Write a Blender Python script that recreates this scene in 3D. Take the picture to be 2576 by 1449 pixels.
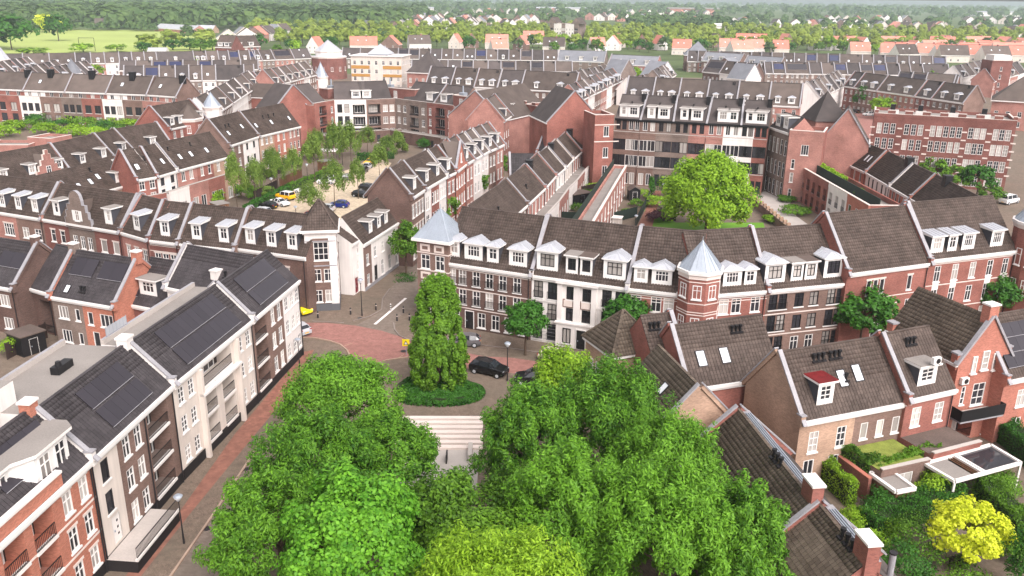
import bpy, math, random
import numpy as np
from mathutils import Matrix, Vector
random.seed(7); RNG = np.random.default_rng(11)
for _o in list(bpy.data.objects): bpy.data.objects.remove(_o)
SC = bpy.context.scene; COL = SC.collection
R = math.radians

# ---------------------------------------------------------------- camera, world, sun, exposure
_p, _r = R(18.84), R(0.64)
_c, _s, _cp, _sp = math.cos(_r), math.sin(_r), math.cos(_p), math.sin(_p)
cd = bpy.data.cameras.new('camera'); cam = bpy.data.objects.new('camera', cd); COL.objects.link(cam)
_right = Vector((_c, _s*_sp, _s*_cp)); _down = Vector((_s, -_c*_sp, -_c*_cp)); _fwd = Vector((0, _cp, -_sp))
_m = Matrix((_right, -_down, -_fwd)).transposed().to_4x4(); _m.translation = (0, 0, 40); cam.matrix_world = _m
cd.sensor_width = 36; cd.lens = 36*2147/2576; cd.clip_start = .5; cd.clip_end = 40000
SC.camera = cam
SUN_EL, SUN_AZ = R(46), R(150)          # azimuth clockwise from +Y
w = bpy.data.worlds.new('World'); SC.world = w; w.use_nodes = True
nt = w.node_tree; bg = nt.nodes['Background']
sk = nt.nodes.new('ShaderNodeTexSky'); sk.sky_type = 'NISHITA'; sk.sun_disc = False
sk.sun_elevation = SUN_EL; sk.sun_rotation = SUN_AZ; sk.dust_density = 4; sk.air_density = 1.2; sk.ozone_density = 1
hs = nt.nodes.new('ShaderNodeHueSaturation'); hs.inputs['Saturation'].default_value = .16
mx = nt.nodes.new('ShaderNodeMix'); mx.data_type = 'RGBA'; mx.blend_type = 'MULTIPLY'; mx.inputs['Factor'].default_value = 1
mx.inputs['B'].default_value = (1.04, .985, .985, 1)
nt.links.new(sk.outputs[0], hs.inputs['Color']); nt.links.new(hs.outputs[0], mx.inputs['A'])
nt.links.new(mx.outputs['Result'], bg.inputs[0]); bg.inputs[1].default_value = .15
sd = bpy.data.lights.new('sun', 'SUN'); sd.energy = 1.2; sd.angle = R(44); sd.color = (1, .955, .92)
sun = bpy.data.objects.new('sun', sd); COL.objects.link(sun)
_d = Vector((math.sin(SUN_AZ)*math.cos(SUN_EL), math.cos(SUN_AZ)*math.cos(SUN_EL), math.sin(SUN_EL)))
sun.rotation_euler = (-_d).to_track_quat('-Z', 'Y').to_euler(); sun.location = (60, -40, 120)
SC.view_settings.view_transform = 'Standard'; SC.view_settings.look = 'None'
SC.view_settings.gamma = 1; SC.view_settings.use_curve_mapping = False
SC.view_settings.exposure = .95
SC.cycles.max_bounces = 6; SC.cycles.diffuse_bounces = 3; SC.cycles.glossy_bounces = 3
SC.cycles.transmission_bounces = 3; SC.cycles.volume_bounces = 1; SC.cycles.transparent_max_bounces = 6
SC.cycles.caustics_reflective = False; SC.cycles.caustics_refractive = False
SC.cycles.use_denoising = True

# ---------------------------------------------------------------- materials
def S(r, g, b, k=1.):
    f = lambda c: (c/255/12.92 if c/255 <= .04045 else ((c/255+.055)/1.055)**2.4)*k
    return (f(r), f(g), f(b), 1)
MATS = {}
def newmat(n):
    m = bpy.data.materials.new(n); m.use_nodes = True; MATS[n] = m
    t = m.node_tree; return m, t, t.nodes['Principled BSDF'], t.nodes.new, t.links.new
def scale(c, k): return (c[0]*k, c[1]*k, c[2]*k, 1)
def plain(n, c, rough=.7, var=.12, nscale=.6, metal=0, spec=.3, fine=9., streak=False):
    m, t, b, N, L = newmat(n)
    b.inputs['Roughness'].default_value = rough; b.inputs['Metallic'].default_value = metal
    b.inputs['Specular IOR Level'].default_value = spec
    g = N('ShaderNodeNewGeometry'); tx = N('ShaderNodeTexNoise'); tx.inputs['Scale'].default_value = nscale; tx.inputs['Detail'].default_value = 4
    L(g.outputs['Position'], tx.inputs['Vector'])
    tf = N('ShaderNodeTexNoise'); tf.inputs['Scale'].default_value = fine; L(g.outputs['Position'], tf.inputs['Vector'])
    if streak:      # rain streaks: noise drawn out along the height
        mp = N('ShaderNodeMapping'); mp.inputs['Scale'].default_value = (1, 1, .07); tf.inputs['Scale'].default_value = 2.2; tf.inputs['Detail'].default_value = 5; L(g.outputs['Position'], mp.inputs[0]); L(mp.outputs[0], tf.inputs['Vector'])
    ad = N('ShaderNodeMath'); ad.operation = 'ADD'; L(tx.outputs[0], ad.inputs[0]); L(tf.outputs[0], ad.inputs[1])
    mr = N('ShaderNodeMapRange'); mr.inputs[1].default_value = .7; mr.inputs[2].default_value = 1.3
    mr.inputs[3].default_value = 1-var; mr.inputs[4].default_value = 1+var; L(ad.outputs[0], mr.inputs[0])
    mu = N('ShaderNodeVectorMath'); mu.operation = 'SCALE'; mu.inputs[0].default_value = c[:3]; L(mr.outputs[0], mu.inputs['Scale'])
    L(mu.outputs[0], b.inputs['Base Color']); return m
def brick(n, c, var=.2, mortar=1.5, bw=.22, rh=.075, stain=.22):
    m, t, b, N, L = newmat(n); b.inputs['Roughness'].default_value = .9; b.inputs['Specular IOR Level'].default_value = .15
    g = N('ShaderNodeNewGeometry')
    cr = N('ShaderNodeVectorMath'); cr.operation = 'CROSS_PRODUCT'; L(g.outputs['True Normal'], cr.inputs[0]); cr.inputs[1].default_value = (0, 0, 1)
    dt = N('ShaderNodeVectorMath'); dt.operation = 'DOT_PRODUCT'; L(cr.outputs[0], dt.inputs[0]); L(g.outputs['Position'], dt.inputs[1])
    sp = N('ShaderNodeSeparateXYZ'); L(g.outputs['Position'], sp.inputs[0])
    cb = N('ShaderNodeCombineXYZ'); L(dt.outputs['Value'], cb.inputs[0]); L(sp.outputs[2], cb.inputs[1])
    bt = N('ShaderNodeTexBrick'); L(cb.outputs[0], bt.inputs['Vector']); bt.inputs['Scale'].default_value = 1
    bt.inputs['Brick Width'].default_value = bw; bt.inputs['Row Height'].default_value = rh; bt.inputs['Mortar Size'].default_value = .008
    bt.inputs['Color1'].default_value = scale(c, 1-var); bt.inputs['Color2'].default_value = scale(c, 1+var)
    k = c[0]*.5+.12; bt.inputs['Mortar'].default_value = (c[0]*.7+.06*mortar, c[1]*.7+.06*mortar, c[2]*.7+.055*mortar, 1)
    no = N('ShaderNodeTexNoise'); no.inputs['Scale'].default_value = .35; no.inputs['Detail'].default_value = 5; L(g.outputs['Position'], no.inputs['Vector'])
    mr = N('ShaderNodeMapRange'); mr.inputs[1].default_value = .3; mr.inputs[2].default_value = .7; mr.inputs[3].default_value = 1-stain; mr.inputs[4].default_value = 1+stain
    L(no.outputs[0], mr.inputs[0])
    mu = N('ShaderNodeVectorMath'); mu.operation = 'SCALE'; L(bt.outputs['Color'], mu.inputs[0]); L(mr.outputs[0], mu.inputs['Scale'])
    L(mu.outputs[0], b.inputs['Base Color'])
    bp = N('ShaderNodeBump'); bp.inputs['Strength'].default_value = .3; bp.inputs['Distance'].default_value = .01
    L(bt.outputs['Fac'], bp.inputs['Height']); bp.invert = True; L(bp.outputs[0], b.inputs['Normal']); return m
def tile(n, c, c2, rough=.75):
    m, t, b, N, L = newmat(n); b.inputs['Roughness'].default_value = rough; b.inputs['Specular IOR Level'].default_value = .25
    g = N('ShaderNodeNewGeometry'); oi = N('ShaderNodeObjectInfo')
    ad = N('ShaderNodeMath'); ad.operation = 'ADD'; L(g.outputs['Random Per Island'], ad.inputs[0]); L(oi.outputs['Random'], ad.inputs[1])
    fr = N('ShaderNodeMath'); fr.operation = 'FRACT'; L(ad.outputs[0], fr.inputs[0])
    no = N('ShaderNodeTexNoise'); no.inputs['Scale'].default_value = .5; no.inputs['Detail'].default_value = 6; L(g.outputs['Position'], no.inputs['Vector'])
    m1 = N('ShaderNodeMath'); m1.operation = 'MULTIPLY'; m1.inputs[1].default_value = .26; L(fr.outputs[0], m1.inputs[0])
    m2 = N('ShaderNodeMath'); m2.operation = 'MULTIPLY_ADD'; m2.inputs[1].default_value = .9; L(no.outputs[0], m2.inputs[0]); L(m1.outputs[0], m2.inputs[2])
    cr = N('ShaderNodeMapRange'); cr.inputs[1].default_value = .35; cr.inputs[2].default_value = 1.0; L(m2.outputs[0], cr.inputs[0])
    mx = N('ShaderNodeMix'); mx.data_type = 'RGBA'; mx.inputs['A'].default_value = c; mx.inputs['B'].default_value = c2
    L(cr.outputs[0], mx.inputs['Factor']); L(mx.outputs['Result'], b.inputs['Base Color']); return m
def courses(n, c, c2, step=.33):
    """far roofs: tile courses as fine relief"""
    m, t, b, N, L = newmat(n); b.inputs['Roughness'].default_value = .8; b.inputs['Specular IOR Level'].default_value = .2
    g = N('ShaderNodeNewGeometry'); oi = N('ShaderNodeObjectInfo')
    no = N('ShaderNodeTexNoise'); no.inputs['Scale'].default_value = .4; no.inputs['Detail'].default_value = 6; L(g.outputs['Position'], no.inputs['Vector'])
    ad = N('ShaderNodeMath'); ad.operation = 'MULTIPLY_ADD'; ad.inputs[1].default_value = .6; L(oi.outputs['Random'], ad.inputs[0]); L(no.outputs[0], ad.inputs[2])
    cr = N('ShaderNodeMapRange'); cr.inputs[1].default_value = .3; cr.inputs[2].default_value = 1.2; L(ad.outputs[0], cr.inputs[0])
    mx = N('ShaderNodeMix'); mx.data_type = 'RGBA'; mx.inputs['A'].default_value = c; mx.inputs['B'].default_value = c2
    L(cr.outputs[0], mx.inputs['Factor']); L(mx.outputs['Result'], b.inputs['Base Color'])
    sp = N('ShaderNodeSeparateXYZ'); L(g.outputs['Position'], sp.inputs[0])
    wv = N('ShaderNodeMath'); wv.operation = 'MULTIPLY'; wv.inputs[1].default_value = 1/(step*.77); L(sp.outputs[2], wv.inputs[0])
    f = N('ShaderNodeMath'); f.operation = 'FRACT'; L(wv.outputs[0], f.inputs[0])
    bp = N('ShaderNodeBump'); bp.inputs['Strength'].default_value = .5; bp.inputs['Distance'].default_value = .05; L(f.outputs[0], bp.inputs['Height']); L(bp.outputs[0], b.inputs['Normal'])
    return m
def glass(n, c, rough=.06, spec=.6, curtain=None):
    m, t, b, N, L = newmat(n); b.inputs['Roughness'].default_value = rough; b.inputs['Specular IOR Level'].default_value = spec
    oi = N('ShaderNodeObjectInfo'); mx = N('ShaderNodeMix'); mx.data_type = 'RGBA'
    mx.inputs['A'].default_value = c; mx.inputs['B'].default_value = curtain or scale(c, 2.2); L(oi.outputs['Random'], mx.inputs['Factor'])
    L(mx.outputs['Result'], b.inputs['Base Color']); return m
def leaf(n, c1, c2, trans=.35, nsc=.7):
    m, t, b, N, L = newmat(n); out = t.nodes['Material Output']
    g = N('ShaderNodeNewGeometry'); no = N('ShaderNodeTexNoise'); no.inputs['Scale'].default_value = nsc; no.inputs['Detail'].default_value = 3
    L(g.outputs['Position'], no.inputs['Vector'])
    a = N('ShaderNodeMath'); a.operation = 'MULTIPLY_ADD'; a.inputs[1].default_value = .6; L(g.outputs['Random Per Island'], a.inputs[0]); L(no.outputs[0], a.inputs[2])
    oi = N('ShaderNodeObjectInfo'); a2 = N('ShaderNodeMath'); a2.operation = 'MULTIPLY_ADD'; a2.inputs[1].default_value = .35; L(oi.outputs['Random'], a2.inputs[0]); L(a.outputs[0], a2.inputs[2])
    mr = N('ShaderNodeMapRange'); mr.inputs[1].default_value = .45; mr.inputs[2].default_value = 1.3; L(a2.outputs[0], mr.inputs[0])
    mx = N('ShaderNodeMix'); mx.data_type = 'RGBA'; mx.inputs['A'].default_value = c1; mx.inputs['B'].default_value = c2; L(mr.outputs[0], mx.inputs['Factor'])
    L(mx.outputs['Result'], b.inputs['Base Color']); b.inputs['Roughness'].default_value = .55; b.inputs['Specular IOR Level'].default_value = .25
    tr = N('ShaderNodeBsdfTranslucent'); L(mx.outputs['Result'], tr.inputs['Color'])
    ms = N('ShaderNodeMixShader'); ms.inputs[0].default_value = trans; L(b.outputs[0], ms.inputs[1]); L(tr.outputs[0], ms.inputs[2]); L(ms.outputs[0], out.inputs['Surface']); return m
def paving(n, c, c2, bw=.2, rh=.1, big=.08, rot=.5):
    m, t, b, N, L = newmat(n); b.inputs['Roughness'].default_value = .85; b.inputs['Specular IOR Level'].default_value = .2
    g = N('ShaderNodeNewGeometry'); mp = N('ShaderNodeMapping'); mp.inputs['Rotation'].default_value[2] = rot; L(g.outputs['Position'], mp.inputs[0])
    bt = N('ShaderNodeTexBrick'); L(mp.outputs[0], bt.inputs['Vector']); bt.inputs['Scale'].default_value = 1
    bt.inputs['Brick Width'].default_value = bw; bt.inputs['Row Height'].default_value = rh; bt.inputs['Mortar Size'].default_value = .006
    bt.inputs['Color1'].default_value = scale(c, .78); bt.inputs['Color2'].default_value = scale(c, 1.2); bt.inputs['Mortar'].default_value = scale(c, .6)
    no = N('ShaderNodeTexNoise'); no.inputs['Scale'].default_value = big; no.inputs['Detail'].default_value = 8; no.inputs['Roughness'].default_value = .65; L(g.outputs['Position'], no.inputs['Vector'])
    mr = N('ShaderNodeMapRange'); mr.inputs[1].default_value = .35; mr.inputs[2].default_value = .68; L(no.outputs[0], mr.inputs[0])
    mx = N('ShaderNodeMix'); mx.data_type = 'RGBA'; mx.inputs['B'].default_value = c2; L(mr.outputs[0], mx.inputs['Factor']); L(bt.outputs['Color'], mx.inputs['A'])
    n2 = N('ShaderNodeTexNoise'); n2.inputs['Scale'].default_value = 1.3; n2.inputs['Detail'].default_value = 6; L(g.outputs['Position'], n2.inputs['Vector'])
    r2 = N('ShaderNodeMapRange'); r2.inputs[3].default_value = .62; r2.inputs[4].default_value = 1.38; L(n2.outputs[0], r2.inputs[0])
    mu = N('ShaderNodeVectorMath'); mu.operation = 'SCALE'; L(mx.outputs['Result'], mu.inputs[0]); L(r2.outputs[0], mu.inputs['Scale'])
    L(mu.outputs[0], b.inputs['Base Color']); return m

brick('red', S(142, 88, 78)); brick('darkred', S(122, 76, 69)); brick('brown', S(120, 95, 86)); brick('darkbrown', S(98, 74, 67))
brick('pink', S(164, 116, 106)); brick('grey', S(122, 106, 98)); brick('tan', S(168, 138, 118)); brick('orange', S(176, 112, 92), stain=.12)
brick('salmon', S(172, 110, 94), stain=.12)
plain('white', S(222, 216, 212), .8, .11, .4, streak=True); plain('cream', S(208, 197, 188), .85, .11, .4, streak=True); plain('frame', S(224, 221, 218), .45, .03)
plain('ochre', S(176, 132, 72), .85, .06); plain('coping', S(150, 148, 152), .6, .16, 1.2); plain('zinc', S(158, 166, 176), .42, .1, .8, .35, .5)
plain('zincpale', S(178, 180, 186), .45, .08, .8, .2, .5); plain('cheek', S(72, 72, 78), .6, .12); plain('black', S(30, 29, 31), .5, .2)
plain('plinth', S(92, 92, 96), .8, .1); plain('blackplinth', S(36, 33, 34), .75, .15); plain('stone', S(214, 200, 192), .8, .08)
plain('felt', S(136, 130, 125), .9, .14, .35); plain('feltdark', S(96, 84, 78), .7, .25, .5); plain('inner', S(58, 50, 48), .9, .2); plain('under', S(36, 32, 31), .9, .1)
plain('metal', S(52, 50, 52), .45, .1, 1, .4); plain('wood', S(118, 84, 62), .8, .2, 1.5); plain('darkwood', S(58, 46, 42), .8, .2, 1.5); plain('greenfence', S(40, 52, 46), .8, .2, 1.5)
plain('trunk', S(84, 70, 58), .9, .25, 2); plain('concrete', S(176, 168, 162), .85, .1, .6); plain('reddoor', S(120, 20, 34), .5); plain('redfelt', S(104, 24, 26), .7, .35, 1.5)
tile('tile', S(66, 56, 51), S(102, 89, 82)); tile('tiledark', S(54, 50, 52), S(80, 75, 77), .6); tile('tileold', S(76, 66, 57), S(122, 109, 96))
courses('farroof', S(68, 60, 56), S(104, 93, 87)); courses('farroof2', S(62, 57, 56), S(92, 84, 82)); courses('redroof', S(184, 112, 96), S(206, 142, 126)); courses('slate', S(110, 112, 118), S(136, 138, 144))
courses('palepanel', S(150, 152, 158), S(176, 178, 184))
glass('pane', S(38, 38, 42)); glass('pane_curtain', S(128, 122, 118), .15, .5, S(196, 190, 184)); glass('skylight', S(206, 210, 216), .1, .6, S(236, 238, 242)); glass('solar', S(44, 40, 46), .25, .45, S(50, 46, 52)); glass('bluesolar', S(40, 44, 74), .2, .5, S(46, 50, 84))
glass('carglass', S(28, 30, 34), .05, .7)
leaf('leaf_mid', S(46, 84, 18), S(104, 146, 38), .25); leaf('leaf_dark', S(32, 74, 20), S(68, 120, 34), .22); leaf('leaf_bright', S(84, 124, 18), S(150, 188, 48), .3)
leaf('leaf_willow', S(44, 90, 18), S(112, 162, 44), .27); leaf('leaf_yellow', S(176, 190, 20), S(226, 234, 70)); leaf('leaf_birch', S(74, 108, 34), S(134, 160, 70), .4)
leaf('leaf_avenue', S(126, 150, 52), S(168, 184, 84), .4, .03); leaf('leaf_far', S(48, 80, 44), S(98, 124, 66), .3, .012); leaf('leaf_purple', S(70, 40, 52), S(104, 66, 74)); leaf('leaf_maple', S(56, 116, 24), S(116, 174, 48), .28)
paving('road_red', S(156, 112, 104), S(140, 100, 92), .2, .1, .12, .4); paving('pavers', S(122, 106, 94), S(106, 96, 84), .2, .1, .15, .9); paving('pavers_grey', S(128, 114, 104), S(110, 101, 92), .25, .12, .12, .2)
paving('sand', S(196, 180, 156), S(182, 164, 142), .4, .4, .08, .3); paving('bikepath', S(146, 100, 86), S(130, 92, 80), .3, .3, .1, .1); paving('groundmat', S(120, 110, 98), S(104, 100, 86), .5, .5, .03, 0)
plain('lawn', S(96, 140, 40), .9, .15, .3); plain('meadow', S(150, 164, 88), .95, .12, .02); plain('farmland', S(150, 132, 106), .95, .08, .02); plain('countryside', S(84, 98, 62), .95, .3, .006, 0, .1, .05)
for n_, c_ in (('car_black', (20, 20, 22)), ('car_white', (226, 226, 226)), ('car_blue', (28, 44, 120)), ('car_red', (150, 24, 30)), ('car_grey', (96, 94, 96)), ('car_yellow', (236, 178, 20)), ('car_lemon', (236, 214, 30)), ('car_silver', (176, 178, 182)), ('car_cream', (206, 200, 176)), ('tyre', (22, 22, 23)), ('lamp_red', (150, 14, 18)), ('lamp_clear', (216, 220, 224)), ('signyellow', (240, 214, 20)), ('plate', (222, 170, 30))):
    plain(n_, S(*c_), .3 if n_[:3] == 'car' else .6, .02, 1, 0, .5)

# ---------------------------------------------------------------- mesh helpers
class MB:
    def __init__(s): s.v = []; s.f = []; s.m = []; s.names = []
    def mi(s, n):
        if n not in s.names: s.names.append(n)
        return s.names.index(n)
    def poly(s, pts, m):
        k = len(s.v); s.v.extend(pts); s.f.append(tuple(range(k, k+len(pts)))); s.m.append(s.mi(m))
    def box(s, x0, y0, z0, x1, y1, z1, m, top=None):
        k = len(s.v); i = s.mi(m); s.v += [(x0, y0, z0), (x1, y0, z0), (x1, y1, z0), (x0, y1, z0), (x0, y0, z1), (x1, y0, z1), (x1, y1, z1), (x0, y1, z1)]
        s.f += [(k+3, k+2, k+1, k), (k+4, k+5, k+6, k+7), (k, k+1, k+5, k+4), (k+1, k+2, k+6, k+5), (k+2, k+3, k+7, k+6), (k+3, k, k+4, k+7)]
        s.m += [i, s.mi(top) if top else i, i, i, i, i]
    def beam(s, p, q, wd, ht, m, up=(0, 0, 1)):
        """box along p-q; wd across, from 0 to ht along up"""
        p = Vector(p); q = Vector(q); d = (q-p).normalized(); u = Vector(up); sd = d.cross(u).normalized()*wd*.5; u = sd.cross(d).normalized()*ht
        a = [p-sd, p+sd, p+sd+u, p-sd+u]; b = [x+(q-p) for x in a]; k = len(s.v); s.v += [tuple(x) for x in a+b]; i = s.mi(m)
        s.f += [(k, k+1, k+2, k+3), (k+7, k+6, k+5, k+4), (k, k+4, k+5, k+1), (k+1, k+5, k+6, k+2), (k+2, k+6, k+7, k+3), (k+3, k+7, k+4, k)]; s.m += [i]*6
    def prism(s, pts, z0, z1, m, top=None):
        n = len(pts); k = len(s.v); s.v += [(p[0], p[1], z0) for p in pts]+[(p[0], p[1], z1) for p in pts]; i = s.mi(m); j = s.mi(top) if top else i
        for a in range(n):
            b = (a+1) % n; s.f.append((k+a, k+b, k+n+b, k+n+a)); s.m.append(i)
        s.f.append(tuple(range(k+n, k+2*n))); s.m.append(j); s.f.append(tuple(range(k+n-1, k-1, -1))); s.m.append(i)
    def cyl(s, x, y, z0, z1, r0, r1, n, m, ax='z'):
        k = len(s.v); i = s.mi(m)
        for z, r in ((z0, r0), (z1, r1)):
            for a in range(n):
                c, q = math.cos(2*math.pi*a/n)*r, math.sin(2*math.pi*a/n)*r
                s.v.append((x+c, y+q, z) if ax == 'z' else (x+c, z, y+q))
        for a in range(n):
            b = (a+1) % n; s.f.append((k+a, k+b, k+n+b, k+n+a)); s.m.append(i)
        s.f.append(tuple(range(k+n, k+2*n))); s.f.append(tuple(range(k+n-1, k-1, -1))); s.m += [i, i]
    def wall(s, x0, x1, z0, z1, holes, m, y=0., dep=.14):
        """rectangular wall in plane y, facing -y, with openings (xa,xb,za,zb,depth)"""
        xs = sorted({x0, x1, *[h[0] for h in holes], *[h[1] for h in holes]}); zs = sorted({z0, z1, *[h[2] for h in holes], *[h[3] for h in holes]})
        for a in range(len(xs)-1):
            cx = (xs[a]+xs[a+1])/2
            run = None
            for b in range(len(zs)-1):
                cz = (zs[b]+zs[b+1])/2
                if any(h[0] < cx < h[1] and h[2] < cz < h[3] for h in holes):
                    if run is not None: s.poly([(xs[a], y, run), (xs[a+1], y, run), (xs[a+1], y, zs[b]), (xs[a], y, zs[b])], m); run = None
                elif run is None: run = zs[b]
            if run is not None: s.poly([(xs[a], y, run), (xs[a+1], y, run), (xs[a+1], y, z1), (xs[a], y, z1)], m)
        for h in holes:
            a, b, c, d = h[:4]; e = y+(h[4] if len(h) > 4 else dep)
            s.poly([(a, y, c), (a, e, c), (a, e, d), (a, y, d)][::-1], m); s.poly([(b, y, c), (b, e, c), (b, e, d), (b, y, d)], m)
            s.poly([(a, y, c), (b, y, c), (b, e, c), (a, e, c)], m); s.poly([(a, y, d), (a, e, d), (b, e, d), (b, y, d)], m)
    def mesh(s, name, smooth=False):
        me = bpy.data.meshes.new(name); me.from_pydata(s.v, [], s.f)
        for n in s.names: me.materials.append(MATS[n])
        me.polygons.foreach_set('material_index', s.m)
        if smooth: me.polygons.foreach_set('use_smooth', [True]*len(s.f))
        me.update(); return me
def ob(name, me, parent=None, loc=None, rz=0, kind=None, sc=None):
    if isinstance(me, MB): me = me.mesh(name)
    o = bpy.data.objects.new(name, me); COL.objects.link(o)
    if parent: o.parent = parent
    if loc is not None: o.location = loc
    if rz: o.rotation_euler = (0, 0, rz)
    if sc: o.scale = sc if isinstance(sc, (tuple, list)) else (sc, sc, sc)
    if kind: o['kind'] = kind
    return o
def tag(o, label, cat, group=None):
    o['label'] = label; o['category'] = cat
    if group: o['group'] = group
    return o
def root(name, label, cat, loc=(0, 0, 0), rz=0, group=None): return tag(ob(name, None, None, loc, rz), label, cat, group)
def fastmesh(name, V, mat, quads=True, smooth=False):
    """V: (n,4,3) separate quads"""
    n = len(V); me = bpy.data.meshes.new(name); k = V.shape[1]
    me.vertices.add(n*k); me.vertices.foreach_set('co', np.ascontiguousarray(V, dtype=np.float32).ravel())
    me.loops.add(n*k); me.loops.foreach_set('vertex_index', np.arange(n*k, dtype=np.int32))
    me.polygons.add(n); me.polygons.foreach_set('loop_start', np.arange(0, n*k, k, dtype=np.int32)); me.polygons.foreach_set('loop_total', np.full(n, k, dtype=np.int32))
    me.materials.append(MATS[mat]); me.update(calc_edges=True); return me

# ---------------------------------------------------------------- roof tiles
TW, TC = .33, .40
TILE1 = {}
def inside(p, poly):
    r = False; n = len(poly)
    for i in range(n):
        a, b = poly[i], poly[i-1]
        if (a[1] > p[1]) != (b[1] > p[1]) and p[0] < (b[0]-a[0])*(p[1]-a[1])/(b[1]-a[1])+a[0]: r = not r
    return r
def tiled(parent, pts, mat, single=0, tw=TW, tc=TC, name='roof'):
    """one roof slope: dark deck with separate tiles laid in courses on it; pts[0]-pts[1] is the eave"""
    P0 = Vector(pts[0]); e1 = (Vector(pts[1])-P0).normalized(); nn = Vector((0, 0, 0))
    for i in range(1, len(pts)-1): nn += (Vector(pts[i])-P0).cross(Vector(pts[i+1])-P0)
    nn.normalize(); e2 = nn.cross(e1)
    q = [((Vector(p)-P0).dot(e1), (Vector(p)-P0).dot(e2)) for p in pts]
    us = [a[0] for a in q]; vs = [a[1] for a in q]
    d = MB(); low = [tuple(Vector(p)-nn*.02) for p in pts]; d.poly(low, 'under'); deck = ob(name, d, parent)
    rect = len(pts) == 4 and abs(q[3][0]-q[0][0]) < .05 and abs(q[2][0]-q[1][0]) < .05
    nu = max(1, round((max(us)-min(us))/tw)); nv = max(1, round((max(vs)-min(vs))/tc)); du = (max(us)-min(us))/nu; dv = (max(vs)-min(vs))/nv
    cells = [(min(us)+(i+.5)*du, min(vs)+(j+.5)*dv) for j in range(nv) for i in range(nu)]
    if not rect: cells = [c for c in cells if inside(c, q)]
    e1a, e2a, na, p0 = (np.array(x) for x in (e1, e2, nn, P0))
    hu, hv = du*.5-.017, dv*.5
    if single:
        first = cells[:min(single, len(cells))]; cells = cells[len(first):]
        key = (mat, round(hu, 3), round(hv, 3))
        if key not in TILE1:
            b = MB(); b.box(-hu, -hv, 0, hu, hv-.01, .03, mat); 
            for i, v in enumerate(b.v):
                if v[1] < 0: b.v[i] = (v[0], v[1], v[2]+.03)
            TILE1[key] = b.mesh('tile')
        M = Matrix((e1, e2, nn)).transposed().to_4x4()
        for c in first:
            o = bpy.data.objects.new('tile', TILE1[key]); COL.objects.link(o); o.parent = deck; M.translation = P0+e1*c[0]+e2*c[1]; o.matrix_local = M
    if not cells: return deck
    C = np.array(cells); c3 = p0+C[:, :1]*e1a+C[:, 1:]*e2a; jit = RNG.uniform(-.006, .01, len(C))[:, None]
    a = c3-e1a*hu-e2a*(hv+.02)+na*(.055+jit); b = c3+e1a*hu-e2a*(hv+.02)+na*(.055+jit); c = c3+e1a*hu+e2a*hv+na*.02; d_ = c3-e1a*hu+e2a*hv+na*.02
    g = c3-e2a*(hv+.02)+na*(.085+jit); h = c3+e2a*hv+na*.05
    lo = c3-e2a*(hv+.02)-na*.0; al = lo-e1a*hu; bl = lo+e1a*hu
    # tile as islands: left half, right half (raised middle roll) and front lip share vertices
    n = len(C); V = np.stack([a, g, b, c, h, d_, al, bl], 1).reshape(-1, 3)
    base = (np.arange(n)*8)[:, None]
    f4 = (base+np.array([0, 1, 4, 5])).ravel(), (base+np.array([1, 2, 3, 4])).ravel(), (base+np.array([6, 7, 2, 0])).ravel(), (base+np.array([0, 2, 1, 1]))
    li = np.concatenate([f4[0], f4[1], f4[2]]).astype(np.int32); tri = (base+np.array([0, 2, 1])).ravel().astype(np.int32)
    me = bpy.data.meshes.new('roof_tiles'); me.vertices.add(len(V)); me.vertices.foreach_set('co', V.astype(np.float32).ravel())
    al_ = np.concatenate([li, tri]); me.loops.add(len(al_)); me.loops.foreach_set('vertex_index', al_)
    st = np.concatenate([np.arange(0, 12*n, 4), 12*n+np.arange(0, 3*n, 3)]).astype(np.int32); to = np.concatenate([np.full(3*n, 4), np.full(n, 3)]).astype(np.int32)
    me.polygons.add(4*n); me.polygons.foreach_set('loop_start', st); me.polygons.foreach_set('loop_total', to)
    me.materials.append(MATS[mat]); me.update(calc_edges=True)
    ob('roof_tiles', me, deck, kind='stuff'); return deck

# ---------------------------------------------------------------- windows, doors
WIN = {}
def win_mesh(w, h, nx, ny, col='frame', sill=True, head=False):
    key = (round(w, 2), round(h, 2), nx, ny, col, sill, head)
    if key in WIN: return WIN[key]
    w, h = key[0], key[1]; b = MB(); t = .09; x = w/2
    b.box(-x, .02, 0, -x+t, .13, h, col); b.box(x-t, .02, 0, x, .13, h, col); b.box(-x+t, .02, 0, x-t, .13, t, col); b.box(-x+t, .02, h-t, x-t, .13, h, col)
    for i in range(1, nx): c = -x+w*i/nx; b.box(c-.035, .03, t, c+.035, .11, h-t, col)
    for j in range(1, ny): c = h*(j/ny if ny > 2 else .64); b.box(-x+t, .035, c-.03, x-t, .105, c+.03, col)
    if sill: b.box(-x-.1, -.1, -.13, x+.1, .12, -.002, 'frame')
    if head: b.box(-x-.12, -.03, h+.002, x+.12, .1, h+.2, 'stone')
    p = MB(); p.poly([(-x+.05, .095, .05), (x-.05, .095, .05), (x-.05, .095, h-.05), (-x+.05, .095, h-.05)], 'pane')
    q = MB(); q.poly(p.v, 'pane_curtain')
    WIN[key] = (b.mesh('window'), p.mesh('pane'), q.mesh('pane')); return WIN[key]
def window(parent, x, z, w, h, nx=2, ny=2, col='frame', sill=True, head=False, y=0., rz=0., dark=.62, name='window'):
    a, p, q = win_mesh(w, h, nx, ny, col, sill, head)
    o = ob(name, a, parent, (x, y, z), rz); ob('pane', p if random.random() < dark else q, o); return o
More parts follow.
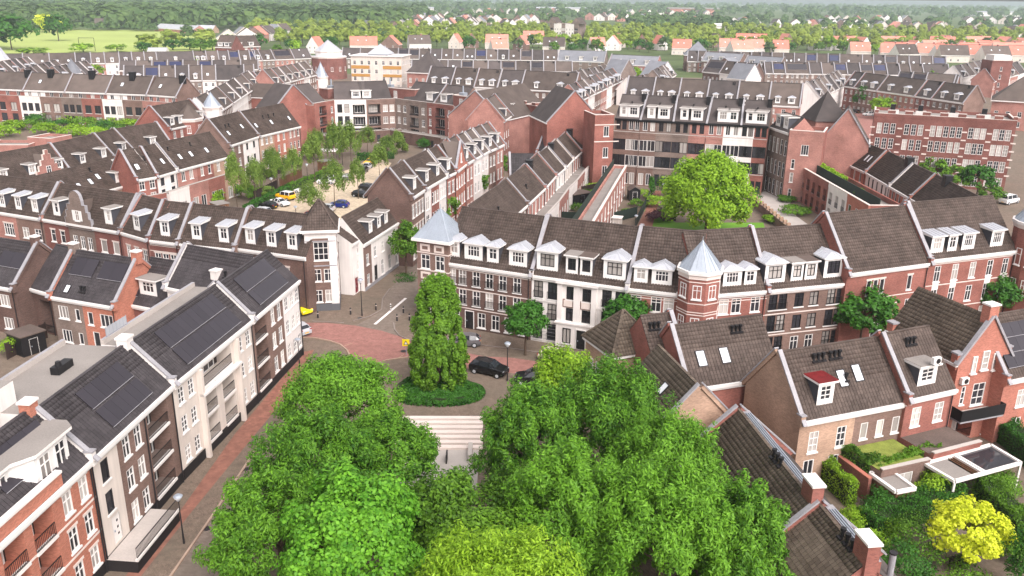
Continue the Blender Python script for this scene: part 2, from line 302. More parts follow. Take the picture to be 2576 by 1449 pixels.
def door_mesh(w, h, m, frame='frame'):
    key = ('door', w, h, m)
    if key not in WIN:
        b = MB(); b.box(-w/2, .03, 0, w/2, .1, h, m); b.box(-w/2-.08, 0, 0, -w/2, .12, h+.08, frame); b.box(w/2, 0, 0, w/2+.08, .12, h+.08, frame); b.box(-w/2, 0, h, w/2, .12, h+.08, frame)
        for i in range(3): b.box(.05*w, .015, .5+i*.55, .25*w, .03, .68+i*.55, 'pane')
        c = MB(); c.box(-w*.38, -.03, .95, -w*.28, .03, 1.1, 'zinc'); WIN[key] = (b.mesh('door'), c.mesh('handle'))
    return WIN[key]
def door(parent, x, z, w=1., h=2.2, m='black', y=0., rz=0):
    a, c = door_mesh(w, h, m); o = ob('door', a, parent, (x, y, z), rz); ob('handle', c, o); return o
def railing(parent, x0, x1, z, y, h=1., col='metal', n=None, name='balcony_railing'):
    key = ('rail', round(x1-x0, 2), h, col)
    if key not in WIN:
        b = MB(); L = key[1]; b.box(0, -.03, h-.05, L, .03, h, col); b.box(0, -.025, .05, L, .025, .09, col); k = max(3, int(L/.16))
        for i in range(k+1): b.box(L*i/k-.012, -.012, .09, L*i/k+.012, .012, h-.05, col)
        WIN[key] = b.mesh(name)
    return ob(name, WIN[key], parent, (x0, y, z))

# ---------------------------------------------------------------- houses
def frame_of(A, B):
    A = Vector(A); B = Vector(B); d = B-A; L = math.hypot(d.x, d.y); return (A.x, A.y, 0), math.atan2(d.y, d.x), L
def cols(n, m=.0): return [(i+.5+m)/n for i in range(n)]
def facade(r, x0, x1, z1, mat, rows, y=0., z0=0., extra=()):
    """rows: (z, h, w, nx, ny, centres as fractions, options) -> openings with windows; options may hold col, head, loggia, door, rail"""
    b = MB(); holes = []; W = x1-x0; later = []
    for row in rows:
        z, h, w, nx, ny, cs = row[:6]; o = row[6] if len(row) > 6 else {}
        for c in cs:
            xc = x0+c*W; w_ = min(w, W*.96); xa, xb = xc-w_/2, xc+w_/2
            if xa < x0+.03 or xb > x1-.03: xa = max(xa, x0+.03); xb = min(xb, x1-.03); xc = (xa+xb)/2; w_ = xb-xa
            zt = min(z+h, z1-.05)
            holes.append((xa, xb, z, zt, 1.5 if o.get('loggia') else .14)); later.append((xc, w_, z, zt-z, nx, ny, o))
    b.wall(x0, x1, z0, z1, holes, mat, y)
    for xc, w, z, h, nx, ny, o in later:
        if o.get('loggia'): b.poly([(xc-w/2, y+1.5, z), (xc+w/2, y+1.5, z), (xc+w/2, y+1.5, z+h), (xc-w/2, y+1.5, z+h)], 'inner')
    f = ob('facade', b, r)
    for xc, w, z, h, nx, ny, o in later:
        if o.get('loggia'):
            window(r, xc, z+.05, w*.72, min(h-.25, 2.1), max(2, nx), 1, o.get('col', 'frame'), False, y=y+1.36)
            s = MB(); s.box(xc-w/2-.05, y-.12, z-.16, xc+w/2+.05, y+.25, z+.06, o.get('slab', 'white')); ob('balcony_slab', s, r)
            railing(r, xc-w/2, xc+w/2, z+.06, y, .95, o.get('rail', 'black'))
        elif o.get('door'): door(r, xc, z, w, h, o['door'], y)
        else:
            window(r, xc, z, w, h, nx, ny, o.get('col', 'frame'), o.get('sill', True), o.get('head', False), y, dark=o.get('dark', .62))
            if o.get('rail'): railing(r, xc-w/2-.05, xc+w/2+.05, z, y-.1, .9, 'black')
    return f
def dormer(r, x, w, y0, h, E, t, kind='flat', n=2, mat='frame', roofm=None, ny=2, cheek='cheek', col='frame'):
    z0 = E+y0*t; b = MB(); x0, x1 = x-w/2, x+w/2; zt = z0+h; yb = y0+h/t; zb = z0-.25
    ww = w*.66 if n > 1 else w*.5; hh = h*.62; wz = z0+h*.22
    b.wall(x0, x1, zb, zt, [(x-ww/2, x+ww/2, wz, wz+hh)], mat, y0)
    b.poly([(x0, y0, zb), (x0, y0, zt), (x0, yb, zt)], cheek); b.poly([(x1, y0, zb), (x1, yb, zt), (x1, y0, zt)], cheek)
    b.box(x0-.04, y0-.06, zt-.26, x1+.04, y0-.002, zt-.1, mat)
    d = ob('dormer', b, r)
    a, p, q = win_mesh(ww, hh, n, ny, col, False, False)
    ob('window_frame', a, d, (x, y0, wz)); ob('pane', p if random.random() < .6 else q, d, (x, y0, wz))
    g = MB(); ov = .22
    if kind == 'flat':
        g.box(x0-ov, y0-ov-.05, zt-.1, x1+ov, yb+.25, zt+.09, 'frame', roofm or 'felt')
        g.box(x0-ov+.1, y0-ov+.06, zt+.09, x1+ov-.1, yb+.2, zt+.12, roofm or 'felt')
    elif kind == 'lean':      # shallow pitched lid falling to the front
        rz = .32
        g.poly([(x0-ov, y0-ov, zt), (x1+ov, y0-ov, zt), (x1+ov*.6, yb+.35, zt+rz), (x0-ov*.6, yb+.35, zt+rz)], roofm or 'zincpale')
        g.box(x0-ov, y0-ov-.03, zt-.16, x1+ov, y0-.02, zt-.01, 'frame')
        g.poly([(x0-ov, y0-ov, zt), (x0-ov*.6, yb+.35, zt+rz), (x0-ov*.6, yb+.35, zt-.1), (x0-ov, y0-ov, zt-.15)], 'frame'); g.poly([(x1+ov, y0-ov, zt), (x1+ov, y0-ov, zt-.15), (x1+ov*.6, yb+.35, zt-.1), (x1+ov*.6, yb+.35, zt+rz)], 'frame')
        k = max(2, int(w/.5))
        for i in range(k+1):
            xa = x0-ov*.8+(w+ov*1.6)*i/k; g.beam((xa, y0-ov, zt), (x+(xa-x)*.94, yb+.3, zt+rz*.95), .03, .05, roofm or 'zincpale')
    else:                     # low hipped zinc lid
        rz = .2*w+.12; yr = y0+.25*w; e = .9
        A, B, C, D_ = (x0-ov, y0-ov, zt), (x1+ov, y0-ov, zt), (x1+ov, yb+.1, zt), (x0-ov, yb+.1, zt); T, U = (x, yr, zt+rz), (x, yb+rz/t+.2, zt+rz)
        m = roofm or 'zincpale'
        g.poly([A, B, T], m); g.poly([B, C, U, T], m); g.poly([D_, A, T, U], m)
        g.box(x0-ov, y0-ov, zt-.14, x1+ov, y0-.02, zt-.003, 'frame'); g.box(x0-ov, y0-.02, zt-.14, x0, yb, zt-.003, 'frame'); g.box(x1, y0-.02, zt-.14, x1+ov, yb, zt-.003, 'frame')
        for i in range(1, 5):
            f = i/5; ya = yr+(yb-yr)*f
            g.beam((x-.02, ya, zt+rz), (x0-ov, y0+(yb-y0)*f, zt), .03, .05, m); g.beam((x+.02, ya, zt+rz), (x1+ov, y0+(yb-y0)*f, zt), .03, .05, m)
        for f in (.25, .5, .75): g.beam((x, yr, zt+rz), (x0-ov+(w+2*ov)*f, y0-ov, zt), .03, .05, m)
    ob('dormer_roof', g, d); return d
def coping(r, x, D, E, Rz, w=.42, h=.34, mat='coping', body='brown', front=True):
    b = MB(); y1 = D/2; o = .25; t = (Rz-E)/(D/2)
    for s in (0, 1):
        ya, yb = (-o, y1) if s == 0 else (D+o, y1); za = E-o*t
        d = Vector((0, yb-ya, Rz-za)).normalized(); nrm = Vector((0, -d.z, d.y)) if s == 0 else Vector((0, d.z, d.y*-1))
        if nrm.z < 0: nrm = -nrm
        b.beam((x, ya, za), (x, yb, Rz), w*.72, h, body, up=nrm)
        p = Vector((x, ya, za))+nrm*h; q = Vector((x, yb, Rz))+nrm*h; q += d*.15
        b.beam(p-d*.2, q, w, .12, mat, up=nrm)
    if front: b.box(x-w*.55, -.36, E-.5, x+w*.55, .15, E+.55, body); b.box(x-w*.65, -.42, E+.55, x+w*.65, .3, E+.66, mat)
    ob('coping', b, r)
def skylight(r, x, t, E, T, w=.8, l=1.2, m='skylight'):
    """on the front slope; t metres up the slope (horizontal distance from the eave)"""
    key = ('sky', w, l, round(T, 2), m)
    if key not in WIN:
        b = MB(); th = math.atan(T); up = Vector((0, -math.sin(th), math.cos(th))); d = Vector((0, math.cos(th), math.sin(th)))
        for xs in (-w/2, w/2): b.beam(Vector((xs, 0, 0)), Vector((xs, 0, 0))+d*l, .09, .13, 'metal', up=up)
        b.beam((-w/2-.04, 0, 0), (w/2+.04, 0, 0), .09, .13, 'metal', up=up); e = d*l; b.beam((-w/2-.04, e.y, e.z), (w/2+.04, e.y, e.z), .09, .13, 'metal', up=up)
        g = MB(); k = up*.11; g.poly([tuple(Vector((-w/2, 0, 0))+k), tuple(Vector((w/2, 0, 0))+k), tuple(Vector((w/2, 0, 0))+e+k), tuple(Vector((-w/2, 0, 0))+e+k)], m)
        WIN[key] = (b.mesh('skylight'), g.mesh('pane'))
    a, g = WIN[key]; o = ob('skylight', a, r, (x, t, E+t*T)); ob('pane', g, o)
def solar(r, x0, x1, t0, t1, nx, ny, E, T, m='solar'):
    th = math.atan(T); up = Vector((0, -math.sin(th), math.cos(th)))*.14; w = (x1-x0)/nx; l = (t1-t0)/ny
    key = ('sol', round(w, 2), round(l, 2), round(T, 2), m)
    if key not in WIN:
        b = MB(); a = Vector((0.01, 0, 0)); d = Vector((0, l-.02, (l-.02)*T)); b.beam(Vector((w/2, 0, 0)), Vector((w/2, 0, 0))+d, w-.02, .05, m, up=up)
        b.beam(Vector((w/2, -.01, -.005)), Vector((w/2, .015, .02)), w-.01, .056, 'coping', up=up); WIN[key] = b.mesh('solar_panel')
    for i in range(nx):
        for j in range(ny): ob('solar_panel', WIN[key], r, (x0+i*w+up.x, t0+j*l+up.y, E+(t0+j*l)*T+up.z))
def chimney(r, x, y, z0, z1, w=.7, d=.7, m='red', cap='white', pots=0):
    b = MB(); b.box(x-w/2, y-d/2, z0, x+w/2, y+d/2, z1, m); b.box(x-w/2-.08, y-d/2-.08, z1, x+w/2+.08, y+d/2+.08, z1+.16, cap)
    for i in range(pots): b.cyl(x+(i-(pots-1)/2)*.35, y, z1+.16, z1+.6, .12, .1, 8, 'black')
    ob('chimney', b, r)
def vents(r, x, t, E, T, n=2, gap=.55):
    key = 'vent'
    if key not in WIN:
        b = MB(); b.cyl(0, 0, -.15, .55, .13, .11, 8, 'black'); b.cyl(0, 0, .5, .68, .19, .19, 8, 'black'); b.box(-.22, -.3, -.1, .22, .1, .04, 'metal'); WIN[key] = b.mesh('roof_vent')
    for i in range(n): ob('roof_vent', WIN[key], r, (x+i*gap, t, E+t*T))
def house(label, A, B, D, E, Rz, fac=None, name='terraced_house', cat='house', group=None, wall='brown', roof='tile', tiles=1, cop='r', dorm=(), sky=(), sol=(), chim=(), vent=(), gut='frame', back=None, bodym=None, rear=False, rot=False, ridgecap=True, tw=TW, tc=TC):
    loc, rz, L = frame_of(A, B); r = root(name, label, cat, loc, rz, group); T = (Rz-E)/(D/2)
    b = MB(); y1 = D/2
    for x, f in ((0, 1), (L, -1)):
        p = [(x, 0, 0), (x, 0, E), (x, y1, Rz-.05), (x, D, E), (x, D, 0)]; b.poly(p if f == 1 else p[::-1], wall)
    b.poly([(L, D, 0), (0, D, 0), (0, D, E), (L, D, E)], back or wall); ob('wall', b, r)
    for f in (fac or [(0, 1, wall, [])]):
        facade(r, f[0]*L, f[1]*L, E, f[2], f[3])
    ov = .22; sl = [(0, -ov, E-ov*T+.04), (L, -ov, E-ov*T+.04), (L, y1, Rz), (0, y1, Rz)]; sb = [(L, D+ov, E-ov*T+.04), (0, D+ov, E-ov*T+.04), (0, y1, Rz), (L, y1, Rz)]
    if tiles:
        tiled(r, sl, roof, 300 if tiles == 2 else 0, tw, tc)
        if rear: tiled(r, sb, roof, 0, tw, tc)
        else: k = MB(); k.poly(sb, 'farroof2'); ob('roof', k, r)
    else: k = MB(); k.poly(sl, roof); k.poly(sb, roof); ob('roof', k, r)
    g = MB(); g.box(0, -.34, E-.32, L, -.02, E-.03, gut); g.box(.0, -.2, E-.55, L, -.02, E-.322, gut)
    ob('gutter', g, r)
    if tiles and L > 4: q = MB(); q.cyl(L-.35, -.13, 0, E-.55, .055, .055, 6, 'metal'); ob('downpipe', q, r)
    if ridgecap:
        g = MB(); k = max(2, int(L/.45)) if tiles else 1
        for i in range(k): g.beam((L*i/k, y1, Rz+.0), (L*(i+1)/k-.02*bool(tiles), y1, Rz+.02), .26, .11, roof if tiles else 'farroof2')
        ob('ridge_cap', g, r)
    for c in cop: coping(r, 0 if c == 'l' else L, D, E, Rz, body=bodym or wall, front=bool(tiles))
    for d in dorm:
        d = dict(d) if isinstance(d, dict) else dict(x=d[0], w=d[1]); x = d.pop('x')*L; dormer(r, x, d.pop('w'), d.pop('y0', .45), d.pop('h', 2.0), E, T, **d)
    for s in sky: skylight(r, s[0]*L, s[1]*y1, E, T, *s[2:])
    for s in sol: solar(r, s[0]*L, s[1]*L, s[2]*y1, s[3]*y1, s[4], s[5], E, T, *s[6:])
    for c in chim: chimney(r, c[0]*L, c[1]*D, E+min(c[1], 1-c[1])*D*T-.5, Rz+c[2], *c[3:])
    for v in vent: vents(r, v[0]*L, v[1]*y1, E, T, *v[2:])
    return r
def ridge_house(label, R1, R2, half, E, fac=None, **k):
    """placed by its ridge line instead of its eave"""
    R1 = Vector(R1); R2 = Vector(R2); u = (R2-R1); u.z = 0; u.normalize(); v = Vector((-u.y, u.x, 0)); return house(label, R1-v*half, R2-v*half, half*2, E, R1.z, fac, **k)
def lerp(A, B, t): return tuple(A[i]+(B[i]-A[i])*t for i in range(3))
def turret(r, x, y, z0, z1, rad, n, mat, roofm='zinc', cap=4., rows=(), ph=0.):
    """polygonal stair turret with pointed metal roof, part of its house"""
    b = MB(); pts = [(x+rad*math.cos(ph+2*math.pi*i/n), y+rad*math.sin(ph+2*math.pi*i/n)) for i in range(n)]; b.prism(pts, z0, z1, mat); ob('turret', b, r)
    c = MB(); q = [(x+(rad+.3)*math.cos(ph+2*math.pi*i/n), y+(rad+.3)*math.sin(ph+2*math.pi*i/n)) for i in range(n)]; c.prism(q, z1, z1+.35, 'white')
    q2 = [(x+(rad+.12)*math.cos(ph+2*math.pi*i/n), y+(rad+.12)*math.sin(ph+2*math.pi*i/n)) for i in range(n)]; c.prism(q2, z1-.5, z1-.002, 'stone'); ob('cornice', c, r)
    g = MB(); zc = z1+.35; ap = (x, y, zc+cap)
    for i in range(n):
        a = (*[x+(rad+.02)*math.cos(ph+2*math.pi*i/n), y+(rad+.02)*math.sin(ph+2*math.pi*i/n)], zc); b_ = (x+(rad+.02)*math.cos(ph+2*math.pi*(i+1)/n), y+(rad+.02)*math.sin(ph+2*math.pi*(i+1)/n), zc)
        g.poly([a, b_, ap], roofm); g.beam(a, ap, .07, .06, roofm)
        for f in (.33, .67): m_ = lerp(a, b_, f); g.beam(m_, lerp(m_, ap, .93), .03, .04, roofm)
    g.cyl(x, y, ap[2]-.25, ap[2]+.5, .07, .02, 6, roofm); ob('turret_roof', g, r)
    for k in range(n):
        am = ph+2*math.pi*(k+.5)/n; ap_ = rad*math.cos(math.pi/n); nx_, ny_ = math.cos(am), math.sin(am)
        for (z, h, w, a_, b2) in rows:
            window(r, x+nx_*(ap_+.07), z, w, h, a_, b2, y=y+ny_*(ap_+.07), rz=am+math.pi/2)

# ---------------------------------------------------------------- more building helpers
def plinth(r, L, h, m='blackplinth', x0=0, y=-.07):
    b = MB(); b.box(x0, y, 0, L, y+.065, h, m); ob('plinth', b, r)
def band(r, x0, x1, z, h=.16, m='stone', y=-.04):
    b = MB(); b.box(x0, y, z, x1, y+.037, z+h, m); ob('stone_band', b, r)
def pipe(r, x, z1, y=-.12):
    b = MB(); b.cyl(x, y, 0, z1, .06, .06, 6, 'metal'); ob('downpipe', b, r)
def flat_back(r, L, y0, y1, z, wall='white', x0=0., par=.45):
    b = MB(); b.box(x0, y0, 0, L, y1, z, wall, 'felt'); ob('flat_roof', b, r)
    p = MB(); p.box(x0, y1-.3, z, L, y1, z+par, 'concrete', 'coping'); ob('parapet', p, r)
def ext(r, L, dep, h, fac, mat='brown', x0=0., top='felt', par=.5, parm=None):
    """lower storeys standing in front of the house wall, with a roof terrace"""
    b = MB(); y = -dep; b.poly([(x0, 0, 0), (x0, y, 0), (x0, y, h), (x0, 0, h)][::-1] if 0 else [(x0, 0, h), (x0, y, h), (x0, y, 0), (x0, 0, 0)], mat); b.poly([(L, y, 0), (L, -.02, 0), (L, -.02, h), (L, y, h)], mat)
    b.poly([(x0, y, h-.02), (L, y, h-.02), (L, -.02, h-.02), (x0, -.02, h-.02)], top); ob('terrace', b, r)
    for f in fac: facade(r, x0+f[0]*(L-x0), x0+f[1]*(L-x0), h, f[2], f[3], y)
    p = MB()
    for f in fac: p.box(x0+f[0]*(L-x0), y-.06, h, x0+f[1]*(L-x0), y+.22, h+par, f[2]); p.box(x0+f[0]*(L-x0), y-.1, h+par, x0+f[1]*(L-x0), y+.26, h+par+.09, 'concrete')
    ob('parapet', p, r)
def gable_house(label, A, B, D, E, Rz, rows=(), top=(), mat='red', roof='tile', name='gabled_house', cat='house', group=None, tiles=0, cop='coping', sides=None, chim=()):
    """gable wall A-B faces the viewer, ridge runs back from it; top: windows proud of the gable"""
    loc, rz, L = frame_of(A, B); r = root(name, label, cat, loc, rz, group); m_ = L/2
    b = MB(); b.poly([(0, 0, E), (L, 0, E), (m_, 0, Rz)], mat); b.poly([(0, D, 0), (0, 0, 0), (0, 0, E), (0, D, E)], sides or mat); b.poly([(L, 0, 0), (L, D, 0), (L, D, E), (L, 0, E)], sides or mat)
    b.poly([(L, D, 0), (0, D, 0), (0, D, E), (m_, D, Rz), (L, D, E)], sides or mat); ob('wall', b, r); facade(r, 0, L, E, mat, rows)
    t = (Rz-E)/m_; o = .2
    l = [(-o, D, E-o*t+.05), (-o, .1, E-o*t+.05), (m_, .1, Rz+.05), (m_, D, Rz+.05)]; q = [(L+o, .1, E-o*t+.05), (L+o, D, E-o*t+.05), (m_, D, Rz+.05), (m_, .1, Rz+.05)]
    if tiles: tiled(r, l, roof); tiled(r, q, roof)
    else: k = MB(); k.poly(l, roof); k.poly(q, roof); ob('roof', k, r)
    if cop:
        k = MB(); up = (0, 0, 1); 
        for sx, ex in ((-o, m_), (L+o, m_)): k.beam((sx, .05, E-o*t+.1), (ex, .05, Rz+.1), .45, .22, cop)
        ob('coping', k, r)
    g = MB(); 
    for x in (-.3, L+.02): g.box(x, 0, E-.35, x+.28, D, E-.1, 'frame')
    ob('gutter', g, r)
    for (x, z, w, h, nx, ny) in top: window(r, x*L, z, w, h, nx, ny, y=-.12)
    for c in chim: chimney(r, c[0]*L, c[1]*D, c[2], c[3], *c[4:])
    return r
def flat_block(label, A, B, D, Z, fac, name='apartment_block', cat='building', group=None, mat='brown', roofm='felt', par=.7, merlons=0):
    loc, rz, L = frame_of(A, B); r = root(name, label, cat, loc, rz, group)
    b = MB(); b.poly([(0, D, 0), (0, 0, 0), (0, 0, Z), (0, D, Z)], mat); b.poly([(L, 0, 0), (L, D, 0), (L, D, Z), (L, 0, Z)], mat); b.poly([(L, D, 0), (0, D, 0), (0, D, Z), (L, D, Z)], mat); ob('wall', b, r)
    k = MB(); k.poly([(0, 0, Z-.01), (L, 0, Z-.01), (L, D, Z-.01), (0, D, Z-.01)], roofm); ob('flat_roof', k, r)
    for f in fac: facade(r, f[0]*L, f[1]*L, Z, f[2], f[3])
    p = MB()
    for f in fac: p.box(f[0]*L, -.05, Z, f[1]*L, .3, Z+par, f[2]); p.box(f[0]*L, -.1, Z+par, f[1]*L, .35, Z+par+.1, 'stone')
    p.box(0, D-.3, Z, L, D, Z+par, mat); p.box(0, .3, Z, .3, D-.3, Z+par, mat); p.box(L-.3, .3, Z, L, D-.3, Z+par, mat)
    p.box(-.04, .35, Z+par, .34, D, Z+par+.09, 'stone'); p.box(L-.34, .35, Z+par, L+.04, D, Z+par+.09, 'stone')
    for i in range(merlons): x = L*i/(merlons-1); p.box(max(0, x-.8), -.08, Z+par+.1, min(L, x+.8), .36, Z+par+.75, mat); p.box(max(0, x-.9), -.12, Z+par+.75, min(L, x+.9), .4, Z+par+.86, 'stone')
    ob('parapet', p, r); return r
def W3(zs, h, w, nx, ny, cs, **o): return [(z, h, w, nx, ny, cs, o) for z in zs]
FL = (.5, 3.2, 5.9)

# ---------------------------------------------------------------- street block with solar roofs (left)
A2a, A2b, A3b, A4b = (-29.33, 52.43, 9.2), (-28.26, 64.62, 9.2), (-26.08, 79.81, 9.2), (-24.43, 92.44, 9.2)
A1a = lerp(A2a, A2b, -1.25)
lg = dict(loggia=1)
r = house('orange brick apartment house with pillared loggias and a white roof bay', A1a, A2a, 7.2, 9.2, 12.9, name='apartment_house', wall='orange', roof='tiledark', tiles=2, cop='', sol=[(.55, .95, .35, .85, 4, 1)], chim=[(.98, .5, .6, .9, .8, 'orange')],
    fac=[(0, .34, 'orange', W3((1.1, 3.9, 6.6), 1.9, 1.3, 2, 2, [.3, .75], head=True)), (.34, .72, 'orange', W3((.9, 3.6, 6.2), 2.3, 2.1, 3, 1, [.25, .75], **lg)), (.72, 1, 'orange', W3((1.1, 3.9, 6.7), 1.7, 1.0, 2, 2, [.28, .72], head=True))])
_, _, L = frame_of(A1a, A2a)
for z in (3.4, 6.1, 8.95): band(r, 0, L, z)
k = MB(); k.box(.1, -.12, 9.2, L*.78, .2, 10.1, 'orange'); k.box(.1, -.2, 10.1, L*.78, .28, 10.28, 'white'); ob('parapet', k, r)
# white canted roof bay
k = MB(); px = [(L*.05, 1.6), (L*.62, 1.6), (L*.70, .7), (L*.93, .7), (L*.97, 1.3), (L*.97, 4.6), (L*.05, 4.6)]; k.prism(px, 9.3, 11.9, 'frame'); bay = ob('roof_bay', k, r)
k = MB(); px = [(L*.04, 1.3), (L*.61, 1.3), (L*.69, .4), (L*.95, .4), (L, 1.2), (L, 5.), (L*.04, 5.)]; k.prism(px, 11.9, 12.12, 'white', 'felt'); ob('bay_roof', k, bay)
for xc, yw in ((L*.14, 1.6), (L*.30, 1.6), (L*.46, 1.6), (L*.56, 1.6), (L*.76, .7), (L*.87, .7)): window(r, xc, 9.75, 1.15, 1.85, 2, 2, sill=False, y=yw-.1)
window(r, L*.66, 9.6, .95, 2., 3, 3, sill=False, y=1.1, rz=math.atan2(-.9, L*.08))
plinth(r, L, .9); pipe(r, L-.1, 9.2)
r = house('dark tiled apartment house with an entrance ramp, white and brown facade and two solar fields', A2a, A2b, 6.92, 9.2, 12.66, name='apartment_house', wall='white', roof='tiledark', tiles=2, cop='lr', bodym='white', sol=[(.3, .78, .5, .85, 6, 1), (.3, .78, .1, .46, 6, 1)], chim=[(.985, .5, .55, 1., .9, 'white')],
    fac=[(0, .27, 'cream', [(6.5, 1.75, .95, 1, 1, [.45], dict(col='metal')), (3.9, 1.75, .95, 1, 1, [.45], dict(col='metal')), (1.2, 2.15, .95, 1, 1, [.55], dict(door='white'))]), (.27, .6, 'brown', W3((1.2, 4, 6.7), 1.75, 1., 2, 2, [.3, .72])), (.6, .93, 'brown', W3((1., 3.7, 6.3), 2.35, 3.2, 3, 1, [.5], **lg)), (.93, 1, 'brown', [])])
plinth(r, 12.1, .95); pipe(r, 12.1*.6, 9.2); flat_back(r, 12.2, 3.46, 9., 12.35)
k = MB(); k.box(-3, 6, 12.36, 1.8, 9.5, 14., 'white', 'felt'); ob('roof_house', k, r)
k = MB(); k.box(6.3, 5.6, 12.36, 8.2, 6.3, 12.95, 'black'); k.cyl(6.8, 5.9, 12.95, 13.3, .25, .2, 8, 'black'); ob('roof_vent', k, r)
k = MB(); k.box(-.2, -2.4, 0, 6.4, -.075, .95, 'blackplinth', 'concrete'); k.box(-.2, -2.5, .95, 6.4, -2.3, 1.15, 'white'); ob('entrance_ramp', k, r); railing(r, -.1, 6.3, 1.15, -2.4, .9)
r = house('long dark tiled apartment house with a tall cream loggia front and the widest solar field', A2b, A3b, 6.8, 9.2, 12.58, name='apartment_house', wall='white', roof='tiledark', tiles=2, cop='r', bodym='white', sol=[(.2, .88, .5, .9, 10, 1), (.2, .88, .08, .47, 10, 1)],
    fac=[(0, .26, 'cream', W3((1.3, 4.1, 6.8), 1.55, .95, 2, 3, [.3, .72])), (.26, .74, 'cream', W3((1., 3.7), 2.3, 2.3, 2, 1, [.26, .74], **lg)+W3((6.5,), 1.9, 5.6, 4, 1, [.5], **lg)), (.74, 1, 'cream', W3((1.3, 4.1, 6.8), 1.55, .95, 2, 3, [.28, .72]))])
plinth(r, 15.3, .95); flat_back(r, 15.3, 3.4, 5.9, 12.3); 
k = MB(); k.box(3.9, -.5, 0, 4.25, -.002, 8.7, 'cream'); k.box(11.1, -.5, 0, 11.45, -.002, 8.7, 'cream'); k.box(3.9, -.6, 6.1, 11.45, -.16, 6.35, 'white'); ob('loggia_frame', k, r)
k = MB()
for i in range(7): k.box(.6+i*.5, 5.7, 12.75, .64+i*.5, 5.74, 13.6, 'zinc')
k.box(.6, 5.71, 12.8, 3.6, 5.73, 13.55, 'zincpale'); ob('glass_balustrade', k, r)
r = house('dark tiled corner apartment house with a brown loggia bay and white street end', A3b, A4b, 6.7, 9.2, 12.53, name='apartment_house', wall='white', roof='tiledark', tiles=2, cop='', sol=[(.22, .82, .5, .9, 7, 1), (.22, .82, .1, .47, 7, 1)],
    fac=[(0, .3, 'brown', W3((1., 3.7, 6.3), 2.35, 2.8, 2, 1, [.5], **lg)), (.3, .62, 'brown', W3((1.2, 4, 6.7), 1.75, .95, 2, 2, [.3, .72])), (.62, 1, 'white', W3((1.3, 4.1, 6.8), 1.6, .95, 2, 3, [.2, .55, .85]))])
plinth(r, 12.7, .9)
r = ridge_house('dark tiled wing with a plain slope behind the corner of the solar block', (-37.53, 94.55, 12.5), (-28.60, 90.29, 12.5), 3.6, 8.6, wall='white', roof='tiledark', tiles=2, cop='l', bodym='white', vent=[(.75, .45, 1)], chim=[(.62, .22, -1.6, .9, .9, 'white')], group=None)
# terraced pair behind the courtyard
for lab, a, b, fc, kw in (
  ('courtyard house with dark brown brick and solar panels left of the narrow passage', (-72.42, 101.90, 6.2), (-59.85, 96.92, 6.2), [(0, 1, 'darkbrown', W3((.6, 3.6), 1.5, 1.6, 3, 1, [.3, .85]))], dict(wall='darkbrown', sol=[(.25, .6, .4, .75, 3, 1), (.66, .96, .4, .75, 2, 1)], chim=[(.97, .5, .9, .8, .8, 'darkbrown')], cop='r')),
  ('narrow set back courtyard house over the dark passage', (-59.29, 99.15, 5.6), (-55.61, 97.04, 5.6), [(0, 1, 'darkbrown', [(.1, 4.2, 2.2, 1, 1, [.6], dict(loggia=1, slab='darkbrown'))])], dict(wall='darkbrown', cop='')),
  ('courtyard house half grey half bright orange brick with two solar panels', (-54.21, 94.51, 6.2), (-45.14, 91.12, 6.2), [(0, .48, 'grey', W3((.5, 3.5), 1.6, 1.5, 3, 1, [.34])+W3((.5, 3.5), 1.5, .7, 1, 1, [.8])), (.48, 1, 'orange', W3((3.3,), 1.6, .8, 1, 1, [.2])+W3((3.3,), 1.6, 1.9, 3, 1, [.68])+W3((.3,), 2.2, 1., 1, 1, [.3, .72]))], dict(wall='orange', sol=[(.12, .48, .48, .86, 2, 1), (.56, .94, .48, .86, 2, 1)], sky=[(.2, .1, .7, 1.0)], vent=[(.42, .18, 2, .5)], chim=[(.99, .5, .9, .9, .8, 'orange'), (.0, .5, .8, .9, .8, 'grey')], cop='lr')),
  ('low dark red brick house with a white framed dormer behind the flat roof', (-44.94, 93.86, 5.6), (-36.80, 90.41, 5.6), [(0, 1, 'darkred', W3((3.2,), 1.4, 1.2, 2, 1, [.3, .7]))], dict(wall='darkred', cop='', dorm=[dict(x=.28, w=2.6, kind='flat', n=3, roofm='felt', y0=.9)], sol=[(.02, .12, .15, .5, 1, 1)]))):
    house(lab, a, b, 8.4, a[2], a[2]+4.4, fc, name='terraced_house', roof='tiledark', tiles=2, group='courtyard houses', **kw)

# ---------------------------------------------------------------- white dormer street behind it
wb = lambda n: 'white dormer street row'
G = 'houses of the white dormer street'
B0 = house('pink and brown terraced house with three crowded white dormers', (-84.50, 130.01, 8), (-70.20, 123.70, 8), 7.6, 8, 12.5, [(0, .62, 'pink', W3((.5, 4.4), 1.9, 2.2, 4, 2, [.42, .8], head=True)), (.62, 1, 'brown', W3((.5, 4.4), 1.7, 1.4, 2, 2, [.3, .75]))], group=G, wall='pink', dorm=[dict(x=x, w=1.35, kind='lean', h=2.3) for x in (.42, .65, .88)])
B1 = house('wide terraced house with a round topped grey bell gable in the middle', (-70.20, 123.70, 8), (-55.38, 116.69, 8), 7.6, 8, 12.5, [(0, .33, 'darkred', W3((.5, 4.6), 1.9, 1., 1, 2, [.34, .72], head=True)), (.33, .66, 'grey', W3((.5, 4.3), 1.9, .95, 2, 2, [.22, .5, .78])), (.66, 1, 'darkred', W3((.5, 4.4), 1.8, 1.2, 1, 1, [.3, .74], head=True))], group=G, wall='brown', cop='lr', dorm=[dict(x=.17, w=1.5, kind='flat', n=1, h=2.4), dict(x=.83, w=1.5, kind='flat', n=1, h=2.4)])
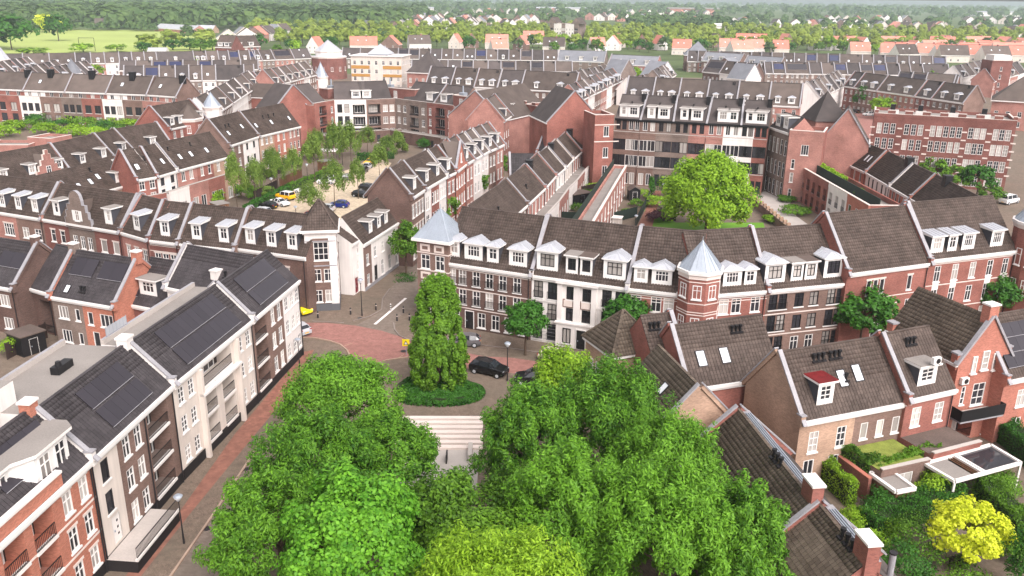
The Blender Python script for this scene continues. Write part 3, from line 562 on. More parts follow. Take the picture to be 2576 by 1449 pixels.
_, _, L = frame_of((-70.20, 123.70, 8), (-55.38, 116.69, 8)); c = L*.49; gp = []
for x, z in ((-2.7, 7.4), (-2.7, 9.), (-2.3, 9.), (-2.3, 10.), (-1.9, 10.), (-1.9, 11.), (-1.25, 11.), (-1.25, 11.6)): gp.append((c+x, z))
gp += [(c-1.15*math.cos(a), 11.9+1.15*math.sin(a)) for a in np.linspace(.05, math.pi-.05, 9)]
gp += [(2*c-x, z) for x, z in gp[7::-1]]
k = MB(); k.poly([(x, -.22, z) for x, z in gp], 'grey'); k.poly([(x, .15, z) for x, z in gp][::-1], 'grey')
for i in range(len(gp)): a, b = gp[i], gp[i-1]; k.poly([(a[0], -.3, a[1]), (b[0], -.3, b[1]), (b[0], .2, b[1]), (a[0], .2, a[1])], 'coping')
ob('bell_gable', k, B1); window(B1, c, 8.6, .8, 1.5, 2, 2, y=-.3); k = MB(); k.box(c-.95, -.3, 8.6, c-.45, -.23, 10.1, 'frame'); ob('shutter', k, B1); k = MB(); k.box(c+.45, -.3, 8.6, c+.95, -.23, 10.1, 'frame'); ob('shutter', k, B1)
k = MB(); k.poly([(c-1.6, 0, 9), (c, 0, 11.4), (c, 3.3, 11.4)], 'tile'); k.poly([(c, 0, 11.4), (c+1.6, 0, 9), (c, 3.3, 11.4)], 'tile'); ob('gable_roof', k, B1)
for nm, a, b, wl, ds, win in (
  ('narrow pink terraced house with three white windows and one dormer', (-55.38, 116.69, 8), (-49.84, 112.74, 8), 'pink', (.5,), [.2, .5, .8]), ('narrow dark red terraced house with white banded windows and one dormer', (-49.84, 112.74, 8), (-45.15, 111.13, 8), 'darkred', (.5,), [.24, .5, .76]),
  ('wide terraced house with two dormers beside the corner of the solar block', (-45.15, 111.13, 8), (-36.72, 108.58, 8), 'brown', (.3, .78), [.12, .38, .64, .88]), ('end terraced house with three dormers joined to the square corner tower', (-36.95, 109.33, 8), (-26.59, 105.32, 8), 'darkbrown', (.2, .5, .79), [.3, .68])):
    r = house(nm, a, b, 7.6, 8, 12.5, [(0, 1, wl, W3((.5, 4.3), 1.9, 1.05 if len(win) == 3 else 1.7, 2, 2, win, head=True))], group=G, wall=wl, cop='lr' if 'two' in nm else 'l', dorm=[dict(x=x, w=1.55, kind='lean', h=2.4) for x in ds])
    L = frame_of(a, b)[2]
    if wl == 'darkred':
        for z in (3.9, 6.4, 7.2): band(r, 0, L, z, .1)

# square corner tower with tiled pyramid
TA, TB = (-26.92, 106.75, 11), (-23.15, 107.41, 11); tv = Vector(TB)-Vector(TA); ts = math.hypot(tv.x, tv.y)
loc, rz, L = frame_of(TA, TB); r = root('corner_tower', 'square brown brick corner tower with white corner piers and a tiled pyramid roof', 'tower', loc, rz)
TD = 5.4
for i, (x, y, a, W) in enumerate(((0, 0, 0, L), (L, 0, math.pi/2, TD), (L, TD, math.pi, L), (0, TD, -math.pi/2, TD))):
    s = ob('tower_side', None, r, (x, y, 0), a)
    facade(s, 0, W, 11, 'brown', [(7., 2.5, 1.9, 3, 3, [.5]), (4.1, 1.7, 1.1, 2, 2, [.32, .7]), (1.2, 1.7, 1.1, 2, 2, [.32, .7])] if i < 2 else [])
    k = MB(); k.box(-.08, -.1, .9, .9, -.004, 10.6, 'white'); k.box(W-.9, -.1, .9, W-.002, -.004, 10.6, 'white'); k.box(.9, -.09, 10, W-.9, -.004, 10.6, 'white'); ob('corner_pier', k, s)
    k = MB(); k.box(-.12, -.13, 6.2, W, -.102, 6.36, 'coping'); k.box(-.12, -.13, 9.55, W, -.102, 9.7, 'coping'); k.box(-.14, -.15, 0, W, -.006, .95, 'plinth'); ob('stone_band', k, s)
k = MB(); k.box(-.3, -.3, 10.6, L+.3, TD+.3, 10.85, 'white'); k.box(-.6, -.6, 10.85, L+.6, TD+.6, 11.15, 'white'); ob('cornice', k, r)
ap = (L/2, TD/2, 14.6); cs = [(-.35, -.35, 11.17), (L+.35, -.35, 11.17), (L+.35, TD+.35, 11.17), (-.35, TD+.35, 11.17)]
for i in range(4):
    tiled(r, [cs[i], cs[(i+1) % 4], ap], 'tile'); k = MB(); a = Vector(cs[i]); b = Vector(ap)
    for j in range(11): k.beam(a+(b-a)*(j/11), a+(b-a)*((j+.93)/11), .22, .12, 'tile')
    ob('ridge_cap', k, r)

# white arcade row running back from the tower
DA, DB = (-20.95, 115.04, 7), (-16.17, 133.64, 7)
r = house('white rendered row house with four flat dormers and a tall archway', DA, DB, 6, 7, 10.6, [(0, .14, 'brown', W3((.6, 3.6), 1.6, .9, 2, 2, [.5])), (.14, .74, 'white', W3((4.,), 1.6, .9, 2, 2, [.12, .37, .62, .87])+[(.6, 2.3, .95, 2, 2, [.34, .58, .82], {}), (.1, 2.6, 1., 1, 1, [.12], dict(door='black'))])], name='row_house', wall='white', dorm=[dict(x=x, w=1.3, kind='flat', h=1.9, n=n) for x, n in ((.2, 1), (.36, 1), (.5, 1), (.8, 3))], cop='')
L = frame_of(DA, DB)[2]; x0, x1 = L*.74, L; xa, xb = x0+.5, x1-.25; rr = (xb-xa)/2; cx = (xa+xb)/2; zs = 3.4
k = MB(); k.wall(x0, x1, 0, 7, [(xa, xb, 0, zs+rr, 3.)], 'white'); arc = [(cx-rr*math.cos(a), 0, zs+rr*math.sin(a)) for a in np.linspace(0, math.pi, 15)]
for i in range(14):
    p, q = arc[i], arc[i+1]; k.poly([p, q, (q[0], 0, zs+rr+.001), (p[0], 0, zs+rr+.001)], 'white'); k.poly([p, (p[0], 3, p[2]), (q[0], 3, q[2]), q], 'white'); k.beam((p[0], -.06, p[2]), (q[0], -.06, q[2]), .12, .3, 'stone')
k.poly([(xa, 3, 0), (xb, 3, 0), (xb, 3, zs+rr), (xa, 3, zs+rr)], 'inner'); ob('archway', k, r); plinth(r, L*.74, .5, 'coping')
r = house('slim white stair house squeezed between the corner tower and the archway row', (-22.21, 113.28, 7.6), (-21.35, 116.61, 7.6), 5, 7.6, 9.2, [(0, 1, 'white', [(5.6, 1.3, .8, 1, 2, [.6], {}), (3.2, 1.5, .8, 2, 2, [.6], {}), (.1, 2.2, .9, 1, 1, [.3], dict(door='reddoor'))])], name='row_house', wall='white', cop='')
# taller gabled street beyond the arch
EG = 'tall gabled houses up the side street'
pts = [(-15.48, 126.96, 11), (-14.15, 133.26, 11), (-11.40, 143.92, 11), (-10.10, 147.84, 11), (-8.76, 155.06, 11), (-7.53, 159.99, 11), (-6.28, 164.34, 11), (-4.97, 169.37, 11), (-3.55, 173.25, 11), (-2.07, 177.81, 11)]
clr = ['brown', 'white', 'red', 'salmon', 'pink', 'white', 'white', 'brown', 'pink']
for i, lb in enumerate(('dark brick end house with a broad blank gable above the archway row', 'side street house with white and red front and two white dormers', 'slim side street house with a single large dormer before the pointed gable', 'red side street house with a pointed front gable', 'pink side street house behind the pointed gable', 'white side street house behind the pink one', 'second white side street house, farther up the hill of dormers', 'brown side street house near the far corner', 'pink side street house at the far corner by the crenellated block')):
    L = frame_of(pts[i], pts[i+1])[2]; fc = [(0, 1, clr[i], W3((1, 4.2, 7.6), 2, 1., 2, 2, [.3, .72] if L < 6 else [.14, .38, .62, .86], head=i % 2 == 0))]
    if i == 1: fc = [(0, .3, 'white', W3((1, 4.2, 7.2), 2.2, 1.6, 2, 2, [.5])), (.3, .65, 'red', W3((1, 4.2, 7.6), 2, .9, 1, 2, [.2, .5, .8])), (.65, 1, 'white', W3((1, 4.2, 7.6), 1.9, .9, 2, 2, [.2, .5, .8]))]
    r = house(lb, pts[i], pts[i+1], 7, 11, 15.1, fc, group=EG, wall=clr[i] if i else 'darkbrown', cop='lr' if i == 0 else 'r', dorm=[] if i == 3 else [dict(x=x, w=1.5, kind='flat', h=2., n=2) for x in ((.5,) if i != 1 else (.25, .72))], tiles=1 if i < 4 else 0, roof='tile' if i < 4 else 'farroof')
    if i == 3:
        k = MB(); k.poly([(0, -.1, 11), (L, -.1, 11), (L/2, -.1, 15.6)], 'salmon'); k.poly([(0, .3, 11), (L/2, .3, 15.6), (L/2, 3.4, 15.6)], 'farroof'); k.poly([(L, .3, 11), (L/2, 3.4, 15.6), (L/2, .3, 15.6)], 'farroof'); k.beam((-.1, -.05, 11), (L/2, -.05, 15.7), .4, .25, 'coping'); k.beam((L+.1, -.05, 11), (L/2, -.05, 15.7), .4, .25, 'coping'); ob('front_gable', k, r); window(r, L/2, 12, .7, 1.6, 2, 2, y=-.2)

# ---------------------------------------------------------------- central curved terrace
CG = 'houses of the central curved terrace'
C = [(-8.62, 102.45, 8.5), (2.37, 97.50, 8.5), (13.31, 92.99, 8.5), (20.92, 90.62, 8.5), (29.34, 92.77, 8.5), (39.78, 95.95, 8.5)]
w3 = W3(FL, 1.75, 1.1, 2, 2, [.1, .24, .4, .56, .72, .88])
r = house('brown brick house with square blue roofed corner turret and four zinc dormers', C[0], C[1], 10, 8.5, 14.4, [(0, 1, 'darkbrown', W3((.4,), 2., 1.1, 2, 2, [.14, .44, .6, .75, .9])+W3((3.2, 5.8), 2., 1.05, 2, 2, [.1, .22, .38, .53, .68, .84], rail=1))], group=CG, wall='darkbrown', rear=True, dorm=[dict(x=.1, w=1.6, kind='hip', y0=.5, h=2.2), dict(x=.33, w=2.5, kind='hip', n=4, h=2.2), dict(x=.55, w=1.6, kind='hip', h=2.2), dict(x=.83, w=2.4, kind='hip', n=4, h=2.2)])
door(r, 12.1*.3, .1, 1.1, 2.3, 'black', y=-.1)
for z in (2.7, 5.2, 7.7): band(r, 0, 12, z, .12)
tx, ty = -1.3, 2.2
for i, (x, y, a) in enumerate(((-3.6, -.4, 0), (.9, -.4, math.pi/2), (.9, 4.1, math.pi), (-3.6, 4.1, -math.pi/2))):
    s = ob('turret_side', None, r, (x, y, 0), a); facade(s, 0, 4.5, 10.9, 'brown', [(.6, 2.2, 1.3, 2, 2, [.27, .73], {}), (3.6, 2.1, 1.3, 2, 2, [.27, .73], {}), (7.3, 1.9, 1.3, 2, 2, [.27, .73], {})])
    k = MB()
    for xx in (.5, 2.5):
        for z in (5.95, 9.6): k.box(xx, -.06, z, xx+1.4, -.004, z+.95, 'stone'); k.box(xx+.3, -.075, z+.25, xx+1.1, -.062, z+.7, 'brown')
    for z in (3.1, 7.05, 9.35): k.box(-.03, -.05, z, 4.5, -.004, z+.14, 'stone')
    ob('stone_band', k, s)
k = MB(); k.box(-4.1, -.9, 10.9, 1.4, 4.6, 11.25, 'white'); ob('cornice', k, r)
k = MB(); q = [(-3.9, -.7, 11.26), (1.2, -.7, 11.26), (1.2, 4.4, 11.26), (-3.9, 4.4, 11.26)]; ap = (-1.35, 1.85, 14.7)
for i in range(4):
    a, b = q[i], q[(i+1) % 4]; k.poly([a, b, ap], 'zinc'); k.beam(a, ap, .1, .08, 'zinc')
    for f in np.linspace(.12, .88, 6): m_ = lerp(a, b, f); k.beam(m_, lerp(m_, ap, .96-abs(f-.5)*.9*.96), .03, .05, 'zinc')
k.cyl(ap[0], ap[1], 14.5, 15.3, .06, .02, 6, 'zinc'); ob('turret_roof', k, r)
r = house('white rendered house with black framed french windows and four mixed dormers', C[1], C[2], 10, 8.5, 14.4, [(0, .3, 'white', W3((.4, 3., 5.7), 2.1, 1.15, 2, 2, [.25, .75], col='black', rail=1)), (.3, .72, 'white', W3((3.3, 6.), 1.6, 1.2, 2, 2, [.3, .7], col='black')+[(.1, 2.5, 1.1, 1, 1, [.62], dict(door='black')), (.5, 2., 1., 2, 1, [.22], dict(col='black'))]), (.72, 1, 'white', W3((.4, 3., 5.7), 2.1, 1.15, 2, 2, [.27, .75], col='black', rail=1))], group=CG, wall='white', bodym='white', rear=True, cop='lr',
    dorm=[dict(x=.15, w=2.7, kind='hip', n=3, h=2.5, col='black'), dict(x=.41, w=1.5, kind='flat', n=2, h=2.3, col='black'), dict(x=.56, w=1.5, kind='flat', n=2, h=2.3, roofm='feltdark', col='black'), dict(x=.85, w=2.7, kind='hip', n=3, h=2.5, col='black')])
k = MB(); k.box(3.4, -.5, 0, 8.2, -.004, 3.0, 'white'); k.box(3.4, -.3, 3, 4.0, -.004, 8.0, 'white'); k.box(7.6, -.3, 3, 8.2, -.004, 8., 'white'); k.box(3.2, -.62, 3., 8.4, -.004, 3.2, 'white'); k.box(3.2, -.55, 8., 8.4, -.004, 8.35, 'white'); k.box(5.4, -.2, 3.2, 6.2, -.004, 8., 'white')
for xx in (4.15, 6.35): k.box(xx, -.1, 5.1, xx+1.1, -.004, 5.9, 'stone'); k.box(xx-.12, -.08, 4.98, xx+1.22, -.006, 6.0, 'brown')
ob('portico', k, r); door(r, 6.6, .1, 1.1, 2.4, 'black', y=-.6); window(r, 4.8, .6, 1., 1.9, 2, 1, col='black', y=-.6)
for z in (.5, .95, 1.4, 1.85, 2.3, 2.75): band(r, 0, 3.4, z, .03, 'coping'); band(r, 8.2, 11.5, z, .03, 'coping')
for z in (2.75, 5.3, 7.9): band(r, 0, 3.4, z, .2, 'white', -.1); band(r, 8.2, 11.5, z, .2, 'white', -.1)
r = house('red brick house with two zinc dormers left of the octagonal turret', C[2], C[3], 10, 8.5, 14.5, [(0, 1, 'red', W3((.4, 3.3, 5.9), 1.8, 1.2, 2, 2, [.13, .42, .6]))], group=CG, wall='red', rear=True, cop='', dorm=[dict(x=.17, w=1.6, kind='hip'), dict(x=.47, w=2.3, kind='hip', n=4)])
L = frame_of(C[2], C[3])[2]
for z in (2.6, 2.9, 5.3, 7.4, 7.7): band(r, 0, L-2, z, .09)
turret(r, L, .3, 0, 11.4, 2.4, 8, 'red', 'zinc', 3.0, [(8.6, 1.6, 1.0, 2, 2), (4.4, 2., 1.0, 2, 2), (1.0, 1.9, 1.0, 2, 2)], ph=math.pi/8)
k = MB()
for z in (2.9, 3.2, 6.7, 7., 8., 10.5): k.prism([(L+2.45*math.cos(math.pi/8+math.pi*i/4), .3+2.45*math.sin(math.pi/8+math.pi*i/4)) for i in range(8)], z, z+.1, 'stone')
ob('stone_band', k, r)
r = house('red brick house with two zinc dormers right of the octagonal turret', C[3], C[4], 10, 8.5, 14.5, [(0, 1, 'red', W3((.4, 3.3, 5.9), 1.8, 1.2, 2, 2, [.38, .56, .84]))], group=CG, wall='red', rear=True, cop='r', dorm=[dict(x=.5, w=2.3, kind='hip', n=4), dict(x=.76, w=1.5, kind='hip')])
L = frame_of(C[3], C[4])[2]
for z in (2.6, 2.9, 5.3, 7.4, 7.7): band(r, 2, L, z, .09)
r = house('brown brick house with projecting bay and four close set dormers on the curved terrace', C[4], C[5], 10, 8.5, 14.3, [(0, .28, 'brown', W3(FL, 2., 1.1, 2, 2, [.3, .72], col='black', rail=1)), (.28, .72, 'brown', W3((3.3, 6.), 1.7, 1.2, 2, 2, [.28, .7], col='black')+W3((.5,), 1.8, 1.1, 2, 2, [.28, .7])), (.72, 1, 'brown', W3(FL, 2., 1.1, 2, 2, [.3, .72], col='black', rail=1))], group=CG, wall='brown', rear=True, cop='', dorm=[dict(x=.1, w=2.7, kind='hip', n=3, h=2.5, col='black'), dict(x=.37, w=1.6, kind='flat', h=2.3, col='black'), dict(x=.54, w=1.6, kind='flat', h=2.3, roofm='feltdark', col='black'), dict(x=.82, w=2.6, kind='hip', n=3, h=2.5, col='black')])
L = frame_of(C[4], C[5])[2]
for z in (2.7, 5.3, 7.8): band(r, 0, L, z, .13)
r = house('tall red brick house with a huge plain tiled roof and white painted panels', (39.26, 95.27, 9.8), (51.06, 99.99, 9.8), 10, 9.8, 15.7, [(0, 1, 'red', W3((6.6,), 1.9, .75, 1, 1, [.28, .36, .44, .78], head=True)+W3((3.7,), 1.7, .9, 2, 1, [.2, .8])+[(.1, 3.4, 3., 1, 1, [.5], dict(loggia=1, slab='red'))])], group=CG, wall='red', rear=True, cop='lr')
for xx in (.25, .42, .58): k = MB(); L = 12.7; k.box(L*xx, -.05, 4.4, L*xx+1.1, -.004, 5.2, 'stone'); ob('stone_panel', k, r)
band(r, 0, 12.6, 6.1, .1); band(r, 0, 12.6, 3.6, .1); plinth(r, 12.6, .4, 'darkbrown')
r = house('tall red brick house with four grouped zinc dormers beside the round tower', (51.51, 101.17, 9.8), (65.05, 106.09, 9.8), 10, 9.8, 15.8, [(0, 1, 'red', W3((.5, 3.6, 6.7), 2.1, 1.0, 2, 2, [.12, .32, .52, .72, .9]))], group=CG, wall='red', rear=True, cop='l', dorm=[dict(x=x, w=w_, kind='lean', n=n, h=2.3) for x, w_, n in ((.1, 2, 3), (.27, 1.5, 2), (.45, 2.1, 4), (.78, 2.1, 4))])
for z in (3., 6.2, 9.): band(r, 0, 14, z, .13)
k = MB()
for xx in (.12, .32, .72, .9): k.box(14.4*xx-.5, -.03, 5.7, 14.4*xx+.5, -.004, 6.6, 'frame')
ob('stone_panel', k, r)
rt = root('round_tower', 'round red brick tower with a pale metal cone roof at the end of the terrace', 'tower', (68.2, 106.5, 0))
turret(rt, 0, 0, 0, 13.2, 3.4, 14, 'red', 'zinc', 4.4, [(8., 2.2, .8, 1, 2), (4.2, 2., .8, 2, 2)], ph=.1)

plain('sedum', S(122, 132, 60), .95, .3, 1.5)
# ---------------------------------------------------------------- right foreground houses
FG = 'small brick houses at the right'
def fhouse(lab, A, B, D, E, Rz, fc, **k): return house(lab, A, B, D, E, Rz, fc, group=FG, tiles=2, **k)
r = fhouse('low red brick house with two bright skylights and a plain side wall', (16.06, 70.50, 6.5), (25.48, 73.77, 6.5), 7.8, 6.5, 11.1, [(0, 1, 'red', W3((3.3,), 1.8, .95, 1, 1, [.78])+W3((.6,), 1.8, 1., 1, 1, [.8]))], wall='red', cop='l', rear=True, sky=[(.22, .3, .9, 1.5), (.47, .3, .9, 1.5)], vent=[(.62, .78, 3, .45)])
r = fhouse('tan and brown brick house with a red topped dormer and two skylights', (24.39, 64.40, 6.5), (35.37, 68.56, 6.5), 7.8, 6.5, 11.15, [(0, .5, 'tan', W3((3.2,), 2., 1., 2, 3, [.28, .78])+W3((.3,), 2.2, 1.1, 2, 1, [.25, .7])), (.5, 1, 'brown', W3((3.5,), 1.6, .8, 1, 1, [.2, .5, .8], head=False))], wall='tan', cop='l', rear=True, sky=[(.47, .36, .85, 1.5), (.62, .4, .85, 1.5)], dorm=[dict(x=.24, w=1.7, kind='flat', n=2, h=2.2, roofm='redfelt', y0=.6, cheek='cheek', ny=3)], vent=[(.28, .8, 3, .5), (.43, .8, 3, .5), (.5, .45, 1)])
ext(r, 10.6, 4.2, 2.9, [(0, 1, 'brown', [(.1, 2.2, 1.8, 2, 1, [.5], {})])], 'brown', 5.4, 'sedum', .2)
r = fhouse('red brick house with an air conditioner on its flat topped dormer', (34.87, 68.05, 6.9), (40.27, 70.37, 6.9), 7.8, 6.9, 11.5, [(0, 1, 'red', W3((3.9,), 1.9, 1.1, 2, 3, [.25, .72]))], wall='red', cop='l', rear=True, dorm=[dict(x=.45, w=2.2, kind='flat', n=2, h=2., y0=.5, ny=3)], vent=[(.4, .78, 3, .45)])
ext(r, 5.7, 3.6, 3.1, [(0, 1, 'red', [(.1, 2.4, 2.8, 5, 1, [.42], dict(col='black', dark=1))])], 'red', 0, 'feltdark', .25)
def ac(parent, x, y, z, rz=0):
    b = MB(); b.box(-.42, -.16, .1, .42, .16, .75, 'frame'); b.cyl(.08, .42, -.19, -.161, .25, .25, 14, 'metal', 'y'); b.box(-.35, -.14, 0, -.28, .14, .1, 'metal'); b.box(.28, -.14, 0, .35, .14, .1, 'metal'); return ob('air_conditioner', b, parent, (x, y, z), rz)
tag(ac(None, *Vector(lerp((34.87, 68.05, 6.9), (40.27, 70.37, 6.9), .47))[:2], 9.68, .37), 'white air conditioner standing on the flat dormer roof', 'air conditioner')
bpy.context.scene.objects[-1] if False else None
GA = Vector((41.42, 72.64, 8.3)); GB = GA+Vector((5.95, 2.1, 0))
r = gable_house('orange red gable house with a black corner balcony and a big chimney on its peak', GA, GB, 9.2, 8.3, 12.5, [(3.6, 2.3, 1.5, 2, 3, [.5], {}), (3.9, 1.9, .5, 1, 3, [.2, .8], {}), (.2, 2.4, 2.6, 1, 1, [.3], dict(loggia=1, slab='salmon', rail='black')), (.3, 2., 1., 1, 1, [.8], {})], [(.3, 7.1, .55, 1.7, 1, 2), (.5, 7.3, .8, 1.9, 1, 3), (.7, 7.1, .55, 1.7, 1, 2)], 'salmon', 'tileold', tiles=1, group=FG, chim=[(.5, .05, 11.3, 13.6, 1.1, .9, 'salmon'), (.04, .05, 7.6, 9.1, .8, .7, 'salmon', 'coping'), (.96, .05, 7.6, 9.1, .8, .7, 'salmon', 'coping'), (.05, .95, 7.6, 9.1, .9, .8, 'salmon', 'coping')])
k = MB(); k.box(-.6, -1.9, 3.1, 4.6, -.16, 3.35, 'coping', 'concrete'); ob('balcony', k, r); k = MB(); k.box(-.65, -1.95, 3.3, 4.65, -1.88, 4.4, 'black'); k.box(-.65, -1.95, 3.3, -.58, -.2, 4.4, 'black'); k.box(4.58, -1.95, 3.3, 4.65, -.2, 4.4, 'black'); ob('balcony_railing', k, r)
tag(ac(None, GA.x+.9, GA.y+.1, 6.1, .34), 'white air conditioner hung on the gable wall beside the balcony door', 'air conditioner')
r = fhouse('brick house with blue black solar panels at the right edge behind the gable house', (46.18, 72.86, 6.6), (58.82, 77.92, 6.6), 8, 6.6, 11.4, [(0, 1, 'salmon', W3((.4, 3.4), 1.8, 1.2, 2, 2, [.2, .5]))], wall='salmon', cop='l', sol=[(.06, .5, .15, .85, 5, 3, 'solar')], vent=[(.05, .9, 2, .4)])
# corner pyramid house and lean roofs beside the trees
HA, HB = (9.93, 76.41, 7), (13.95, 78.21, 7); loc, rz, L = frame_of(HA, HB); L = 5.2
r = root('corner_house', 'small square corner house with a steep tiled pyramid roof rising from the tree tops', 'house', loc, rz, FG); TD = 5.6
k = MB(); k.box(0, 0, 0, L, TD, 7, 'tan'); ob('wall', k, r); k = MB(); k.box(-.25, -.25, 6.7, L+.25, TD+.25, 6.98, 'frame'); ob('gutter', k, r)
cs = [(-.3, -.3, 7), (L+.3, -.3, 7), (L+.3, TD+.3, 7), (-.3, TD+.3, 7)]; ap = (L/2, TD/2, 10.5)
for i in range(4):
    tiled(r, [cs[i], cs[(i+1) % 4], ap], 'tileold'); k = MB(); a = Vector(cs[i]); b = Vector(ap)
    for j in range(10): k.beam(a+(b-a)*(j/10), a+(b-a)*((j+.93)/10), .24, .14, 'tileold')
    ob('ridge_cap', k, r)
for y in (1.2, 2.8, 4.2): window(r, -.12, 3.6, .8, 1.6, 1, 2, y=y, rz=-math.pi/2)
r = ridge_house('narrow dark tiled house whose ridge slopes away behind the corner pyramid', (12.90, 77.04, 9.9), (16.58, 78.22, 9.9), 3.2, 6.3, [(0, 1, 'red', [])], group=FG, wall='red', cop='', vent=[(.35, .75, 3, .4)]) if 0 else house('narrow dark tiled link house with a white coping next to the corner pyramid', (13.53, 72.98, 7), (16.54, 73.96, 7), 7.8, 7., 11.1, [(0, 1, 'red', [])], group=FG, wall='red', cop='r', vent=[(.2, .75, 3, .45)], rear=True)
r = ridge_house('tiled lean roof house by the trees with its ridge running toward the viewer', (13.49, 72.71, 9.8), (15.56, 63.73, 9.8), 3.6, 6., [(0, 1, 'tan', [])], group=FG, wall='tan', roof='tileold', cop='r', sky=[(.35, .3, .8, 1.1), (.6, .45, .8, 1.1)])
for lab, a, b, ch in (('long mossy tiled roof house sloping down to the trees with pipes along its ridge', (18.44, 62.24, 8.6), (20.06, 48.94, 8.6), 1), ('nearest mossy tiled roof house at the bottom right with a red chimney', (20.44, 48.69, 8.5), (21.22, 42.65, 8.5), 1)):
    r = ridge_house(lab, a, b, 4.6, 4.4, fac=[(0, 1, 'red', [])], group=FG, wall='red', roof='tileold', tiles=2, cop='l', tw=.3, tc=.36, vent=[(.55, .97, 3, .6)])
    L = frame_of(a, b)[2]; chimney(r, L-.5, 4.75, 7.4, 9.8, 1.5, .8, 'red'); k = MB(); k.box(0, 4.9, 4, L, 5.5, 8.5, 'red', 'coping'); ob('parapet', k, r)
    for y in (5.02, 5.2, 5.38): k = MB(); k.beam((.6, y, 8.52), (L-1, y, 8.52), .07, .07, 'zinc'); ob('roof_pipe', k, r)
tag(ob('flue_pipe', (lambda k: (k.cyl(0, 0, 0, 7.9, .2, .2, 12, 'coping'), k.cyl(0, 0, 7.9, 8., .24, .24, 12, 'metal'), k)[2])(MB()), None, (23.6, 44.4, 0)), 'tall round grey flue pipe behind the nearest mossy roof', 'pipe')

# ---------------------------------------------------------------- left middle rows
G = 'rows left of the car park'
def plainfac(L, c, n=None, zs=(.6, 3.4), w=1.1, h=1.6): n = n or max(1, int(L/2.6)); return [(0, 1, c, W3(zs, h, w, 2, 2, cols(n)))]
r = ridge_house('far courtyard house with a pink stepped gable on its roof', (-96.30, 149.72, 12), (-89.89, 165.19, 12), 4.2, 7.2, plainfac(20, 'pink'), group=G, wall='pink', cop='r', dorm=[dict(x=.2, w=1.6), dict(x=.55, w=1.6), dict(x=.9, w=1.6, kind='flat')])
k = MB(); st = [(-2.6, 0), (-2.6, 1.2), (-2., 1.2), (-2., 2.2), (-1.4, 2.2), (-1.4, 3.2), (-.8, 3.2), (-.8, 4.2), (-.35, 4.2), (-.35, 5.), (.35, 5.)]; st += [(-x, z) for x, z in st[-2::-1]]; L = frame_of((-96.30, 149.72, 12), (-89.89, 165.19, 12))[2]; c = L*.72
k.poly([(c+x, -.3, 7+z) for x, z in st], 'pink'); k.poly([(c+x, .1, 7+z) for x, z in st][::-1], 'pink')
for i in range(len(st)): a, b = st[i-1], st[i]; k.poly([(c+a[0], -.35, 7+a[1]), (c+b[0], -.35, 7+b[1]), (c+b[0], .15, 7+b[1]), (c+a[0], .15, 7+a[1])], 'stone')
ob('stepped_gable', k, r); window(r, c, 7.4, 1., 1.6, 2, 2, y=-.4); k = MB(); k.poly([(c-2, 0, 8), (c, 0, 11), (c, 3.5, 11)], 'farroof'); k.poly([(c, 0, 11), (c+2, 0, 8), (c, 3.5, 11)], 'farroof'); ob('gable_roof', k, r)
for lab, a, b, n in (('far courtyard house with two pale dormers right of the stepped gable', (-89.89, 165.19, 12), (-87.41, 177.99, 12), 2), ('narrow far courtyard house between two copings', (-87.41, 177.99, 12), (-86.65, 185.37, 12), 1), ('far courtyard house touching the long low one, with one dormer', (-86.65, 185.37, 12), (-81.45, 195.62, 12), 1)):
    ridge_house(lab, a, b, 4.2, 7.2, plainfac(10, 'brown'), group=G, wall='brown', cop='r', dorm=[dict(x=(i+.6)/n, w=1.6) for i in range(n)])
ridge_house('long low brown roofed house with one dormer and a tan end wall', (-84.01, 131.03, 10.5), (-75.41, 158.54, 10.5), 4., 6.2, plainfac(20, 'tan'), group=G, wall='tan', cop='', dorm=[dict(x=.93, w=2.3, n=3, y0=.5)], sky=[(.72, .3), (.8, .4), (.62, .25)], vent=[(.78, .75, 1), (.3, .6, 1)])
for lab, a, b, c, kw in (('red end house with a tall blank red gable and one skylight', (-68.17, 152.05, 8), (-65.79, 155.44, 8), 'red', dict(cop='lr', sky=[(.35, .3)], vent=[(.85, .6, 1)])), ('white house with two dark windows and one skylight in the courtyard row', (-65.79, 155.44, 8), (-64.30, 161.25, 8), 'white', dict(cop='r', sky=[(.7, .3)], vent=[(.3, .7, 1)])), ('wide pink and red house with three skylights in the courtyard row', (-64.30, 161.25, 8), (-59.24, 176.59, 8), 'pink', dict(cop='', sky=[(.2, .3), (.4, .3), (.7, .3)], vent=[(.1, .7, 1), (.5, .7, 1)]))):
    L = frame_of(a, b)[2]
    fc = [(0, 1, c, W3((3.6, 5.9), 1.6, 1.1, 2, 2, cols(2), col='black' if c == 'white' else 'frame'))] if c != 'pink' else [(0, .36, 'pink', W3((5.6,), 1.8, 1.1, 2, 1, [.3, .7])), (.36, .68, 'red', W3((5.6,), 1.9, .9, 1, 2, [.3, .75])), (.68, 1, 'tan', W3((5.6,), 1.8, 1., 2, 2, [.3, .8]))]
    r = house(lab, a, b, 8, 8, 12.8, fc, group=G, wall='red' if c != 'white' else 'white', **kw)
    ext(r, L, 2.4, 4.7, [(f[0], f[1], f[2], W3((.3,), 2.3, 1.5, 2, 1, [.3, .7])) for f in fc], fc[0][2])
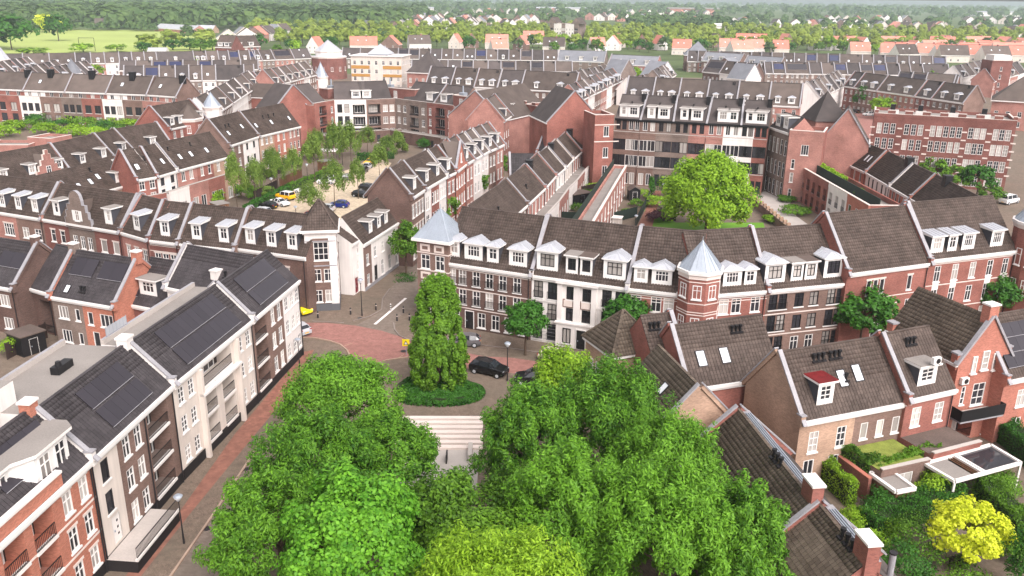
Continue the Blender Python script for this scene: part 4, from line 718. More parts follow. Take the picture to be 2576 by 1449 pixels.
for lab, a, b, fc, kw in (('tall brown and white house with three roof vents up the courtyard row', (-62.46, 186.88, 8.5), (-59.84, 200.62, 8.5), [(0, .45, 'brown', W3((.5, 3.3, 6.2), 1.7, .9, 2, 2, [.28, .72])), (.45, 1, 'white', W3((.5, 3.3, 6.2), 1.5, .9, 1, 1, [.25, .68], col='black'))], dict(cop='lr', vent=[(.3, .6, 2, 1.6)], sky=[(.25, .3), (.75, .4)])), ('tall pink and brown house with dark roof vents before the red gable wall', (-59.84, 200.62, 8.5), (-54.04, 217.33, 8.5), [(0, .35, 'tan', W3((.5, 3.3, 6.2), 1.6, .9, 2, 2, [.2, .5, .8])), (.35, .68, 'salmon', W3((.5, 3.3, 6.2), 1.9, .9, 2, 2, [.3, .7])), (.68, 1, 'pink', W3((.5, 3.3, 6.2), 1.8, .7, 1, 2, [.2, .5, .8]))], dict(cop='', vent=[(.35, .6, 3, 2.2)], sky=[(.1, .3), (.45, .3), (.88, .3)]))):
    house(lab, a, b, 9, 8.5, 13.9, fc, group=G, wall='brown', **kw)
# house with the hexagonal bay and the white street beyond
r = house('red brick corner house with a hexagonal bay and two white dormers', (-83.14, 206.86, 9), (-78.97, 221.88, 9), 9.5, 9, 14, [(0, 1, 'red', W3((.6, 3.6, 6.4), 1.7, 1., 2, 2, [.12, .3, .9]))], group=G, wall='red', cop='lr', dorm=[dict(x=.14, w=1.6, kind='flat'), dict(x=.34, w=1.5, kind='flat'), dict(x=.9, w=1.5, kind='flat')])
turret(r, 9., .6, 0, 10.2, 3.1, 6, 'red', 'farroof', 3.4, [(7, 1.9, .9, 2, 2), (3.6, 1.9, .9, 2, 2)], ph=0)
def street(pts, clrs, labs, D, E, Rz, group, wins=(.6, 3.6, 6.4), dorm=1, roof='farroof', cop='r', **k):
    out = []
    for i in range(len(pts)-1):
        L = frame_of(pts[i], pts[i+1])[2]; c = clrs[i % len(clrs)]; n = max(1, int(L/2.3))
        dl = [dict(x=(j+.5)/dorm, w=min(1.5, L*.34), kind='flat', h=1.9) for j in range(dorm)] if dorm else []
        out.append(house(labs(i), pts[i], pts[i+1], D, E, Rz, [(0, 1, c, W3(wins, 1.6, .95, 2, 2, cols(n)))], group=group, wall=c, tiles=0, roof=roof, cop=('l' if i == 0 else '')+cop, dorm=dl, **k))
    return out
def split(A, B, n): return [lerp(A, B, i/n) for i in range(n+1)]
ORD = 'first second third fourth fifth sixth seventh eighth ninth tenth eleventh twelfth thirteenth fourteenth fifteenth sixteenth seventeenth eighteenth nineteenth twentieth'.split(); ORD += ['twenty-'+o for o in ORD[:9]]+['thirtieth']+['thirty-'+o for o in ORD[:9]]+['fortieth']+['forty-'+o for o in ORD[:9]]+['fiftieth']+['fifty-'+o for o in ORD[:9]]
CN = dict(red='red', white='white', brown='brown', pink='pink', grey='grey', darkred='dark red', salmon='orange red', tan='tan', cream='cream', darkbrown='dark brown')
s_ = street(split((-80.46, 230.28, 9), (-92.09, 316.51, 9), 6), ['white', 'brown', 'white'], lambda i: f'{["white", "brown", "white"][i%3]} gabled street house, {ORD[i]} from the zinc cone turret upward', 8, 9, 13.6, 'white street going up behind the bay house')
turret(s_[0], 1., .2, 0, 11.2, 2.4, 8, 'white', 'zinc', 3.6, [(7, 2., .9, 1, 2)], ph=.2)
street(split((-85.87, 314.27, 9), (-81.06, 357.98, 9), 6), ['pink', 'white', 'brown'], lambda i: f'slant roofed house, {ORD[i]} from lower end of street left of the mint spire', 9, 9, 14, 'slanting row left of the yellow block')

# long chimney row behind the left garden
G = 'chimney row behind the left garden'; hp = [(-175.72, 284.28, 10), (-157.77, 279.93, 10), (-142.71, 276.66, 10), (-128.22, 273.43, 10), (-114.18, 270.27, 10), (-103.22, 265.79, 10)]
hc = [('red', 'red'), ('white', 'brown'), ('grey', 'red'), ('white', 'brown'), ('pink', 'pink')]
for i, lb in enumerate(('red row house at the far left of the chimney row', 'white and brown row house with the first black chimney', 'grey and red row house in the middle of the chimney row', 'white and brown row house right of the middle with two black chimneys', 'pink row house ending the chimney row by the dark shed roof')):
    a, b = hp[i], hp[i+1]; L = frame_of(a, b)[2]; c = hc[i]
    r = house(lb, a, b, 9.5, 10, 15, [(0, .5, c[0], W3((7.9,), 1.8, 1.3, 2, 1, [.25, .7])), (.5, 1, c[1], W3((7.9,), 1.8, 1.3, 2, 1, [.3, .75]))], group=G, wall='brown', tiles=0, roof='farroof', cop='r', sky=[(.3, .4, 1., 1.4)] if i != 2 else [], chim=[(.5, .42, 1.2, 1.6, 1.6, 'black', 'black')] if i in (1, 2, 3) else [(.95, .4, .8, 1.5, 1.5, 'black', 'black')])
    ext(r, L, 2.6, 7.6, [(0, .5, c[0], W3((.3, 3.8), 2.5, 1.7, 2, 1, [.2, .5, .82], col='darkwood')), (.5, 1, c[1], W3((.3, 3.8), 2.5, 2.2, 2, 1, [.28, .74], col='darkwood'))], c[0], par=.8)

# ---------------------------------------------------------------- curved apartment block behind the car park
G = 'curved apartment block behind the car park'; ip = [(-55.01, 238.67, 11), (-51.30, 247.47, 11), (-42.52, 249.28, 11), (-34.68, 253.02, 11), (-24.55, 244.27, 11), (-16.70, 237.70, 11)]
def iflat(lb, a, b, c, fc, dm, **k):
    L = frame_of(a, b)[2]; u = (Vector(b)-Vector(a)).normalized(); v = Vector((-u.y, u.x, 0))*3.2
    r = house(lb, Vector(a)+v, Vector(b)+v, 10, 11.2, 15.9, [(0, 1, 'brown', [])], name='apartment_house', group=G, wall='brown', tiles=0, roof='farroof2', cop=k.pop('cop', ''), dorm=dm, **k)
    ext(r, L, 3.2, 11, [(0, 1, c, fc)], c, par=.6); ext(r, L, 8.5, 2.9, [(0, 1, 'darkbrown', W3((.1,), 2.1, 1., 1, 1, [.2, .7], col='black'))], 'brown', par=.5); return r
bl = dict(loggia=1, slab='metal', rail='black')
iflat('red brick apartment section with black balconies at its left end', ip[0], ip[1], 'red', W3((2.2, 5.2, 8.2), 2.3, 3.4, 3, 1, [.4], **bl)+W3((2.2, 5.2, 8.2), 1.8, .9, 2, 2, [.85]), [], cop='l')
iflat('white apartment section with dark window pairs and a planted balcony', ip[1], ip[2], 'white', W3((1.2, 4.6, 8.), 2.4, 1.4, 1, 2, [.16, .38], col='black')+W3((1., 4.3, 7.7), 2.5, 3.4, 3, 1, [.76], **bl), [dict(x=.7, w=2.6, n=4, h=2.2)])
iflat('brown apartment section with glazed black balconies', ip[2], ip[3], 'brown', W3((1., 4.3, 7.7), 2.5, 3.6, 3, 1, [.27], **bl)+W3((1.2, 4.6, 8.), 1.9, 1.4, 2, 2, [.65, .88], dark=.3), [dict(x=.15, w=2.6, n=4, h=2.2)])
r = iflat('grey brick apartment section with a green railed balcony', ip[3], ip[4], 'grey', W3((1.2, 4.6, 8.), 1.9, 1.2, 2, 2, [.12, .3, .88])+W3((1., 4.3, 7.7), 2.5, 3.6, 3, 1, [.6], **bl), [dict(x=.8, w=2.6, n=4, h=2.2)], cop='r')
iflat('dark red apartment section with black balconies at the right end', ip[4], ip[5], 'darkred', W3((2.2, 5.2, 8.2), 1.9, .9, 2, 2, [.12, .85])+W3((2., 5., 8.), 2.4, 3.6, 3, 1, [.5], **bl), [dict(x=.3, w=2.6, n=4, h=2.2)])
for (lb, a, b, z) in (('red brick roof house with a grey vent box on the left of the curved block', (-48.05, 252.08, 11.3), (-37.57, 249.10, 11.3), 13.6), ('long red brick roof house with white curved coping on the curved block', (-23.35, 258.67, 11.3), (-10.42, 243.98, 11.3), 14.)):
    pass
for r_, xs, z in ((None, 0, 0),): pass
for lb, a, b in (('red roof room with vent box on the left part of the curved block', (-47.44, 246.87, 11), (-46.51, 247.93, 11)),): pass
def roofroom(lb, A, B, D, z0, z1):
    loc, rz, L = frame_of(A, B); r = root('roof_room', lb, 'roof room', (loc[0], loc[1], z0), rz, 'red roof rooms of the curved block'); h = z1-z0
    k = MB(); k.box(0, 0, 0, L, D, h, 'darkred', 'feltdark'); ob('wall', k, r); k = MB(); k.box(-.1, -.1, h, L+.1, .25, h+.2, 'stone'); k.box(-.1, .25, h, .25, D, h+.2, 'stone'); k.box(L-.25, .25, h, L+.1, D, h+.2, 'stone'); ob('parapet', k, r)
    k = MB(); k.box(L*.2, 1, h, L*.2+2, 2.4, h+.8, 'zinc'); k.cyl(L*.2+1, 1.7, h+.8, h+2.6, .25, .2, 8, 'zinc'); ob('roof_vent', k, r); window(r, L*.5, .3, 1.2, 1.9, 2, 2, y=-.12)
roofroom('wide red roof room with a grey vent on the left part of the curved block', (-54.20, 253.27, 11.1), (-48.71, 260.09, 11.1), 4, 11.1, 14.)
roofroom('widest red roof room with a grey vent in the middle of the curved block', (-41.37, 261.90, 11.1), (-28.96, 253.71, 11.1), 4, 11.1, 14.)
roofroom('white trimmed roof room with a grey vent on the right part of the curved block', (-16.96, 241.35, 11.1), (-12.27, 236.39, 11.1), 4, 11.1, 14.)
gable_house('broad bright red gable end of the curved apartment block', (-64.41, 232.28, 10.5), (-55.76, 241.88, 10.5), 9, 10.5, 16.6, [], [], 'red', 'farroof2', 'apartment_house', group=G)
gable_house('broad pink brick gable end on the right of the curved block', (-17.08, 224.94, 10.5), (-2.77, 217.04, 10.5), 26, 10.5, 17.2, [], [], 'pink', 'farroof', 'apartment_house', group=G)
street(split((-2.52, 212.66, 11), (3.12, 244.05, 11), 3), ['pink'], lambda i: f'pink brick house with white dormers along the lane, {ORD[i]} from the pink gable', 9, 11, 16, 'lane houses by the pink gable')
r = flat_block('dark red crenellated block with white discs between pink gable and red gable', (2.67, 233.82, 12), (12.81, 219.02, 12), 10, 12, [(0, .4, 'darkred', W3((1, 4.6, 8.), 2.1, 2.2, 3, 2, [.5])), (.4, 1, 'darkred', W3((1, 4.6, 7.6), 2.4, .9, 2, 3, [.2, .42, .64, .86]))], mat='darkred', merlons=5)
k = MB()
for i in range(4): k.cyl(8+i*1.9, 10.9, -.07, -.01, .35, .35, 14, 'stone', 'y')
ob('stone_discs', k, r)

# ---------------------------------------------------------------- large apartment block, right of centre
G = 'large apartment block with terraces'; jp = [(22.83, 194.23, 14.5), (28.34, 192.05, 14.5), (35.24, 190.04, 14.5), (42.05, 187.45, 14.5), (49.01, 185.55, 14.5), (54.37, 183.58, 14.5)]
gd = [('brown', 'brown'), ('brown', 'grey'), ('grey', 'pink'), ('pink', 'white'), ('white', 'red')]
lbs = ('dark brown apartment section at the left of the terraced block', 'brown and grey apartment section with two tall white dormers', 'grey and pink apartment section in the middle of the terraced block', 'pink and white apartment section with a white dormer pair', 'white and red apartment section at the right of the terraced block')
for i in range(5):
    a, b = jp[i], jp[i+1]; L = frame_of(a, b)[2]; c = gd[i]
    f = lambda zs, h, w: [(0, .5, c[0], W3(zs, h, w*.84, 2, 1, [.28, .74], dark=.8, col='frame' if i % 2 else 'black', sill=False)), (.5, 1, c[1], W3(zs, h, w*.84, 2, 1, [.26, .72], dark=.8, col='black' if i % 3 else 'frame', sill=False))]
    r = house(lbs[i], a, b, 10, 14.5, 19.2, f((12,), 2.1, 1.2), name='apartment_house', group=G, wall='brown', tiles=0, roof='farroof2', cop='' if i == 4 else 'r', gut='black', dorm=[dict(x=.3, w=1.8, h=2.6, y0=.3, n=1), dict(x=.68, w=2.6, h=2.6, y0=.3, n=3)] if i != 3 else [dict(x=.45, w=2.3, h=2.6, y0=.3, n=3), dict(x=.75, w=2., h=2.6, y0=.3, n=2)], chim=[(.92, .4, .3, .9, .9, 'black', 'black')], vent=[(.5, .6, 1)])
    ext(r, L, 1.3, 11.2, f((4.2, 7.7), 2.4, 2.3), 'brown', par=.5, top='feltdark'); ext(r, L, 2.6, 3.9, f((.3,), 2.6, 1.3), 'darkred', par=.3, top='feltdark')
r = gable_house('broad orange red gable end left of the terraced block', (7.51, 194.37, 12), (19.97, 197.77, 14), 14, 13.2, 20, [], [], 'red', 'farroof2', 'apartment_house', group=G)
r = flat_block('square red brick stair tower with white bands between gable and terraces', (17.40, 184.97, 15.5), (21.60, 185.95, 15.5), 8, 15.5, [(0, 1, 'red', W3((3, 7, 11.6), 2.2, 1.2, 2, 1, [.62]))], 'stair_tower', 'tower', G, 'red')
for z in (10.4, 14): band(r, 0, 5.6, z, .2)
# right wing with arcade and pink gable
wp = [(55.52, 186.59, 14), (56.91, 177.54, 14)]
r = house('grey brick wing with arcaded balconies right of the terraced block', wp[0], wp[1], 6, 14, 17, [(0, 1, 'grey', W3((.2, 4.4, 9.), 3.2, 1., 1, 2, cols(5), sill=False))], name='apartment_house', group=G, wall='pink', tiles=0, roof='farroof2', cop='', dorm=[dict(x=.3, w=2.2, h=2.4), dict(x=.7, w=2.2, h=2.4)])
r = flat_block('pink and red brick corner block with a roof terrace and white door', (56.66, 176.44, 14), (62.83, 173.71, 14), 8, 14, [(0, 1, 'pink', W3((9.8,), 2.1, 1.5, 3, 1, [.5])+W3((.6, 4., 6.8), 2., .7, 1, 2, [.2]))], 'corner_block', 'building', G, 'red')
gable_house('pink weathered brick gable closing the arcaded wing', (65.96, 184.65, 11.5), (75.21, 181.01, 10.5), 10, 11, 18.2, [], [], 'pink', 'farroof', 'apartment_house', group=G)
r = root('pyramid_house', 'steep slate coloured pyramid roof on a pink stair tower behind the wing', 'tower', (68.94, 191.67, 15), .1, G)
k = MB(); k.box(-3.6, -3.6, -15, 3.6, 3.6, 0, 'pink'); ob('wall', k, r); k = MB()
for i in range(4):
    q = [(-3.9, -3.9, 0), (3.9, -3.9, 0), (3.9, 3.9, 0), (-3.9, 3.9, 0)]; k.poly([q[i], q[(i+1) % 4], (0, 0, 6.2)], 'farroof2')
k.cyl(0, 0, 6, 7.4, .08, .02, 6, 'zinc'); ob('roof', k, r)
# crenellated block far right
r = flat_block('large dark red crenellated apartment block with rows of white framed windows', (82.56, 198.16, 15), (109.26, 187.36, 15), 13, 15, [(a, b, 'darkred', W3((.6, 4.2, 7.8, 11.2), 2.4, 1.05, 2, 3, cs, sill=False)) for a, b, cs in ((0, .2, [.25, .5, .75]), (.2, .4, [.25, .5, .75]), (.4, .66, [.14, .32, .5, .68, .86]), (.66, .83, [.25, .5, .75]), (.83, 1, [.25, .5, .75]))], mat='darkred', merlons=9)
L = frame_of((82.56, 198.16, 15), (109.26, 187.36, 15))[2]
for x in (0, .2, .4, .66, .83, 1):
    for z in (3.4, 5.3, 7., 8.8, 10.6, 12.4): k = MB(); k.box(L*x-.5, -.07, z, L*x+.5, -.003, z+.3, 'stone'); ob('stone_block', k, r)
for x in (.1, .3, .53, .75): k = MB(); k.box(L*x, 2, 15, L*x+2.2, 4, 16.4, 'white', 'felt'); k.box(L*x+.4, 2.3, 16.4, L*x+1.4, 3.4, 17.6, 'black'); ob('roof_vent', k, r)
# row with roof terrace above the inner garden
G = 'row above the inner garden'
for lb, a, b, c, kw in (('brick house with two long skylights next to the pink gable', (72.06, 192.83, 6.5), (72.96, 174.82, 6.5), 'salmon', dict(cop='r', sky=[(.75, .35, .7, 1.6), (.83, .35, .7, 1.6), (.3, .6, .5, 1.2)], chim=[(.42, .45, 1., 1.6, 1.2, 'black', 'black')])), ('white house with dark windows and a black chimney pair above the terrace', (72.96, 174.82, 6.5), (72.17, 161.09, 6.5), 'white', dict(cop='r', chim=[(.9, .45, .9, 1.6, 1.2, 'black', 'black')])), ('orange brick house with a grey coping above the terrace', (72.17, 161.09, 6.5), (71.63, 150.83, 6.5), 'salmon', dict(cop='r')), ('last brick house of the terrace row, touching the huge plain roof', (71.63, 150.83, 6.5), (70.09, 131.79, 6.5), 'salmon', dict(cop='', chim=[(.3, .45, .9, 1.4, 1.2, 'black', 'black')]))):
    house(lb, a, b, 7.4, 6.5, 10.8, [(0, 1, c, W3((3.9,), 2., .8, 1, 1, [.15, .32, .5, .7, .86], col='frame' if c != 'white' else 'black'))], group=G, wall=c, **kw)
r = flat_block('two storey red and white brick arcade with open balconies and a hedged roof terrace', (60.01, 179.50, 6.2), (60.45, 141.89, 6.2), 6, 6.2, [(0, .5, 'red', W3((.2, 3.2), 2.3, 1.5, 1, 1, cols(6), loggia=1, slab='red', rail='metal')), (.5, .75, 'white', W3((.2, 3.2), 2.3, 1.5, 1, 1, cols(3), loggia=1, slab='white', rail='metal')), (.75, 1, 'salmon', W3((.2, 3.2), 2.2, 1.2, 1, 1, cols(3)))], 'arcade_block', 'building', G, 'red', par=.9)
L = frame_of((60.01, 179.50, 6.2), (60.45, 141.89, 6.2))[2]; k = MB(); k.box(2, 2.2, 6.2, L-1, 2.35, 8., 'greenfence'); ob('terrace_screen', k, r)
# row with black chimneys between the lanes
G = 'terrace row between the gardens'
mp = [(-2.89, 121.32, 7), (2.32, 140.37, 7), (5.76, 153.82, 7), (8.24, 165.35, 7), (10.46, 173.29, 7), (12.73, 183.38, 7), (15.32, 193.05, 7), (18.57, 202.61, 7)]
ml = ('nearest grey tiled house of the garden row with a brown roof terrace', 'garden row house with a square roof terrace and pipe', 'garden row house with the first black chimney', 'white garden row house left of the middle coping', 'garden row house with the second black chimney', 'cream garden row house behind the second chimney', 'garden row house with the last black chimney', 'pink end house of the garden row against the red gable')
mc = ['brown', 'pink', 'pink', 'white', 'cream', 'pink', 'pink', 'tan']
for i in range(7):
    L = frame_of(mp[i], mp[i+1])[2]; n = max(1, int(L/2.4))
    r = house(ml[i], mp[i], mp[i+1], 7.4, 7, 10.9, [(0, 1, mc[i], W3((3.8,), 2.3, 1., 1, 1, cols(n)))], group=G, wall=mc[i], cop='r', chim=[(.1, .42, .7, 1.5, 1.1, 'black', 'black')] if i in (2, 4, 6) else [], vent=[(.4, .4, 1)] if i < 2 else [])
    if i: ext(r, L, 2.8, 3.7, [(0, 1, ['pink', 'white'][i % 2], W3((.2,), 2.4, 1.3, 2, 1, cols(n)))], 'white', par=.9)
    else:
        pass
r = flat_block('long low pink brick garden wing with a pale terrace roof walk', (11.62, 126.63, 5.6), (24.12, 180.52, 5.6), 2.7, 5.6, [(0, 1, 'pink', W3((.2, 2.9), 2.2, 1.6, 2, 1, cols(12)))], 'garden_wing', 'building', G, 'pink', 'felt', par=.6)
L = frame_of((11.62, 126.63, 5.6), (24.29, 180.53, 5.6))[2]; k = MB(); n = 40
for i in range(n): k.box(L*i/n+.02, 2.72, 4.5, L*(i+1)/n-.02, 2.8, 7.6, 'greenfence')
o = ob('garden_screen', k, r, kind='stuff')
for lb, a, b in (('grey tiled side roof with a stepped coping left of the garden row', (-0.55, 165.51, 6), (4.22, 165.78, 6)), ('second grey tiled side roof behind the stepped one', (5.50, 195.86, 6.5), (9.77, 193.49, 6.5))):
    house(lb, a, b, 8, a[2], a[2]+4.4, [(0, 1, 'pink', [])], group=G, wall='pink', cop='l', roof='tiledark')

# ---------------------------------------------------------------- long rows towards the horizon
def ticks(A, B, xs): return [lerp(A, B, (x-xs[0])/(xs[-1]-xs[0])) for x in xs]
def farrow(desc, pts, D, E, Rz, feat, colors, group, cop='r', floors=(.6, 3.4), roof=None, own=None):
    """feat letters per house: d one dormer, D two dormers, s two skylights, t top skylight, b blue panels, p dark panels, n nothing"""
    names = dict(d='white dormer', D='two white dormers', s='two skylights', t='top skylight', b='blue solar panels', p='dark solar panels', n='plain roof', l='low skylight')
    for i in range(len(pts)-1):
        c = colors[i % len(colors)]; f = feat[i % len(feat)]; L = frame_of(pts[i], pts[i+1])[2]; n = max(1, int(L/2.4)); kw = {}
        if f == 'd': kw['dorm'] = [dict(x=.5, w=1.5, kind='hip', h=1.9)]
        if f == 'D': kw['dorm'] = [dict(x=.28, w=1.5, kind='hip', h=1.9), dict(x=.72, w=2.1, kind='hip', h=1.9, n=3)]
        if f in 'st': kw['sky'] = [(.3, .2, 1., 1.2), (.72, .2, 1., 1.2)] if f == 's' else [(.5, .8, .8, .9), (.6, .2, 1., 1.2)]
        if f == 'l': kw['sky'] = [(.4, .3, 1., 1.2)]
        if f == 'b': kw['sol'] = [(.12, .9, .35, .85, 2, 1, 'bluesolar')]
        if f == 'p': kw['sol'] = [(.12, .9, .35, .85, 2, 1, 'solar')]
        if RNG.random() < .5: kw['vent'] = [(.8, .85, 2, .5)]
        house(f'{CN.get(c, c)} house, {names[f]}, {ORD[i] if i < 20 else "last"} from left in {desc}', pts[i], pts[i+1], D, E, Rz, [(0, 1, c, W3(floors, 1.5, 1.1, 2, 2, cols(n)))], group=group, wall=c, tiles=0, roof=roof or ('farroof' if i % 3 else 'farroof2'), cop=('l' if i == 0 else '')+cop, **kw)
farrow('the long meadow row', ticks((-251.08, 425.13, 6), (-139.65, 475.53, 6), [-40, 210, 457, 705, 855, 990, 1135, 1263, 1390, 1515, 1905, 2040, 2170, 2285, 2400, 2517, 2576]), 9, 6, 11, 'lssdddddddDddbdb', ['grey', 'pink', 'white'], 'long row below the meadow')
farrow('the short dome row', ticks((-139.65, 475.53, 6), (-114.80, 498.59, 6), [0, 60, 185, 380, 560]), 9, 6, 11, 'ddpt', ['pink', 'grey'], 'short row left of the domed block')
farrow('the row over the yellow block', ticks((-98.23, 501.32, 6), (24.79, 501.56, 6), [0, 160, 400, 500, 595, 690, 790, 890, 990, 1090, 1190, 1290, 1390, 1490, 1595, 1700, 1800, 1930]), 9, 6, 11.4, 'lnlppslllsbldlpns', ['grey', 'white'], 'row above the yellow block')
farrow('the right row below red roofs', ticks((99.33, 506.89, 6), (235.10, 479.61, 6), [0, 110, 218, 330, 550, 658, 760, 866, 980, 1090, 1205, 1315, 1425, 1540, 1760, 1870, 1980, 2095, 2210, 2320, 2435, 2560]), 9, 6, 11.6, 'llldllslslbnblldpdlsb', ['grey', 'pink'], 'right row under the red roofs')
farrow('the second right row', ticks((124.33, 435.25, 5.5), (215.03, 433.31, 5.5), [0, 80, 205, 455, 580, 710, 835, 970, 1100, 1240, 1370, 1480, 1608, 1870]), 9, 5.5, 10.5, 'nbpnnbnpbnnnn', ['grey', 'brown'], 'second right row')
farrow('the small panel row', ticks((170.48, 391.00, 5.5), (190.52, 377.15, 5.5), [1280, 1425, 1575, 1860, 1890]), 9, 5.5, 10, 'ppnn', ['grey', 'brown'], 'row with small panels at the right')
farrow('the low row by the pyramid house', ticks((-50.53, 430.61, 5.5), (28.53, 431.85, 5.5), [0, 150, 280, 365, 500, 620, 770, 900, 1050, 1200, 1330, 1450, 1620]), 9, 5.5, 10, 'npnlpnnpnpnn', ['grey', 'brown'], 'low row behind the pyramid house')
farrow('the second left row', ticks((-184.75, 409.84, 5.5), (-124.08, 425.23, 5.5), [1200, 1360, 1520, 1675, 1830, 1980, 2125, 2260, 2420, 2600]), 8, 5.5, 9.6, 'nnbbnbnnn', ['brown', 'grey'], 'second left row')
farrow('the third left row', ticks((-158.15, 353.85, 6), (-109.07, 366.85, 6), [1205, 1412, 1575, 1745, 1890, 2030, 2180, 2490, 2600]), 9, 6, 11.6, 'Dblddlnn', ['grey', 'white'], 'third left row')
farrow('the dormer row behind the curved block', ticks((-32.64, 323.36, 9), (20.90, 302.49, 9), [1680, 1945, 2190, 2425, 2660, 3180]), 9.5, 9, 15, 'DDDDD', ['brown', 'pink', 'white', 'brown'], 'dormer row behind the curved block', floors=(.6, 3.6, 6.4))
farrow('the row behind the terraces', ticks((36.37, 285.55, 9), (87.85, 266.67, 9), [1160, 1440, 1700, 1980, 2270, 2570, 2860]), 9.5, 9, 15.4, 'DDDDDD', ['brown', 'pink'], 'dormer row behind the terraced block', floors=(.6, 3.6, 6.4))
farrow('the row behind the battlements', ticks((126.63, 335.41, 9), (145.71, 281.50, 9), [770, 890, 1140, 1525, 1680, 1960]), 8.5, 9, 14.2, 'dDDdD', ['darkred', 'brown', 'pink'], 'dormer row behind the crenellated block', floors=(.6, 3.6, 6.4))
farrow('the solar row near slate roofs', ticks((134.51, 416.16, 7), (147.05, 365.15, 7), [0, 180, 290, 390, 500]), 9, 7, 12, 'pldl', ['darkbrown', 'white', 'brown'], 'solar row right of the slate roofs') if 0 else farrow('the solar row near slate roofs', ticks((90.42, 421.58, 7), (107.47, 397.78, 7), [0, 180, 290, 390, 500]), 9, 7, 12.4, 'pldl', ['darkbrown', 'white', 'brown'], 'solar row right of the slate roofs')
# slanting rows of narrow gables
for desc, a, b, n, cl in (('the slanted rows at far left', (-217.49, 372.09, 6), (-221.84, 409.84, 6), 6, 'pink'), ('the slanted pair in the left middle', (-190.19, 348.32, 6), (-201.30, 394.68, 6), 5, 'brown'), ('the slanted row beside the grey cone', (-183.78, 357.75, 6), (-186.78, 392.34, 6), 5, 'brown'), ('the slanted row right of the chimneys', (-96.02, 322.01, 7), (-81.40, 362.64, 7), 7, 'pink'), ('the white dormer lane at right', (105.59, 301.54, 8), (134.53, 353.16, 8), 6, 'white'), ('the pale lane beside the slate gables', (27.08, 368.98, 5), (50.43, 418.13, 5), 7, 'grey'), ('the slate lane centre right', (61.02, 358.61, 7), (73.92, 401.79, 7), 3, 'grey'), ('the slanted row at the far right', (205.07, 401.88, 7), (246.49, 452.48, 7), 5, 'white'), ('the pink slanted lane at the right edge', (210.73, 385.10, 7), (255.22, 439.00, 7), 4, 'pink')):
    farrow(desc, split(a, b, n), 9, a[2], a[2]+5, 'dndnd', [cl, 'white'], desc[4:])
farrow('the lane by the red battlements', split((22.10, 286.20, 8), (44.45, 359.63, 8), 7), 9, 8, 12.6, 'DdDdDdD', ['pink', 'white', 'brown'], 'lane by the red battlements')
farrow('the lane behind the terraces', split((47.32, 338.75, 6), (67.90, 377.19, 6), 5), 8, 6, 10.5, 'dndnd', ['white', 'grey'], 'lane behind the terraces')
# single far buildings
def pyramid_block(lb, x, y, wd, dp, z, rise, mat, roofm, rz=0, base=None, fl=(.6, 3.6, 6.6), n=4, over=.5, inset=0, group=None):
    r = root('pyramid_roofed_block', lb, 'building', (x, y, 0), rz, group); k = MB(); k.box(0, .0, 0, wd, dp, z, mat, 'white') if 0 else None
    facade(r, 0, wd, z, mat, W3([f for f in fl if f < z-1.5], 1.8, 1.2, 2, 2, cols(n)))
    s = ob('side', None, r, (0, dp, 0), -math.pi/2); facade(s, 0, dp, z, mat, W3([f for f in fl if f < z-1.5], 1.8, 1.2, 2, 2, cols(max(1, n-1))))
    s = ob('side', None, r, (wd, 0, 0), math.pi/2); facade(s, 0, dp, z, mat, W3([f for f in fl if f < z-1.5], 1.8, 1.2, 2, 2, cols(max(1, n-1))))
    k = MB(); k.box(-over, -over, z, wd+over, dp+over, z+.35, 'white'); ob('cornice', k, r); k = MB(); i = inset
    q = [(i-over*.8, i-over*.8, z+.36), (wd-i+over*.8, i-over*.8, z+.36), (wd-i+over*.8, dp-i+over*.8, z+.36), (i-over*.8, dp-i+over*.8, z+.36)]
    for j in range(4): k.poly([q[j], q[(j+1) % 4], (wd/2, dp/2, z+rise)], roofm)
    ob('roof', k, r); return r
p = (-79.75, 431.09, 0); r = pyramid_block('yellow and white apartment block with a white pyramid on its flat roof', p[0], p[1]-40, 16.5, 14, 14, 6.5, 'cream', 'zincpale', -.12, fl=(.6, 3.9, 7.2, 10.5), n=6, inset=3.4) if 0 else None
q = (-72.34, 389.12, 14.5); r = pyramid_block('yellow and white apartment block with a white pyramid on its flat roof', q[0], q[1], 23, 15, 14.5, .6, 'cream', 'white', -.14, fl=(.8, 4, 7.2, 10.9), n=7, inset=4); k = MB(); q4 = [(6.5, 2.5, 15.3), (16.5, 2.5, 15.3), (16.5, 12.5, 15.3), (6.5, 12.5, 15.3)]; [k.poly([q4[j], q4[(j+1) % 4], (11.5, 7.5, 19.6)], 'zincpale') for j in range(4)]; k.box(7, 3, 14.9, 16, 12, 15.29, 'zinc'); ob('roof_pyramid', k, r)
k = MB(); 
for (x0, x1) in ((.1, 8.5), (14.5, 22.9)):
    k.box(x0, -.12, 9.2, x1, -.01, 10.6, 'ochre'); k.box(x0, -.12, 5.8, x1, -.01, 7., 'ochre')
ob('ochre_panel', k, r)
q = (-98.29, 433.85, 11); r = root('domed_block', 'dark red block with a white domed cap and glazed top floor', 'building', (q[0]+5, q[1]+9, 0), 0)
turret(r, 0, 0, 0, 10.6, 8.6, 12, 'darkred', 'zincpale', .2, [(4, 2, 1.2, 2, 2)], ph=.1); turret(r, 0, 0, 10.9, 13.2, 6.6, 12, 'frame', 'zincpale', 5.2, [(11.2, 1.6, 2., 3, 1)], ph=.1)
for lb, x, y, rz, s in (('white pointed tower roof at the left edge of the picture', 14, 132, 0, 1.), ):
    q = (-246.48, 420.08, 9); r = root('white_tower', lb, 'tower', (q[0], q[1], 0), 0); turret(r, 0, 0, 0, 9, 5, 8, 'white', 'zincpale', 8, [(5, 2, 1, 2, 2)], ph=.2)
